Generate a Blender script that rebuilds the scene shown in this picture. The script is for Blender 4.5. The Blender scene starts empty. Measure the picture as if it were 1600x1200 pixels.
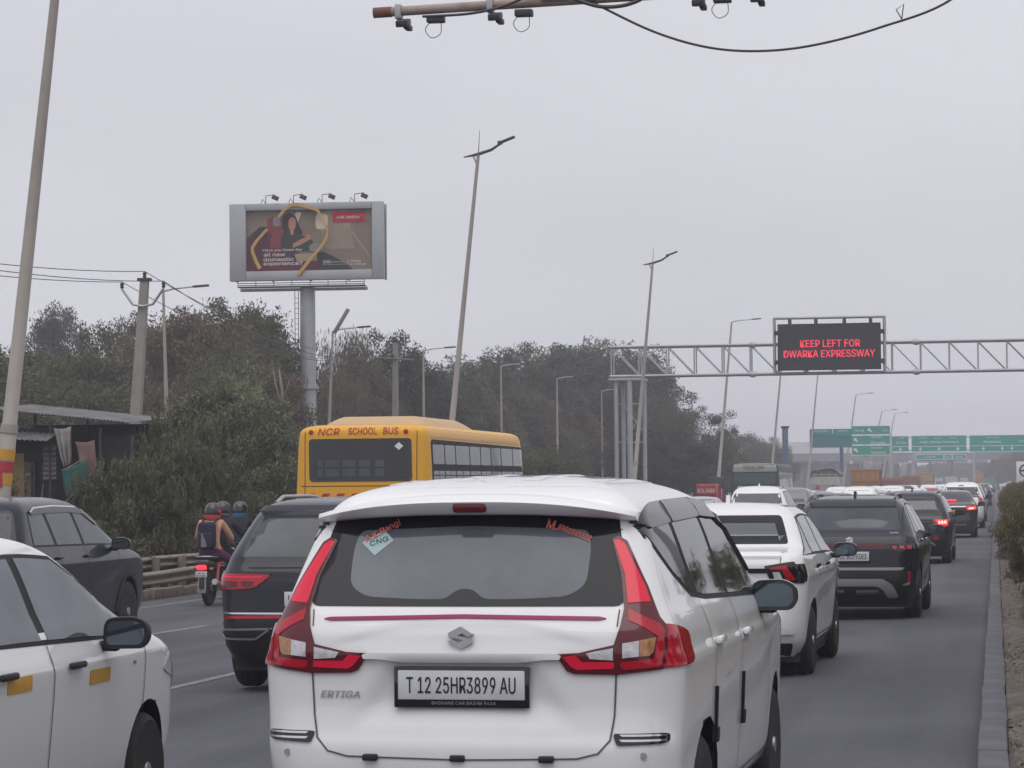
import bpy, bmesh, math, random
import numpy as np
from mathutils import Vector, Matrix
from mathutils.bvhtree import BVHTree
from mathutils.geometry import delaunay_2d_cdt
from mathutils.interpolate import poly_3d_calc

random.seed(7)
rng = np.random.default_rng(7)
scene = bpy.context.scene
COL = scene.collection

# ------------------------------------------------------------------ camera
cam_d = bpy.data.cameras.new("camera")
cam = bpy.data.objects.new("camera", cam_d)
COL.objects.link(cam)
cam_d.sensor_width = 36.0
cam_d.lens = 36.0 * 4170.0 / 1600.0
cam_d.clip_start = 0.1
cam_d.clip_end = 3000.0
cam.matrix_world = Matrix(((0.98395, 0.01476, 0.17786, 0.0),
                           (0.17828, -0.0349, -0.98336, 0.0),
                           (-0.00831, 0.99928, -0.03697, 1.65),
                           (0, 0, 0, 1)))
scene.camera = cam

# ------------------------------------------------------------------ world, sun, exposure
SUN_EL, SUN_AZ = math.radians(70), math.radians(175)      # azimuth measured from +Y, clockwise
world = bpy.data.worlds.new("World")
scene.world = world
world.use_nodes = True
wn = world.node_tree.nodes; wl = world.node_tree.links
wn.clear()
w_out = wn.new("ShaderNodeOutputWorld")
w_sky = wn.new("ShaderNodeTexSky")
w_sky.sky_type = 'NISHITA'
w_sky.sun_disc = False
w_sky.sun_elevation = SUN_EL
w_sky.sun_rotation = SUN_AZ
w_sky.dust_density = 6.0
w_b1 = wn.new("ShaderNodeBackground"); w_b1.inputs['Strength'].default_value = 0.08
w_b2 = wn.new("ShaderNodeBackground"); w_b2.inputs['Strength'].default_value = 0.865
w_geo = wn.new("ShaderNodeTexCoord")
w_map = wn.new("ShaderNodeMapping"); w_map.inputs['Scale'].default_value = (1.2, 1.2, 3.5)
w_noise = wn.new("ShaderNodeTexNoise"); w_noise.inputs['Scale'].default_value = 2.6; w_noise.inputs['Detail'].default_value = 5.0
w_ramp = wn.new("ShaderNodeValToRGB")
w_ramp.color_ramp.elements[0].position = 0.3; w_ramp.color_ramp.elements[0].color = (0.80, 0.80, 0.872, 1)
w_ramp.color_ramp.elements[1].position = 0.7; w_ramp.color_ramp.elements[1].color = (0.915, 0.915, 0.99, 1)
w_mix = wn.new("ShaderNodeMixShader"); w_mix.inputs[0].default_value = 0.92
wl.new(w_sky.outputs[0], w_b1.inputs['Color'])
wl.new(w_geo.outputs['Generated'], w_map.inputs[0]); wl.new(w_map.outputs[0], w_noise.inputs['Vector'])
wl.new(w_noise.outputs['Fac'], w_ramp.inputs[0]); wl.new(w_ramp.outputs[0], w_b2.inputs['Color'])
wl.new(w_b1.outputs[0], w_mix.inputs[1]); wl.new(w_b2.outputs[0], w_mix.inputs[2])
wl.new(w_mix.outputs[0], w_out.inputs['Surface'])

sun_d = bpy.data.lights.new("sun", 'SUN')
sun_d.energy = 1.3; sun_d.angle = math.radians(65); sun_d.color = (1.0, 0.97, 0.93)
sun = bpy.data.objects.new("sun", sun_d); COL.objects.link(sun)
_sd = Vector((math.sin(SUN_AZ) * math.cos(SUN_EL), math.cos(SUN_AZ) * math.cos(SUN_EL), math.sin(SUN_EL)))
sun.rotation_euler = _sd.to_track_quat('Z', 'Y').to_euler()
sun.location = (0, 0, 40)

vs = scene.view_settings
vs.view_transform = 'Standard'; vs.look = 'None'; vs.gamma = 1.0; vs.exposure = 0.0; vs.use_curve_mapping = False
scene.render.engine = 'CYCLES'
cy = scene.cycles
cy.use_denoising = True
cy.max_bounces = 6; cy.diffuse_bounces = 3; cy.glossy_bounces = 3; cy.transmission_bounces = 4
cy.transparent_max_bounces = 10; cy.volume_bounces = 1
cy.sample_clamp_indirect = 6.0
cy.caustics_reflective = False; cy.caustics_refractive = False

# ------------------------------------------------------------------ materials
def _base(name):
    m = bpy.data.materials.new(name); m.use_nodes = True
    nt = m.node_tree
    return m, nt, nt.nodes['Principled BSDF']

def mat(name, col, rough=0.6, metal=0.0, noise=0.0, nscale=8.0, coat=0.0, spec=0.5, bump=0.0, bscale=60.0,
        emit=None, estr=0.0, col2=None, obj_rand=0.0):
    m, nt, b = _base(name)
    N, L = nt.nodes, nt.links
    b.inputs['Base Color'].default_value = (*col, 1)
    b.inputs['Roughness'].default_value = rough
    b.inputs['Metallic'].default_value = metal
    b.inputs['Specular IOR Level'].default_value = spec
    b.inputs['Coat Weight'].default_value = coat
    b.inputs['Coat Roughness'].default_value = 0.06
    if emit:
        b.inputs['Emission Color'].default_value = (*emit, 1); b.inputs['Emission Strength'].default_value = estr
    if noise > 0 or col2:
        tc = N.new('ShaderNodeTexCoord')
        nz = N.new('ShaderNodeTexNoise'); nz.inputs['Scale'].default_value = nscale; nz.inputs['Detail'].default_value = 6; nz.inputs['Roughness'].default_value = 0.65
        L.new(tc.outputs['Object'], nz.inputs['Vector'])
        rp = N.new('ShaderNodeValToRGB')
        rp.color_ramp.elements[0].position = 0.3; rp.color_ramp.elements[1].position = 0.72
        c2 = col2 if col2 else tuple(c * (1 - noise) for c in col)
        rp.color_ramp.elements[0].color = (*c2, 1); rp.color_ramp.elements[1].color = (*col, 1)
        L.new(nz.outputs['Fac'], rp.inputs[0]); L.new(rp.outputs[0], b.inputs['Base Color'])
    if bump > 0:
        tc = N.new('ShaderNodeTexCoord')
        nz = N.new('ShaderNodeTexNoise'); nz.inputs['Scale'].default_value = bscale; nz.inputs['Detail'].default_value = 4
        L.new(tc.outputs['Object'], nz.inputs['Vector'])
        bp = N.new('ShaderNodeBump'); bp.inputs['Strength'].default_value = bump; bp.inputs['Distance'].default_value = 0.02
        L.new(nz.outputs['Fac'], bp.inputs['Height']); L.new(bp.outputs[0], b.inputs['Normal'])
    return m

def paint(name, col, rough=0.35, metal=0.0, dirt=(0.30, 0.27, 0.23), amount=0.35, coat=1.0):
    """car paint with road dust gathering low down and in soft blotches"""
    m, nt, b = _base(name)
    N, L = nt.nodes, nt.links
    b.inputs['Metallic'].default_value = metal
    b.inputs['Coat Weight'].default_value = coat; b.inputs['Coat Roughness'].default_value = 0.03
    b.inputs['Specular IOR Level'].default_value = 0.2
    tc = N.new('ShaderNodeTexCoord')
    nz = N.new('ShaderNodeTexNoise'); nz.inputs['Scale'].default_value = 3.5; nz.inputs['Detail'].default_value = 7; nz.inputs['Roughness'].default_value = 0.7
    L.new(tc.outputs['Object'], nz.inputs['Vector'])
    sx = N.new('ShaderNodeSeparateXYZ'); L.new(tc.outputs['Object'], sx.inputs[0])
    mr = N.new('ShaderNodeMapRange'); mr.inputs['From Min'].default_value = 0.75; mr.inputs['From Max'].default_value = 0.2
    mr.inputs['To Min'].default_value = 0.12; mr.inputs['To Max'].default_value = 0.9
    L.new(sx.outputs['Z'], mr.inputs['Value'])
    mu = N.new('ShaderNodeMath'); mu.operation = 'MULTIPLY'; L.new(mr.outputs[0], mu.inputs[0]); L.new(nz.outputs['Fac'], mu.inputs[1])
    mu2 = N.new('ShaderNodeMath'); mu2.operation = 'MULTIPLY'; mu2.inputs[1].default_value = amount * 1.6; L.new(mu.outputs[0], mu2.inputs[0])
    mx = N.new('ShaderNodeMix'); mx.data_type = 'RGBA'
    mx.inputs[6].default_value = (*col, 1); mx.inputs[7].default_value = (*dirt, 1)
    L.new(mu2.outputs[0], mx.inputs[0]); L.new(mx.outputs[2], b.inputs['Base Color'])
    ra = N.new('ShaderNodeMath'); ra.operation = 'MULTIPLY_ADD'; ra.inputs[1].default_value = 0.4; ra.inputs[2].default_value = rough - 0.1
    L.new(nz.outputs['Fac'], ra.inputs[0]); L.new(ra.outputs[0], b.inputs['Roughness'])
    return m

def glass_mat(name, tint, alpha_mix):
    """window glass: sky-reflecting fresnel layer over tinted transparency"""
    m = bpy.data.materials.new(name); m.use_nodes = True
    nt = m.node_tree; N, L = nt.nodes, nt.links; N.clear()
    out = N.new('ShaderNodeOutputMaterial')
    tr = N.new('ShaderNodeBsdfTransparent'); tr.inputs[0].default_value = (*tint, 1)
    df = N.new('ShaderNodeBsdfDiffuse'); df.inputs[0].default_value = (0.36, 0.39, 0.45, 1)  # pale blue veil mixed in to stand for daylight showing through the cabin
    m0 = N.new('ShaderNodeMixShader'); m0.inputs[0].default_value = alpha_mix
    gl = N.new('ShaderNodeBsdfGlossy'); gl.inputs['Roughness'].default_value = 0.02; gl.inputs['Color'].default_value = (1, 1, 1, 1)
    fr = N.new('ShaderNodeFresnel'); fr.inputs[0].default_value = 1.6
    m1 = N.new('ShaderNodeMixShader')
    L.new(tr.outputs[0], m0.inputs[1]); L.new(df.outputs[0], m0.inputs[2])
    L.new(fr.outputs[0], m1.inputs[0]); L.new(m0.outputs[0], m1.inputs[1]); L.new(gl.outputs[0], m1.inputs[2])
    L.new(m1.outputs[0], out.inputs['Surface'])
    return m

M = {}
M['white'] = paint('white_paint', (0.84, 0.84, 0.835), 0.34, amount=0.18)
M['pearl'] = paint('pearl_white_paint', (0.86, 0.86, 0.855), 0.30, amount=0.32)
M['navy'] = paint('dark_blue_paint', (0.003, 0.004, 0.012), 0.22, amount=0.02, coat=0.5)
M['graphite'] = paint('graphite_paint', (0.011, 0.013, 0.022), 0.24, amount=0.03, coat=0.6)
M['charcoal'] = paint('charcoal_paint', (0.014, 0.016, 0.024), 0.26, amount=0.03, coat=0.6)
M['black_paint'] = paint('black_paint', (0.006, 0.006, 0.010), 0.24, amount=0.04)
M['brown_paint'] = paint('dark_brown_paint', (0.028, 0.022, 0.020), 0.28, amount=0.2)
M['silver'] = paint('silver_paint', (0.42, 0.43, 0.45), 0.3, metal=0.4, amount=0.2)
M['grey_paint'] = paint('grey_paint', (0.16, 0.165, 0.175), 0.3, amount=0.2)
M['red_paint'] = paint('red_paint', (0.42, 0.025, 0.03), 0.35, amount=0.3)
M['blue_paint'] = paint('blue_paint', (0.03, 0.07, 0.2), 0.35, amount=0.3)
M['yellow'] = paint('school_bus_yellow', (0.80, 0.40, 0.020), 0.42, amount=0.50, coat=0.3)
M['cream_dust'] = mat('dusty_bus_roof', (0.62, 0.40, 0.19), 0.75, noise=0.22, nscale=3, col2=(0.50, 0.36, 0.22))
M['plastic'] = mat('black_plastic', (0.014, 0.014, 0.016), 0.5, noise=0.3)
M['gloss_black'] = mat('gloss_black', (0.010, 0.010, 0.012), 0.12, coat=0.5)
M['dark_gap'] = mat('panel_gap_dark', (0.02, 0.02, 0.02), 0.8)
M['soft_gap'] = mat('panel_gap_grey', (0.10, 0.10, 0.10), 0.8)
M['rubber'] = mat('tyre_rubber', (0.016, 0.016, 0.017), 0.85, noise=0.4, nscale=20, col2=(0.035, 0.033, 0.03), bump=0.3, bscale=80)
M['alloy'] = mat('alloy', (0.36, 0.36, 0.37), 0.35, metal=0.7, noise=0.4, nscale=6)
M['chrome'] = mat('chrome', (0.72, 0.72, 0.74), 0.12, metal=1.0)
M['satin'] = mat('satin_silver', (0.42, 0.42, 0.43), 0.38, metal=0.6)
M['skid'] = mat('grey_skid_plate', (0.34, 0.34, 0.345), 0.4, metal=0.3)
M['glass'] = mat('tinted_glass', (0.016, 0.018, 0.022), 0.03, spec=0.6)
M['glass_sky_tone'] = mat('sky_toned_tinted_glass', (0.085, 0.098, 0.115), 0.04, spec=0.5, nscale=1.2, col2=(0.040, 0.046, 0.056))  # opaque; grey tone painted in for the sky the glass would mirror
M['glass_ceramic'] = mat('black_window_band', (0.014, 0.014, 0.020), 0.08, spec=0.32)
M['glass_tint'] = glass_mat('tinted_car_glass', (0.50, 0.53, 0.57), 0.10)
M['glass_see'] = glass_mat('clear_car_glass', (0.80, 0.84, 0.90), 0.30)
M['glass_pane'] = mat('painted_sky_grey_glass', (0.150, 0.172, 0.195), 0.04, spec=0.5, nscale=1.3, col2=(0.075, 0.088, 0.105))  # sky reflection painted as paler grey blotches on an opaque pane
M['pillar_black'] = mat('satin_black_trim', (0.012, 0.012, 0.014), 0.55, spec=0.25)
M['visor'] = mat('smoked_visor', (0.030, 0.030, 0.034), 0.18, spec=0.45)
M['lens_red'] = mat('red_lens', (0.50, 0.004, 0.020), 0.12, coat=0.35, noise=0.25, nscale=30)
M['lens_bright'] = mat('bright_red_lens', (0.78, 0.008, 0.045), 0.12, coat=0.3)
M['lens_dark'] = mat('dark_red_lens', (0.13, 0.003, 0.010), 0.12, coat=0.4, noise=0.35, nscale=70)
M['lens_clear'] = mat('clear_lens', (0.80, 0.80, 0.82), 0.12, metal=0.1, coat=0.6, noise=0.45, nscale=45)
M['lens_amber'] = mat('amber_lens', (0.55, 0.25, 0.10), 0.12, coat=1.0, noise=0.5, nscale=60)
M['lit_red'] = mat('lit_brake_lens', (0.6, 0.01, 0.02), 0.2, emit=(1.0, 0.03, 0.06), estr=1.6)
M['lit_core'] = mat('lit_brake_core', (0.9, 0.3, 0.2), 0.2, emit=(1.0, 0.45, 0.25), estr=2.5)
M['plate_white'] = mat('plate_white', (0.68, 0.69, 0.72), 0.4, noise=0.1, nscale=12)
M['plate_yellow'] = mat('plate_yellow', (0.72, 0.42, 0.03), 0.4)
M['ink'] = mat('black_ink', (0.012, 0.012, 0.015), 0.6)
M['badge'] = mat('badge_silver', (0.55, 0.55, 0.57), 0.3, metal=0.55)
M['mirror_glass'] = mat('mirror_glass', (0.10, 0.13, 0.15), 0.03, metal=0.75, spec=0.8)
M['magenta'] = mat('magenta_strip', (0.30, 0.008, 0.10), 0.3)
M['sticker_red'] = mat('sticker_red', (0.72, 0.16, 0.14), 0.6)
M['sticker_cng'] = mat('sticker_pale_green', (0.40, 0.55, 0.55), 0.6)
M['sticker_white'] = mat('sticker_white', (0.78, 0.74, 0.74), 0.6)
M['reflector_yellow'] = mat('yellow_reflective_tape', (0.62, 0.33, 0.03), 0.4)
M['seat'] = mat('seat_fabric', (0.05, 0.055, 0.07), 0.85)
M['cabin'] = mat('cabin_trim', (0.06, 0.06, 0.065), 0.85)
M['concrete'] = mat('concrete', (0.36, 0.34, 0.31), 0.85, noise=0.25, nscale=3, bump=0.2, bscale=30)
M['pole_paint'] = mat('pole_galvanised', (0.40, 0.365, 0.32), 0.6, noise=0.18, nscale=2.0, metal=0.1)
M['galv'] = mat('galvanised_steel', (0.47, 0.48, 0.50), 0.45, metal=0.4, noise=0.2, nscale=2)
M['steel_dark'] = mat('dark_steel', (0.055, 0.055, 0.065), 0.5, metal=0.3)
M['rusty'] = mat('rusty_cream_pipe', (0.44, 0.40, 0.35), 0.7, nscale=1.6, col2=(0.22, 0.09, 0.05))
M['cable'] = mat('cable_black', (0.06, 0.055, 0.065), 0.6)
M['lens_lamp'] = mat('lamp_lens', (0.5, 0.5, 0.5), 0.2)
M['sign_green'] = mat('sign_green', (0.002, 0.33, 0.25), 0.5, noise=0.12, nscale=1.5)
M['sign_teal'] = mat('faded_sign_teal', (0.02, 0.30, 0.26), 0.6, noise=0.2)
M['sign_grey'] = mat('bare_sign_backing', (0.045, 0.20, 0.20), 0.6, noise=0.15)
M['sign_white'] = mat('sign_white', (0.75, 0.76, 0.76), 0.5)
M['led_dark'] = mat('led_panel_dark', (0.022, 0.022, 0.028), 0.6, noise=0.15, nscale=3)
M['led_red'] = mat('led_red_lit', (0.4, 0.01, 0.03), 0.5, emit=(1.0, 0.045, 0.10), estr=0.85)
M['bark'] = mat('bark', (0.10, 0.085, 0.07), 0.9, noise=0.5, nscale=10, bump=0.5, bscale=25)
M['dead_bark'] = mat('bleached_bark', (0.30, 0.26, 0.23), 0.9, noise=0.4, nscale=8)
M['soil'] = mat('dry_soil', (0.19, 0.155, 0.13), 0.95, noise=0.5, nscale=5.0, bump=1.0, bscale=14, col2=(0.06, 0.048, 0.042))
M['red_print'] = mat('red_letter_paint', (0.42, 0.02, 0.02), 0.6)
# ------------------------------------------------------------------ helpers
def tag(o, label=None, cat=None, group=None, kind=None):
    if label: o['label'] = label
    if cat: o['category'] = cat
    if group: o['group'] = group
    if kind: o['kind'] = kind
    return o

def empty(name, loc=(0, 0, 0), rz=0.0):
    o = bpy.data.objects.new(name, None); COL.objects.link(o)
    o.location = loc; o.rotation_euler = (0, 0, rz); o.empty_display_size = 0.2
    return o

def link_mesh(name, me, m, parent=None, loc=None):
    o = bpy.data.objects.new(name, me); COL.objects.link(o)
    if m is not None and not me.materials: me.materials.append(m)
    if parent: o.parent = parent
    if loc: o.location = loc
    return o

def pyobj(name, v, f, m, parent=None, smooth=False, sharp=None, loc=None):
    me = bpy.data.meshes.new(name)
    me.from_pydata([tuple(p) for p in v], [], f); me.update()
    if smooth:
        me.polygons.foreach_set('use_smooth', [True] * len(me.polygons))
        if sharp: me.set_sharp_from_angle(angle=math.radians(sharp))
    return link_mesh(name, me, m, parent, loc)

def bm_to(name, bm, m, parent=None, smooth=False, sharp=35, loc=None):
    bmesh.ops.recalc_face_normals(bm, faces=bm.faces)
    me = bpy.data.meshes.new(name); bm.to_mesh(me); bm.free()
    if smooth:
        me.polygons.foreach_set('use_smooth', [True] * len(me.polygons))
        me.set_sharp_from_angle(angle=math.radians(sharp))
    return link_mesh(name, me, m, parent, loc)

def bm_box(bm, c, s, bev=0.0, rot=None, seg=2):
    r = bmesh.ops.create_cube(bm, size=1.0)
    mtx = Matrix.Translation(c) @ (rot.to_4x4() if rot else Matrix()) @ Matrix.Diagonal((s[0], s[1], s[2], 1))
    bmesh.ops.transform(bm, matrix=mtx, verts=r['verts'])
    if bev > 0:
        es = {e for v in r['verts'] for e in v.link_edges}
        bmesh.ops.bevel(bm, geom=list(es), offset=bev, segments=seg, affect='EDGES', profile=0.5)

def box(name, c, s, m, parent=None, bev=0.0, rot=None, seg=2):
    bm = bmesh.new(); bm_box(bm, c, s, bev, rot, seg)
    return bm_to(name, bm, m, parent, smooth=bev > 0, sharp=40)

def tube_geo(pts, r, n=8, cap=True):
    pts = [Vector(p) for p in pts]
    rs = r if isinstance(r, (list, tuple)) else [r] * len(pts)
    v, f = [], []
    up = Vector((0, 0, 1))
    prev = None
    for i, p in enumerate(pts):
        t = (pts[min(i + 1, len(pts) - 1)] - pts[max(i - 1, 0)]).normalized()
        if prev is None:
            a = t.cross(up)
            if a.length < 1e-3: a = t.cross(Vector((1, 0, 0)))
        else:
            a = prev - t * prev.dot(t)
        a.normalize(); prev = a
        b = t.cross(a)
        for k in range(n):
            th = 2 * math.pi * k / n
            v.append(p + (a * math.cos(th) + b * math.sin(th)) * rs[i])
    for i in range(len(pts) - 1):
        for k in range(n):
            k2 = (k + 1) % n
            f.append((i * n + k, i * n + k2, (i + 1) * n + k2, (i + 1) * n + k))
    if cap:
        f.append(tuple(range(n - 1, -1, -1))); f.append(tuple((len(pts) - 1) * n + k for k in range(n)))
    return v, f

def tube(name, pts, r, m, parent=None, n=8):
    v, f = tube_geo(pts, r, n)
    return pyobj(name, v, f, m, parent, smooth=True, sharp=50)

def lathe(name, prof, m, parent=None, n=24, axis='z', c=(0, 0, 0), smooth=True):
    v, f = [], []
    for (r, h) in prof:
        for k in range(n):
            th = 2 * math.pi * k / n
            a, b = r * math.cos(th), r * math.sin(th)
            p = {'z': (a, b, h), 'x': (h, a, b), 'y': (a, h, b)}[axis]
            v.append((p[0] + c[0], p[1] + c[1], p[2] + c[2]))
    for i in range(len(prof) - 1):
        for k in range(n):
            k2 = (k + 1) % n
            f.append((i * n + k, i * n + k2, (i + 1) * n + k2, (i + 1) * n + k))
    if prof[0][0] > 1e-6: f.append(tuple(range(n)))
    if prof[-1][0] > 1e-6: f.append(tuple((len(prof) - 1) * n + k for k in range(n)))
    bm = bmesh.new(); vs_ = [bm.verts.new(p) for p in v]
    for q in f:
        try: bm.faces.new([vs_[i] for i in q])
        except ValueError: pass
    bmesh.ops.remove_doubles(bm, verts=bm.verts, dist=1e-5)
    return bm_to(name, bm, m, parent, smooth=smooth, sharp=40)

def prism(name, outline, y0, y1, m, parent=None, plane='xz'):
    """extrude a 2D outline; plane xz -> along y, yz -> along x, xy -> along z"""
    mk = {'xz': lambda u, w, d: (u, d, w), 'yz': lambda u, w, d: (d, u, w), 'xy': lambda u, w, d: (u, w, d)}[plane]
    n = len(outline)
    bm = bmesh.new()
    a = [bm.verts.new(mk(u, w, y0)) for u, w in outline]; b = [bm.verts.new(mk(u, w, y1)) for u, w in outline]
    bm.faces.new(a); bm.faces.new(b[::-1])
    for i in range(n): bm.faces.new((a[i], b[i], b[(i + 1) % n], a[(i + 1) % n]))
    return bm_to(name, bm, m, parent)

try:
    import os
    SANS = bpy.data.fonts.load(os.path.join(bpy.utils.system_resource('DATAFILES', path='fonts'), 'Inter.woff2'))
except Exception:
    SANS = None

def text_geo(s, width=None, height=None, extrude=0.0, bold=0.0, shear=0.0, spacing=1.0):
    cu = bpy.data.curves.new('lettering', 'FONT'); cu.body = s
    if SANS and s.isascii(): cu.font = SANS
    cu.align_x = 'CENTER'; cu.align_y = 'CENTER'; cu.resolution_u = 3
    cu.shear = shear; cu.space_character = spacing; cu.fill_mode = 'FRONT' if extrude == 0 else 'BOTH'
    cu.extrude = extrude
    o = bpy.data.objects.new('lettering', cu); COL.objects.link(o)
    dg = bpy.context.evaluated_depsgraph_get()
    me = o.evaluated_get(dg).to_mesh()
    v = np.empty(len(me.vertices) * 3); me.vertices.foreach_get('co', v); v = v.reshape(-1, 3)
    f = [tuple(p.vertices) for p in me.polygons]
    o.evaluated_get(dg).to_mesh_clear()
    bpy.data.objects.remove(o); bpy.data.curves.remove(cu)
    if len(v) == 0: return v, f
    mn, mx = v.min(0), v.max(0)
    c = (mn + mx) / 2; sz = mx - mn
    v = v - c
    sx = (width / sz[0]) if width else (height / sz[1])
    sy = (height / sz[1]) if height else sx
    v[:, 0] *= sx; v[:, 1] *= sy; v[:, 2] = 0
    if bold > 0:
        # heavier strokes: the same letters laid slightly apart in three thin layers
        n = len(v); d = bold * sz[1] * sy * 1.1; parts = []; ff = []
        for k, (dx, dy) in enumerate(((-d, -d * .4), (d, -d * .4), (0, d * .6))):
            q = v.copy(); q[:, 0] += dx; q[:, 1] += dy; q[:, 2] = k * 0.0006 + k * 0.004 * sz[1] * sy * (sy > 1); parts.append(q); ff += [tuple(i + k * n for i in t) for t in f]
        v = np.vstack(parts); f = ff
    return v, f

def text(name, s, c, m, parent=None, width=None, height=None, facing='rear', **kw):
    """flat lettering standing upright; facing rear = readable from -Y, right = readable from +X"""
    v, f = text_geo(s, width, height, **kw)
    if facing == 'rear': P = [(c[0] + p[0], c[1] - p[2], c[2] + p[1]) for p in v]
    elif facing == 'right': P = [(c[0], c[1] + p[0], c[2] + p[1]) for p in v]
    return pyobj(name, P, f, m, parent)

def inside(poly, x, y):
    r = False; n = len(poly); j = n - 1
    for i in range(n):
        xi, yi = poly[i]; xj, yj = poly[j]
        if (yi > y) != (yj > y) and x < (xj - xi) * (y - yi) / (yj - yi) + xi: r = not r
        j = i
    return r

def rounded(poly, r, n=4):
    out = []; N = len(poly)
    for i in range(N):
        p = Vector(poly[i]); a = Vector(poly[i - 1]) - p; b = Vector(poly[(i + 1) % N]) - p
        rr = min(r, a.length * 0.45, b.length * 0.45)
        s, e = p + a.normalized() * rr, p + b.normalized() * rr
        for k in range(n + 1):
            t = k / n
            out.append(tuple(s * (1 - t) ** 2 + p * 2 * t * (1 - t) + e * t * t))
    return out

def inset(poly, d):
    """move a simple outline inwards by d"""
    N = len(poly); area = sum(poly[i - 1][0] * poly[i][1] - poly[i][0] * poly[i - 1][1] for i in range(N))
    sg = 1 if area > 0 else -1
    out = []
    for i in range(N):
        p = Vector(poly[i]); a = (p - Vector(poly[i - 1])).normalized(); b = (Vector(poly[(i + 1) % N]) - p).normalized()
        na = Vector((-a.y, a.x)) * sg; nb = Vector((-b.y, b.x)) * sg
        k = na + nb
        den = max(0.35, 1 + na.dot(nb))
        out.append(tuple(p + k * (d / den)))
    return out

def densify(poly, step):
    out = []
    for i in range(len(poly)):
        a, b = Vector(poly[i]), Vector(poly[(i + 1) % len(poly)])
        n = max(1, int(math.ceil((b - a).length / step)))
        for k in range(n): out.append(tuple(a.lerp(b, k / n)))
    return out

VIEW = {'rear': (lambda u, v: Vector((u, -6, v)), Vector((0, 1, 0))),
        'front': (lambda u, v: Vector((u, 20, v)), Vector((0, -1, 0))),
        'right': (lambda u, v: Vector((6, u, v)), Vector((-1, 0, 0))),
        'left': (lambda u, v: Vector((-6, u, v)), Vector((1, 0, 0))),
        'top': (lambda u, v: Vector((u, v, 8)), Vector((0, 0, -1)))}

SKIN_OF = {}          # ray tree -> faces and vertex normals of the closed body it was built from
def smooth_normal(bvh, co, no, idx):
    d = SKIN_OF.get(id(bvh))
    if d is None or idx is None: return no
    cs, ns, fs = d; q = fs[idx]
    if len(q) > 4: return no
    w = poly_3d_calc([cs[i] for i in q], co); r = Vector((0, 0, 0))
    for k, i in zip(w, q): r += ns[i] * k
    return r.normalized() if r.length > .1 and r.dot(no) > .7 * r.length else no

def hit(bvh, view, u, v):
    og, d = VIEW[view]; o = og(u, v)
    co, no, ix, _ = bvh.ray_cast(o, d)
    if co is None:
        q = o + d * (5.9 if view in ('right', 'left', 'rear') else 4)
        co, no, ix, _ = bvh.find_nearest(q)
    return co, smooth_normal(bvh, co, no, ix)

def patch(bvh, name, outline, view, m, parent, off=0.003, hole=None, step=0.05, skirt=0.006):
    """a panel that follows the body surface, built at its own outline with an edge"""
    ol = densify(outline, step)
    P = [Vector(p) for p in ol]; E = [(i, (i + 1) % len(ol)) for i in range(len(ol))]
    if hole:
        hl = densify(hole, step); b = len(P)
        P += [Vector(p) for p in hl]; E += [(b + i, b + (i + 1) % len(hl)) for i in range(len(hl))]
    xs = [p[0] for p in ol]; ys = [p[1] for p in ol]
    x = min(xs) + step * 0.5
    tin = inset(ol, step * 0.35)
    while x < max(xs):
        y = min(ys) + step * 0.5
        while y < max(ys):
            if inside(tin, x, y) and not (hole and inside(hole, x, y)): P.append(Vector((x, y)))
            y += step
        x += step
    V, _, F, _, _, _ = delaunay_2d_cdt(P, E, [], 0, 1e-6)
    F = [f for f in F if (lambda c: inside(ol, c[0], c[1]) and not (hole and inside(hole, c[0], c[1])))(
        (sum(V[i][0] for i in f) / len(f), sum(V[i][1] for i in f) / len(f)))]
    H = [hit(bvh, view, p[0], p[1]) for p in V]
    bm = bmesh.new()
    bv = [bm.verts.new(c + n * off) for c, n in H]
    d = VIEW[view][1]
    for f in F:
        try:
            q = bm.faces.new([bv[i] for i in f]); q.normal_update()
            if q.normal.dot(d) > 0: q.normal_flip()
            q.smooth = True
        except ValueError: pass
    bm.verts.index_update()
    be = [e for e in bm.edges if len(e.link_faces) == 1]
    low = {}
    for e in be:
        for w in e.verts:
            if w not in low: low[w] = bm.verts.new(H[w.index][0] - H[w.index][1] * skirt)
    for e in be:
        lp = e.link_loops[0]; a, b2 = lp.vert, lp.link_loop_next.vert
        try: bm.faces.new((b2, a, low[a], low[b2]))
        except ValueError: pass
        e.smooth = False
    nl = [(w, H[w.index][1]) for w in bv if w.is_valid] 
    nmap = {w: n for w, n in nl}
    for w, q in low.items(): nmap[q] = (H[w.index][1] - d * 0.6).normalized()
    for w in [w for w in bm.verts if not w.link_faces]: bm.verts.remove(w)
    bm.verts.index_update()
    nv = [tuple(nmap[w]) for w in bm.verts]
    for q in bm.faces: q.smooth = True
    for e in bm.edges: e.smooth = True
    me = bpy.data.meshes.new(name); bm.to_mesh(me); bm.free()
    me.normals_split_custom_set_from_vertices(nv)
    return link_mesh(name, me, m, parent)

def mirx(poly): return [(-a, b) for a, b in poly][::-1]

def surf_text(bvh, name, s, c, view, m, parent, width=None, height=None, rot=0.0, off=0.006, **kw):
    v, f = text_geo(s, width, height, **kw)
    cr, sr = math.cos(rot), math.sin(rot)
    P = []
    for p in v:
        u = c[0] + p[0] * cr - p[1] * sr; w = c[1] + p[0] * sr + p[1] * cr
        co, no = hit(bvh, view, u, w); P.append(co + no * (off + p[2]))
    return pyobj(name, P, f, m, parent)

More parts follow.
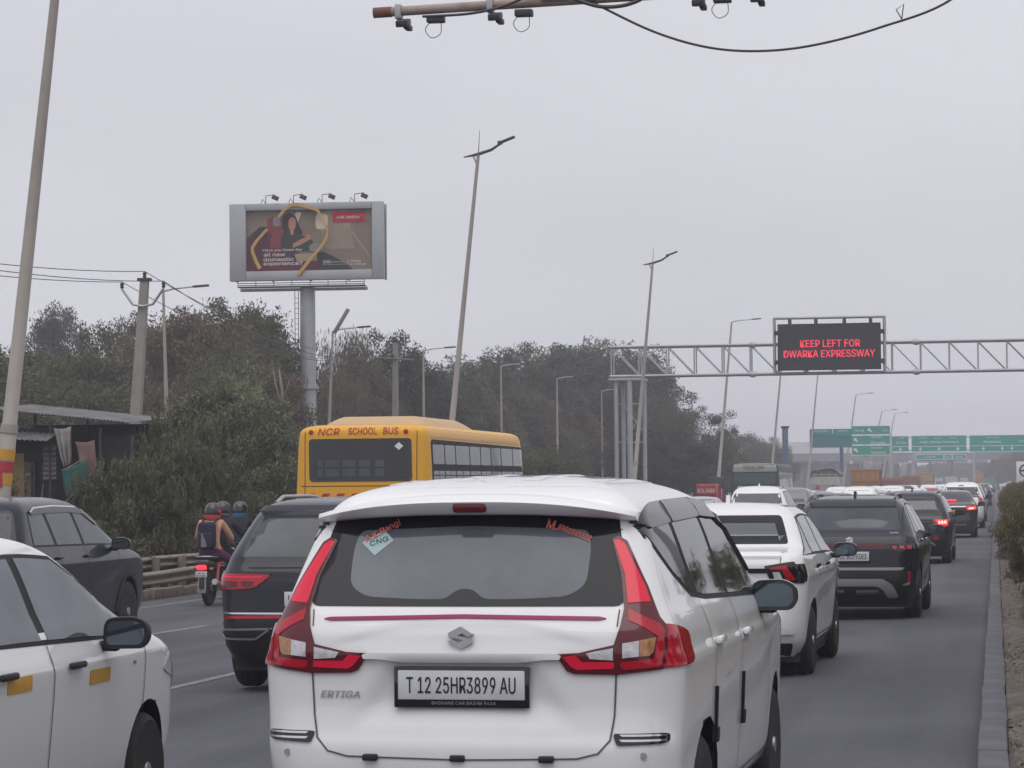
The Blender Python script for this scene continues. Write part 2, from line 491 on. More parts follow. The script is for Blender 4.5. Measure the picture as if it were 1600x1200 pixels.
def strip(bvh, name, pts, w, view, m, parent, off=0.0045):
    """narrow line (panel gap, moulding) laid along a polyline on the body"""
    q = []
    for i in range(len(pts) - 1):
        a, b = Vector(pts[i]), Vector(pts[i + 1]); n = max(1, int((b - a).length / 0.04))
        for k in range(n): q.append(a.lerp(b, k / n))
    q.append(Vector(pts[-1]))
    v, f = [], []
    for i, p in enumerate(q):
        t = (q[min(i + 1, len(q) - 1)] - q[max(i - 1, 0)]).normalized(); nn = Vector((-t.y, t.x)) * w / 2
        for sgn in (1, -1):
            co, no = hit(bvh, view, p.x + nn.x * sgn, p.y + nn.y * sgn); v.append(co + no * off)
    for i in range(len(q) - 1): f.append((2 * i, 2 * i + 1, 2 * i + 3, 2 * i + 2))
    o = pyobj(name, v, f, m, parent)
    return o

def copy_tree(o, parent=None, remap=None):
    c = o.copy(); COL.objects.link(c); c.parent = parent
    if remap and c.type == 'MESH':
        for i, s in enumerate(o.material_slots):
            if s.material in remap:
                c.material_slots[i].link = 'OBJECT'; c.material_slots[i].material = remap[s.material]
    for ch in o.children: copy_tree(ch, c, remap)
    return c

def gz(Y):
    """carriageway level: flat near the camera, falling gently in the distance"""
    t = max(0.0, min(1.0, (Y - 14.0) / 34.0)); t = t * t * (3 - 2 * t)
    return -0.20 * t - 0.0016 * max(0.0, Y - 80.0)

# ------------------------------------------------------------------ vehicle bodies
def mono(keys, n):
    """monotone cubic through rows of key values, n samples per interval"""
    K = np.array(keys, float); m = len(K)
    d = np.diff(K, axis=0); T = np.zeros_like(K)
    for j in range(K.shape[1]):
        for i in range(1, m - 1):
            T[i, j] = 0 if d[i - 1, j] * d[i, j] <= 0 else 2 * d[i - 1, j] * d[i, j] / (d[i - 1, j] + d[i, j])
        T[0, j] = d[0, j]; T[-1, j] = d[-1, j]
    out = []
    for i in range(m - 1):
        for k in range(n):
            t = k / n
            out.append((2 * t**3 - 3 * t**2 + 1) * K[i] + (t**3 - 2 * t**2 + t) * T[i] + (-2 * t**3 + 3 * t**2) * K[i + 1] + (t**3 - t**2) * T[i + 1])
    out.append(K[-1])
    return out

def outline_half(z, w, yr, yf, cr, cf, br, L, tr, tf, nr, ns):
    pts = []
    cr = min(cr, w * 0.8); cf = min(cf, w * 0.8)
    for i in range(nr):
        x = (w - cr) * i / nr
        pts.append([x, yr + br * (x / w) ** 2])
    y0 = yr + br * ((w - cr) / w) ** 2
    for i in range(8):
        a = math.pi / 2 * i / 8
        pts.append([w - cr + cr * math.sin(a), y0 + cr * (1 - math.cos(a))])
    ys0, ys1 = y0 + cr, yf - cf
    for i in range(ns):
        pts.append([w, ys0 + (ys1 - ys0) * i / ns])
    for i in range(6):
        a = math.pi / 2 * i / 6
        pts.append([w - cf + cf * math.cos(a), ys1 + cf * math.sin(a)])
    for i in range(5):
        x = (w - cf) * (1 - i / 4)
        pts.append([x, yf])
    for p in pts:
        s = (p[1] / L - 0.5) * 2
        k = tr if s < 0 else tf
        p[0] *= 1 - k * abs(s) ** 3
    return [(p[0], p[1], z) for p in pts]

def loft_body(keys, L, tr=0.05, tf=0.09, n=4, nr=16, ns=26, dent=None):
    rows = mono(keys, n)
    loops = []
    for r in rows:
        z, w, yr, yf, cr, cf, br = r
        h = outline_half(z, w, yr, yf, cr, cf, br, L, tr, tf, nr, ns)
        full = h + [(-x, y, z_) for x, y, z_ in h[1:-1][::-1]]
        loops.append(full)
    v = [p for lp in loops for p in lp]; nn = len(loops[0]); f = []
    for i in range(len(loops) - 1):
        for k in range(nn):
            k2 = (k + 1) % nn
            f.append((i * nn + k, i * nn + k2, (i + 1) * nn + k2, (i + 1) * nn + k))
    f.append(tuple(range(nn - 1, -1, -1)))
    top = loops[-1]; c = len(v)
    v.append((0, sum(p[1] for p in top) / nn, top[0][2] + 0.003))
    b = (len(loops) - 1) * nn
    for k in range(nn): f.append((b + k, b + (k + 1) % nn, c))
    if dent: v = [dent(*p) for p in v]
    return v, f

def row_at(keys, z, col):
    for i in range(len(keys) - 1):
        if keys[i][0] <= z <= keys[i + 1][0]:
            t = (z - keys[i][0]) / max(1e-6, keys[i + 1][0] - keys[i][0])
            return keys[i][col] * (1 - t) + keys[i + 1][col] * t
    return keys[-1][col]

def make_wheel(parent, x, y, r, w, spokes=5, rim_m=None, name='wheel'):
    sg = 1 if x > 0 else -1
    prof = [(r * 0.62, -w / 2 + 0.01), (r * 0.86, -w / 2), (r * 0.955, -w / 2 + 0.018), (r, -w / 2 + 0.045), (r, -w * 0.13), (r - 0.008, -w * 0.12), (r - 0.008, -w * 0.10), (r, -w * 0.09),
            (r, w * 0.09), (r - 0.008, w * 0.10), (r - 0.008, w * 0.12), (r, w * 0.13), (r, w / 2 - 0.045), (r * 0.955, w / 2 - 0.018), (r * 0.86, w / 2), (r * 0.62, w / 2 - 0.01)]
    t = lathe(name, prof, M['rubber'], parent, n=32, axis='x', c=(x - sg * w / 2, y, r))
    bm = bmesh.new()
    xo = x - sg * 0.012
    R = r * 0.64
    # rim ring
    for (ra, rb) in ((R, R * 0.9),):
        n = 28
        a = [bm.verts.new((xo, y + ra * math.cos(2 * math.pi * k / n), r + ra * math.sin(2 * math.pi * k / n))) for k in range(n)]
        b = [bm.verts.new((xo, y + rb * math.cos(2 * math.pi * k / n), r + rb * math.sin(2 * math.pi * k / n))) for k in range(n)]
        c = [bm.verts.new((xo - sg * 0.09, y + rb * 0.93 * math.cos(2 * math.pi * k / n), r + rb * 0.93 * math.sin(2 * math.pi * k / n))) for k in range(n)]
        for k in range(n):
            k2 = (k + 1) % n
            bm.faces.new((a[k], a[k2], b[k2], b[k])); bm.faces.new((b[k], b[k2], c[k2], c[k]))
    for k in range(spokes):
        th = 2 * math.pi * k / spokes + 0.3
        rot = Matrix.Rotation(th, 3, 'X')
        mid = rot @ Vector((0, R * 0.48, 0))
        bm_box(bm, (xo - sg * 0.015 + mid.x, y + mid.y, r + mid.z), (0.025, R * 0.92, R * 0.20), 0.006, rot, 1)
    rm = bm_to('rim', bm, rim_m or M['alloy'], t, smooth=True, sharp=35)
    lathe('hub_cap', [(R * 0.24, xo - sg * 0.03), (R * 0.2, xo + sg * 0.012), (0.0, xo + sg * 0.014)], M['satin'], t, n=16, axis='x', c=(0, y, r))
    lathe('brake_disc', [(R * 0.86, xo - sg * 0.10), (R * 0.86, xo - sg * 0.085), (0.0, xo - sg * 0.085)], M['steel_dark'], t, n=24, axis='x', c=(0, y, r))
    return t

def make_mirror(parent, x, y, z, sg, shell, w=0.22, h=0.15, d=0.13, gap=0.05):
    """door mirror: stalk, rounded housing, glass facing the rear"""
    cx = x + sg * (w / 2 + gap)
    ol = rounded([(cx - sg * w / 2, z - h * 0.42), (cx + sg * w * 0.36, z - h * 0.40), (cx + sg * w / 2, z - h * 0.12), (cx + sg * w * 0.47, z + h * 0.30), (cx + sg * w * 0.2, z + h * 0.48), (cx - sg * w * 0.46, z + h * 0.44)], 0.05, 5)
    bm = bmesh.new(); layers = []
    ce = Vector((cx, z))
    for (sc, yy) in ((1.0, y), (1.03, y + 0.02), (0.98, y + d * 0.45), (0.82, y + d * 0.8), (0.5, y + d)):
        layers.append([bm.verts.new((ce.x + (p[0] - ce.x) * sc, yy, ce.y + (p[1] - ce.y) * sc)) for p in ol])
    for i in range(len(layers) - 1):
        for k in range(len(ol)):
            k2 = (k + 1) % len(ol)
            bm.faces.new((layers[i][k], layers[i][k2], layers[i + 1][k2], layers[i + 1][k]))
    bm.faces.new(layers[0]); bm.faces.new(layers[-1])
    ho = bm_to('wing_mirror', bm, shell, parent, smooth=True, sharp=50)
    g = inset(ol, 0.018)
    bm = bmesh.new()
    a = [bm.verts.new((p[0], y - 0.003, p[1])) for p in g]; b = [bm.verts.new((p[0], y + 0.004, p[1])) for p in g]
    bm.faces.new(a); bm.faces.new(b)
    for k in range(len(g)): bm.faces.new((a[k], a[(k + 1) % len(g)], b[(k + 1) % len(g)], b[k]))
    bm_to('mirror_glass', bm, M['mirror_glass'], ho)
    bm = bmesh.new(); bm_box(bm, (x + sg * 0.02, y + d * 0.55, z - h * 0.36), (0.14, 0.06, 0.05), 0.015)
    bm_to('mirror_stalk', bm, M['plastic'], ho, smooth=True)
    return ho

def make_plate(parent, x, y, z, s, w=0.50, h=0.12, m=None, frame=None, tilt=0):
    pl = box('number_plate', (x, y, z), (w, 0.012, h), m or M['plate_white'], parent, bev=0.004)
    if frame: box('plate_frame', (x, y + 0.010, z - frame[1] * 0.18), (w + frame[0], 0.018, h + frame[1]), M['gloss_black'], pl, bev=0.006)
    if s: text('lettering', s, (x, y - 0.0075, z), M['ink'], pl, width=w * 0.86, height=h * 0.56, bold=0.012)
    return pl

def finish_body(name, v, f, paint_m, parent, axles, wheel_r, W, cut_holes=None):
    """loft to object, wheel arches cut, window openings taken out; returns object and ray tree of the closed skin"""
    me = bpy.data.meshes.new(name); me.from_pydata(v, [], f); me.update()
    bm = bmesh.new(); bm.from_mesh(me); bmesh.ops.recalc_face_normals(bm, faces=bm.faces)
    bvh = BVHTree.FromBMesh(bm)
    bm.normal_update(); KEEP.append(bvh)
    SKIN_OF[id(bvh)] = ([q.co.copy() for q in bm.verts], [q.normal.copy() for q in bm.verts], [[q.index for q in fc.verts] for fc in bm.faces])
    bm.to_mesh(me); bm.free()
    o = link_mesh(name, me, paint_m, parent)
    if axles:
        cb = bmesh.new()
        for ya in axles:
            for sg in (1, -1):
                r = bmesh.ops.create_cone(cb, cap_ends=True, segments=40, radius1=wheel_r + 0.055, radius2=wheel_r + 0.055, depth=0.66)
                bmesh.ops.transform(cb, matrix=Matrix.Translation((sg * (W + 0.03), ya, wheel_r + 0.012)) @ Matrix.Rotation(math.pi / 2, 4, 'Y'), verts=r['verts'])
        cme = bpy.data.meshes.new('cut'); cb.to_mesh(cme); cb.free()
        co = bpy.data.objects.new('cut', cme); COL.objects.link(co)
        md = o.modifiers.new('arch', 'BOOLEAN'); md.object = co; md.operation = 'DIFFERENCE'; md.solver = 'EXACT'
        par = o.parent; o.parent = None
        dg = bpy.context.evaluated_depsgraph_get()
        nm = bpy.data.meshes.new_from_object(o.evaluated_get(dg))
        o.modifiers.clear(); o.data = nm; o.parent = par
        nm.name = name
        bpy.data.objects.remove(co); bpy.data.meshes.remove(cme)
        nm.materials.clear(); nm.materials.append(paint_m); nm.materials.append(M['plastic'])
        idx = []
        for p in nm.polygons:
            c = p.center; k = 0
            for ya in axles:
                rr = math.hypot(c.y - ya, c.z - wheel_r - 0.012)
                if rr < wheel_r + 0.058 and abs(c.x) < W - 0.006: k = 1
            if c.z < row_bottom[0] + 0.004: k = 1
            idx.append(k)
        nm.polygons.foreach_set('material_index', idx)
    me = o.data
    if cut_holes:
        bm = bmesh.new(); bm.from_mesh(me)
        kill = []
        for q in bm.faces:
            c = q.calc_center_median(); n = q.normal
            for view, poly in cut_holes:
                d = VIEW[view][1]
                if n.dot(d) < -0.25:
                    uv = {'rear': (c.x, c.z), 'front': (c.x, c.z), 'right': (c.y, c.z), 'left': (c.y, c.z)}[view]
                    if view == 'right' and c.x < 0 or view == 'left' and c.x > 0: continue
                    if inside(poly, *uv): kill.append(q); break
        bmesh.ops.delete(bm, geom=kill, context='FACES')
        bm.to_mesh(me); bm.free()
    me.polygons.foreach_set('use_smooth', [True] * len(me.polygons))
    me.set_sharp_from_angle(angle=math.radians(32))
    return o, bvh
row_bottom = [0.2]; KEEP = []

def side_outline(keys, zb, zt, rear_gap, front_gap, sag=0.03):
    """daylight opening of the side windows from the body's own pillars"""
    zs = [zb + (zt - zb) * i / 5 for i in range(6)]
    fr = [(row_at(keys, z, 3) - front_gap, z) for z in zs]
    rr = [(row_at(keys, z, 2) + rear_gap + 0.10 * (1 - (z - zb) / (zt - zb)), z) for z in zs]
    top = []
    y0, y1 = rr[-1][0], fr[-1][0]
    for i in range(1, 6):
        t = i / 6; top.append((y1 + (y0 - y1) * t, zt + 0.022 * math.sin(math.pi * t)))
    bot = [(rr[0][0] + (fr[0][0] - rr[0][0]) * t, zb - sag * t) for t in (0.33, 0.66)]
    fr[0] = (fr[0][0], zb - sag)
    return rr[:1] + bot + fr + top + rr[::-1][:-1]

def clip_y(poly, a, b):
    def half(pl, y, keep_gt):
        out = []
        for i in range(len(pl)):
            p, q = pl[i - 1], pl[i]
            ip, iq = ((p[0] >= y) == keep_gt), ((q[0] >= y) == keep_gt)
            if ip != iq:
                t = (y - p[0]) / (q[0] - p[0]); out.append((y, p[1] + (q[1] - p[1]) * t))
            if iq: out.append(q)
        return out
    return half(half(poly, a, True), b, False)

def side_glass(car, bvh, dlo, pillars, glass_m, trim_m, sides=('right', 'left'), step=0.09):
    ys = [p[0] for p in dlo]; cuts = [min(ys) - 1] + pillars + [max(ys) + 1]
    for sd in sides:
        tr = patch(bvh, 'window_surround', dlo, sd, trim_m, car, off=0.002, step=step)
        for i in range(len(cuts) - 1):
            pl = clip_y(inset(dlo, 0.02), cuts[i] + (0.045 if i else 0), cuts[i + 1] - (0.045 if i < len(cuts) - 2 else 0))
            if len(pl) < 3 or max(p[0] for p in pl) - min(p[0] for p in pl) < 0.12: continue
            patch(bvh, 'side_window', pl, sd, glass_m, car, off=0.005, step=step)

def mesh_key(H, W, L, rows):
    """scale normalised rows (z, half width, rear y, front y, corner radii, bow) to a car's size"""
    return [(z * H, w * W, yr * L, yf * L, cr, cf, br) for z, w, yr, yf, cr, cf, br in rows]
SUV_ROWS = [(.135, .86, .040, .935, .22, .3, .05), (.23, .955, .010, .985, .24, .3, .06), (.335, .970, .000, 1.0, .24, .3, .06), (.455, .984, .004, .996, .22, .3, .06),
            (.565, 1.0, .007, .965, .22, .3, .06), (.590, .992, .010, .94, .22, .3, .06), (.618, .972, .013, .905, .22, .35, .06), (.665, .94, .023, .775, .20, .3, .06), (.703, .912, .030, .725, .18, .2, .06),
            (.85, .79, .074, .615, .19, .15, .07), (.925, .715, .102, .555, .18, .14, .07), (.968, .615, .135, .505, .17, .14, .06), (.992, .44, .20, .45, .14, .14, .05), (1.0, .22, .27, .39, .08, .08, .02)]
SEDAN_ROWS = [(.125, .86, .035, .94, .22, .3, .05), (.22, .945, .008, .985, .24, .3, .06), (.33, .965, .000, 1.0, .24, .3, .06), (.47, .984, .004, .995, .22, .3, .06),
              (.578, 1.0, .006, .96, .22, .3, .06), (.602, .992, .005, .94, .21, .3, .06), (.64, .968, .004, .90, .20, .35, .06), (.69, .935, .012, .80, .18, .3, .06), (.715, .91, .028, .755, .16, .25, .05), (.735, .89, .085, .73, .14, .2, .05), (.752, .875, .118, .715, .14, .2, .06),
              (.87, .785, .185, .625, .15, .15, .07), (.935, .72, .225, .565, .14, .14, .07), (.972, .63, .262, .515, .14, .14, .06), (.993, .46, .325, .46, .14, .14, .05), (1.0, .22, .38, .42, .08, .08, .02)]
def gl(X, Y):
    """ground level with the carriageway's fall towards the left shoulder"""
    return gz(min(Y, 700.0)) + 0.015 * max(-15.5, min(0.0, X))

# ------------------------------------------------------------------ ground, road, kerbs
YS = [-90, -40, -10, 0, 10, 14, 17, 20, 23, 26, 29, 32, 35, 38, 41, 44, 48, 54, 60, 70, 80, 90, 100, 115, 130, 145, 170, 200, 250, 300, 350, 400, 500, 600, 700, 900, 1190]

def strip_sheet(name, xs, dz, m, parent=None, ys=None, kind=True, sub=1):
    ys = ys or YS
    v, f = [], []
    for Y in ys:
        for X in xs: v.append((X, Y, gl(X, Y) + (dz(X) if callable(dz) else dz)))
    n = len(xs)
    for i in range(len(ys) - 1):
        for k in range(n - 1): f.append((i * n + k, i * n + k + 1, (i + 1) * n + k + 1, (i + 1) * n + k))
    o = pyobj(name, v, f, m, parent)
    if kind and not parent: o['kind'] = 'structure'
    return o

def asphalt():
    m, nt, b = _base('asphalt'); N, L = nt.nodes, nt.links
    tc = N.new('ShaderNodeTexCoord')
    def nz(scale, det, sx=1, sy=1):
        mp = N.new('ShaderNodeMapping'); mp.inputs['Scale'].default_value = (sx, sy, 1); L.new(tc.outputs['Object'], mp.inputs[0])
        q = N.new('ShaderNodeTexNoise'); q.inputs['Scale'].default_value = scale; q.inputs['Detail'].default_value = det; L.new(mp.outputs[0], q.inputs['Vector']); return q
    big, streak, fine = nz(0.25, 6), nz(1.0, 5, 1.6, 0.06), nz(90, 3)
    a = N.new('ShaderNodeMath'); a.operation = 'ADD'; L.new(big.outputs[0], a.inputs[0]); L.new(streak.outputs[0], a.inputs[1])
    h = N.new('ShaderNodeMath'); h.operation = 'MULTIPLY_ADD'; h.inputs[1].default_value = 0.35; L.new(fine.outputs[0], h.inputs[0]); L.new(a.outputs[0], h.inputs[2])
    rp = N.new('ShaderNodeValToRGB'); L.new(h.outputs[0], rp.inputs[0])
    rp.color_ramp.elements[0].position = 0.72; rp.color_ramp.elements[0].color = (0.068, 0.069, 0.082, 1)
    rp.color_ramp.elements[1].position = 1.0; rp.color_ramp.elements[1].color = (0.096, 0.097, 0.112, 1)
    rp.color_ramp.interpolation = 'EASE'
    dv = N.new('ShaderNodeMath'); dv.operation = 'MULTIPLY'; dv.inputs[1].default_value = 0.75; L.new(h.outputs[0], dv.inputs[0]); L.new(dv.outputs[0], rp.inputs[0])
    stn = nz(0.7, 4, 1.0, 0.25); sr = N.new('ShaderNodeValToRGB'); sr.color_ramp.elements[0].position = 0.56; sr.color_ramp.elements[0].color = (1, 1, 1, 1); sr.color_ramp.elements[1].position = 0.72; sr.color_ramp.elements[1].color = (0.80, 0.80, 0.81, 1)
    L.new(stn.outputs[0], sr.inputs[0])
    grit = nz(38, 2); gr = N.new('ShaderNodeValToRGB'); gr.color_ramp.elements[0].position = 0.3; gr.color_ramp.elements[0].color = (0.80, 0.80, 0.80, 1); gr.color_ramp.elements[1].position = 0.7; gr.color_ramp.elements[1].color = (1.18, 1.18, 1.18, 1); L.new(grit.outputs[0], gr.inputs[0])
    m1 = N.new('ShaderNodeMix'); m1.data_type = 'RGBA'; m1.blend_type = 'MULTIPLY'; m1.inputs[0].default_value = 1.0; L.new(rp.outputs[0], m1.inputs[6]); L.new(sr.outputs[0], m1.inputs[7])
    m2 = N.new('ShaderNodeMix'); m2.data_type = 'RGBA'; m2.blend_type = 'MULTIPLY'; m2.inputs[0].default_value = 1.0; L.new(m1.outputs[2], m2.inputs[6]); L.new(gr.outputs[0], m2.inputs[7])
    L.new(m2.outputs[2], b.inputs['Base Color']); b.inputs['Roughness'].default_value = 0.82; b.inputs['Specular IOR Level'].default_value = 0.35
    bp = N.new('ShaderNodeBump'); bp.inputs['Strength'].default_value = 0.35; bp.inputs['Distance'].default_value = 0.01
    L.new(fine.outputs[0], bp.inputs['Height']); L.new(bp.outputs[0], b.inputs['Normal'])
    return m
M['asphalt'] = asphalt()
M['marking'] = mat('worn_white_marking', (0.30, 0.30, 0.32), 0.8, nscale=9, col2=(0.11, 0.11, 0.125))
M['kerb'] = mat('kerb_concrete', (0.135, 0.135, 0.155), 0.9, noise=0.35, nscale=4, bump=0.3, bscale=25)
M['verge'] = mat('verge_soil', (0.085, 0.078, 0.055), 0.95, noise=0.5, nscale=1.2, bump=0.6, bscale=6, col2=(0.05, 0.042, 0.034))

strip_sheet('ground', [-295, -120, -60, -30, -15.5, -14, 0, 2.5, 16, 60, 195], -0.06, M['verge'])
road = strip_sheet('road', [-15.1, -10.9, -7.2, -3.65, -0.12], 0.0, M['asphalt'])
strip_sheet('opposite_carriageway', [2.75, 9, 15], -0.004, M['asphalt'])

def marking(x, w, y0, y1):
    ys = [y0] + [y for y in YS if y0 < y < y1] + [y1]
    o = strip_sheet('lane_marking', [x - w / 2, x + w / 2], 0.004, M['marking'], road, ys=ys)
    return o
marking(-14.15, 0.13, -40, 620)
for x, y0 in ((-3.65, 1.0), (-7.2, -5.0), (-10.85, 6.0)):
    y = y0
    while y < 150:
        marking(x, 0.12, y, y + 3.0); y += 9.0

# median: kerb stones laid end to end with open joints, soil behind
kerb = empty('median_kerb', (0, 0, 0)); kerb['kind'] = 'structure'
kme = None
for i in range(90):
    y = 8 + i * 1.0
    if kme is None:
        bm = bmesh.new(); bm_box(bm, (0, 0.49, 0.03), (0.17, 0.978, 0.26), 0.022)
        o = bm_to('kerb_stone', bm, M['kerb'], kerb, smooth=True); kme = o.data
    else:
        o = link_mesh('kerb_stone', kme, None, kerb)
    o.location = (-0.035 + random.uniform(-.006, .006), y, gl(0, y) + random.uniform(-.006, .006)); o.rotation_euler = (0, 0, random.uniform(-.004, .004))
v, f = [], []
ky = [y for y in YS if 100 <= y <= 700]; ky[0] = 98
for y in ky: v += [(-.12, y, gl(0, y) - .08), (-.12, y, gl(0, y) + .145), (.05, y, gl(0, y) + .15), (.05, y, gl(0, y) - .08)]
for i in range(len(ky) - 1): f += [(4 * i + k, 4 * i + k + 1, 4 * i + k + 5, 4 * i + k + 4) for k in range(3)]
pyobj('kerb_run', v, f, M['kerb'], kerb)
med = None
mv, mf = [], []
mys = [y * 0.5 for y in range(-20, 260)] + [130, 150, 200, 300, 450, 700]
mxs = [0.05, 0.16, 0.3, 0.5, 0.8, 1.2, 1.7, 2.2, 2.6]
for y in mys:
    for x in mxs:
        mv.append((x, y, gl(0, y) + 0.115 + random.uniform(-.02, .03) + 0.09 * math.sin(math.pi * (x / 2.6)) + 0.03 * math.sin(y * 0.7 + x * 5)))
for i in range(len(mys) - 1):
    for k in range(len(mxs) - 1): a = i * len(mxs) + k; mf.append((a, a + 1, a + 1 + len(mxs), a + len(mxs)))
med = pyobj('median_soil', mv, mf, M['soil'], None, smooth=True); med['kind'] = 'structure'
# pebbles and litter on the median edge: one uncountable scatter
pv, pf = [], []
for i in range(9000):
    y = 12 + 70 * random.random() ** 1.5; x = random.uniform(0.06, 1.2); s = random.uniform(0.008, 0.03)
    z = gl(0, y) + 0.125 + 0.05 * x; b = len(pv); r = random.random() * 6
    for k in range(4): pv.append((x + s * math.cos(r + k * 1.57) * random.uniform(.6, 1.3), y + s * math.sin(r + k * 1.57) * random.uniform(.6, 1.3), z + random.uniform(-.01, .01)))
    pv.append((x, y, z + s * 0.9)); pf += [(b, b + 1, b + 4), (b + 1, b + 2, b + 4), (b + 2, b + 3, b + 4), (b + 3, b, b + 4)]
tag(pyobj('gravel', pv, pf, mat('gravel', (0.26, 0.22, 0.19), 0.9, noise=0.6, nscale=7), None), 'loose gravel and grit along the median soil', 'gravel', kind='stuff')

tv, tf_ = [], []
for i in range(5200):
    y = 13 + 75 * random.random() ** 1.3; x = random.uniform(0.28, 1.5); z = gl(0, y) + .12 + .05 * x
    h = random.uniform(.03, .16) * (1.0 if x < .6 else 1.6); a = random.random() * 6.28; w = random.uniform(.006, .018); b = len(tv)
    dx, dy = math.cos(a) * w, math.sin(a) * w; lx, ly = random.uniform(-.6, .6) * h, random.uniform(-.6, .6) * h
    tv += [(x - dx, y - dy, z), (x + dx, y + dy, z), (x + lx, y + ly, z + h)]; tf_.append((b, b + 1, b + 2))
tag(pyobj('dry_grass', tv, tf_, mat('dry_grass', (0.17, 0.14, 0.08), 0.9, nscale=3, col2=(0.07, 0.07, 0.035)), None), 'sparse dry grass and litter on the median soil', 'grass', kind='stuff')

# ------------------------------------------------------------------ vegetation
def leaf_mat(name, cols, transl=0.25):
    m = bpy.data.materials.new(name); m.use_nodes = True; nt = m.node_tree; N, L = nt.nodes, nt.links; N.clear()
    out = N.new('ShaderNodeOutputMaterial'); at = N.new('ShaderNodeAttribute'); at.attribute_name = 'rnd'
    rp = N.new('ShaderNodeValToRGB'); el = rp.color_ramp.elements
    while len(el) < len(cols): el.new(0.5)
    for i, c in enumerate(cols): el[i].position = i / (len(cols) - 1); el[i].color = (*c, 1)
    L.new(at.outputs['Fac'], rp.inputs[0])
    d = N.new('ShaderNodeBsdfPrincipled'); d.inputs['Roughness'].default_value = 0.6; d.inputs['Specular IOR Level'].default_value = 0.3
    t = N.new('ShaderNodeBsdfTranslucent'); mx = N.new('ShaderNodeMixShader'); mx.inputs[0].default_value = transl
    L.new(rp.outputs[0], d.inputs['Base Color']); L.new(rp.outputs[0], t.inputs['Color'])
    L.new(d.outputs[0], mx.inputs[1]); L.new(t.outputs[0], mx.inputs[2]); L.new(mx.outputs[0], out.inputs['Surface'])
    return m
G1, G2, G3 = (0.066, 0.076, 0.042), (0.102, 0.115, 0.059), (0.165, 0.170, 0.094)
LEAF = {'broad': leaf_mat('dusty_green_leaves', [G1, G2, (0.123, 0.115, 0.068), G3]),
        'airy': leaf_mat('olive_leaves', [(0.066, 0.069, 0.046), (0.113, 0.111, 0.072), (0.157, 0.144, 0.098)]),
        'brown': leaf_mat('browning_leaves', [(0.095, 0.086, 0.055), (0.148, 0.121, 0.081), (0.197, 0.144, 0.104), (0.132, 0.127, 0.074)]),
        'light': leaf_mat('pale_green_leaves', [(0.090, 0.102, 0.055), (0.165, 0.176, 0.101), (0.247, 0.246, 0.155)]),
        'willow': leaf_mat('hanging_olive_leaves', [(0.123, 0.108, 0.072), (0.173, 0.154, 0.098), (0.099, 0.098, 0.059)]),
        'dark': leaf_mat('dark_evergreen_leaves', [(0.036, 0.045, 0.033), (0.059, 0.072, 0.046), (0.082, 0.092, 0.059)]),
        'fir': leaf_mat('grey_green_leaves', [(0.056, 0.069, 0.046), (0.093, 0.105, 0.068), (0.132, 0.137, 0.091)]),
        'hedge': leaf_mat('hedge_leaves', [(0.066, 0.072, 0.033), (0.115, 0.118, 0.055), (0.173, 0.151, 0.081), (0.165, 0.115, 0.073)])}

def leaf_mesh(name, ctr, lr, per, size, lmat, elong=1.0, droop=0.0, seed=0):
    """leaf-sized faces gathered in clumps; ctr = clump centres, lr = clump radii"""
    g = np.random.default_rng(seed)
    n = len(ctr) * per
    c = np.repeat(ctr, per, axis=0); r = np.repeat(lr, per)
    d = g.normal(size=(n, 3)); d /= np.linalg.norm(d, axis=1)[:, None]
    rad = r * g.random(n) ** 0.45
    p = c + d * rad[:, None] * np.array([1, 1, 0.75])
    if droop: p[:, 2] -= droop * g.random(n) ** 1.5
    u = g.normal(size=(n, 3)); 
    if droop: u = u * 0.25 + np.array([0, 0, -1.0])
    u /= np.linalg.norm(u, axis=1)[:, None]
    w = np.cross(u, g.normal(size=(n, 3))); w /= np.linalg.norm(w, axis=1)[:, None]
    s = size * g.uniform(0.6, 1.35, n)[:, None]
    u = u * s * elong; w = w * s * 0.55
    bend = np.cross(u, w) ; bend /= np.linalg.norm(bend, axis=1)[:, None]
    vs_ = np.stack([p - u * .5, p + w * .5 + bend * s * .12, p + u * .5, p - w * .5 + bend * s * .12], axis=1).reshape(-1, 3)
    me = bpy.data.meshes.new(name)
    me.vertices.add(n * 4); me.vertices.foreach_set('co', vs_.ravel())
    me.loops.add(n * 4); me.loops.foreach_set('vertex_index', np.arange(n * 4, dtype=np.int32))
    me.polygons.add(n); me.polygons.foreach_set('loop_start', np.arange(0, n * 4, 4, dtype=np.int32))
    at = me.attributes.new('rnd', 'FLOAT', 'FACE')
    clump = np.repeat(g.random(len(ctr)), per)
    at.data.foreach_set('value', np.clip(0.55 * clump + 0.45 * g.random(n), 0, 1).astype(np.float32))
    me.update(calc_edges=True)
    me.materials.append(lmat)
    return me

def crown_points(n, rx, rz, zc, seed, bottom=-0.85, lumps=5):
    g = np.random.default_rng(seed)
    lob = g.normal(size=(lumps, 3)); lob /= np.linalg.norm(lob, axis=1)[:, None]; lob[:, 2] = np.abs(lob[:, 2]) * 0.9 - 0.2
    pts = []
    while len(pts) < n:
        d = g.normal(size=3); d /= np.linalg.norm(d)
        if d[2] < bottom: continue
        amp = 0.70 + 0.42 * max(0, (lob @ d).max()) ** 3 + g.uniform(-0.10, 0.12)
        r = amp * g.uniform(0.35, 1.0) ** 0.6
        pts.append((d[0] * rx * r, d[1] * rx * r, zc + d[2] * rz * r))
    return np.array(pts)

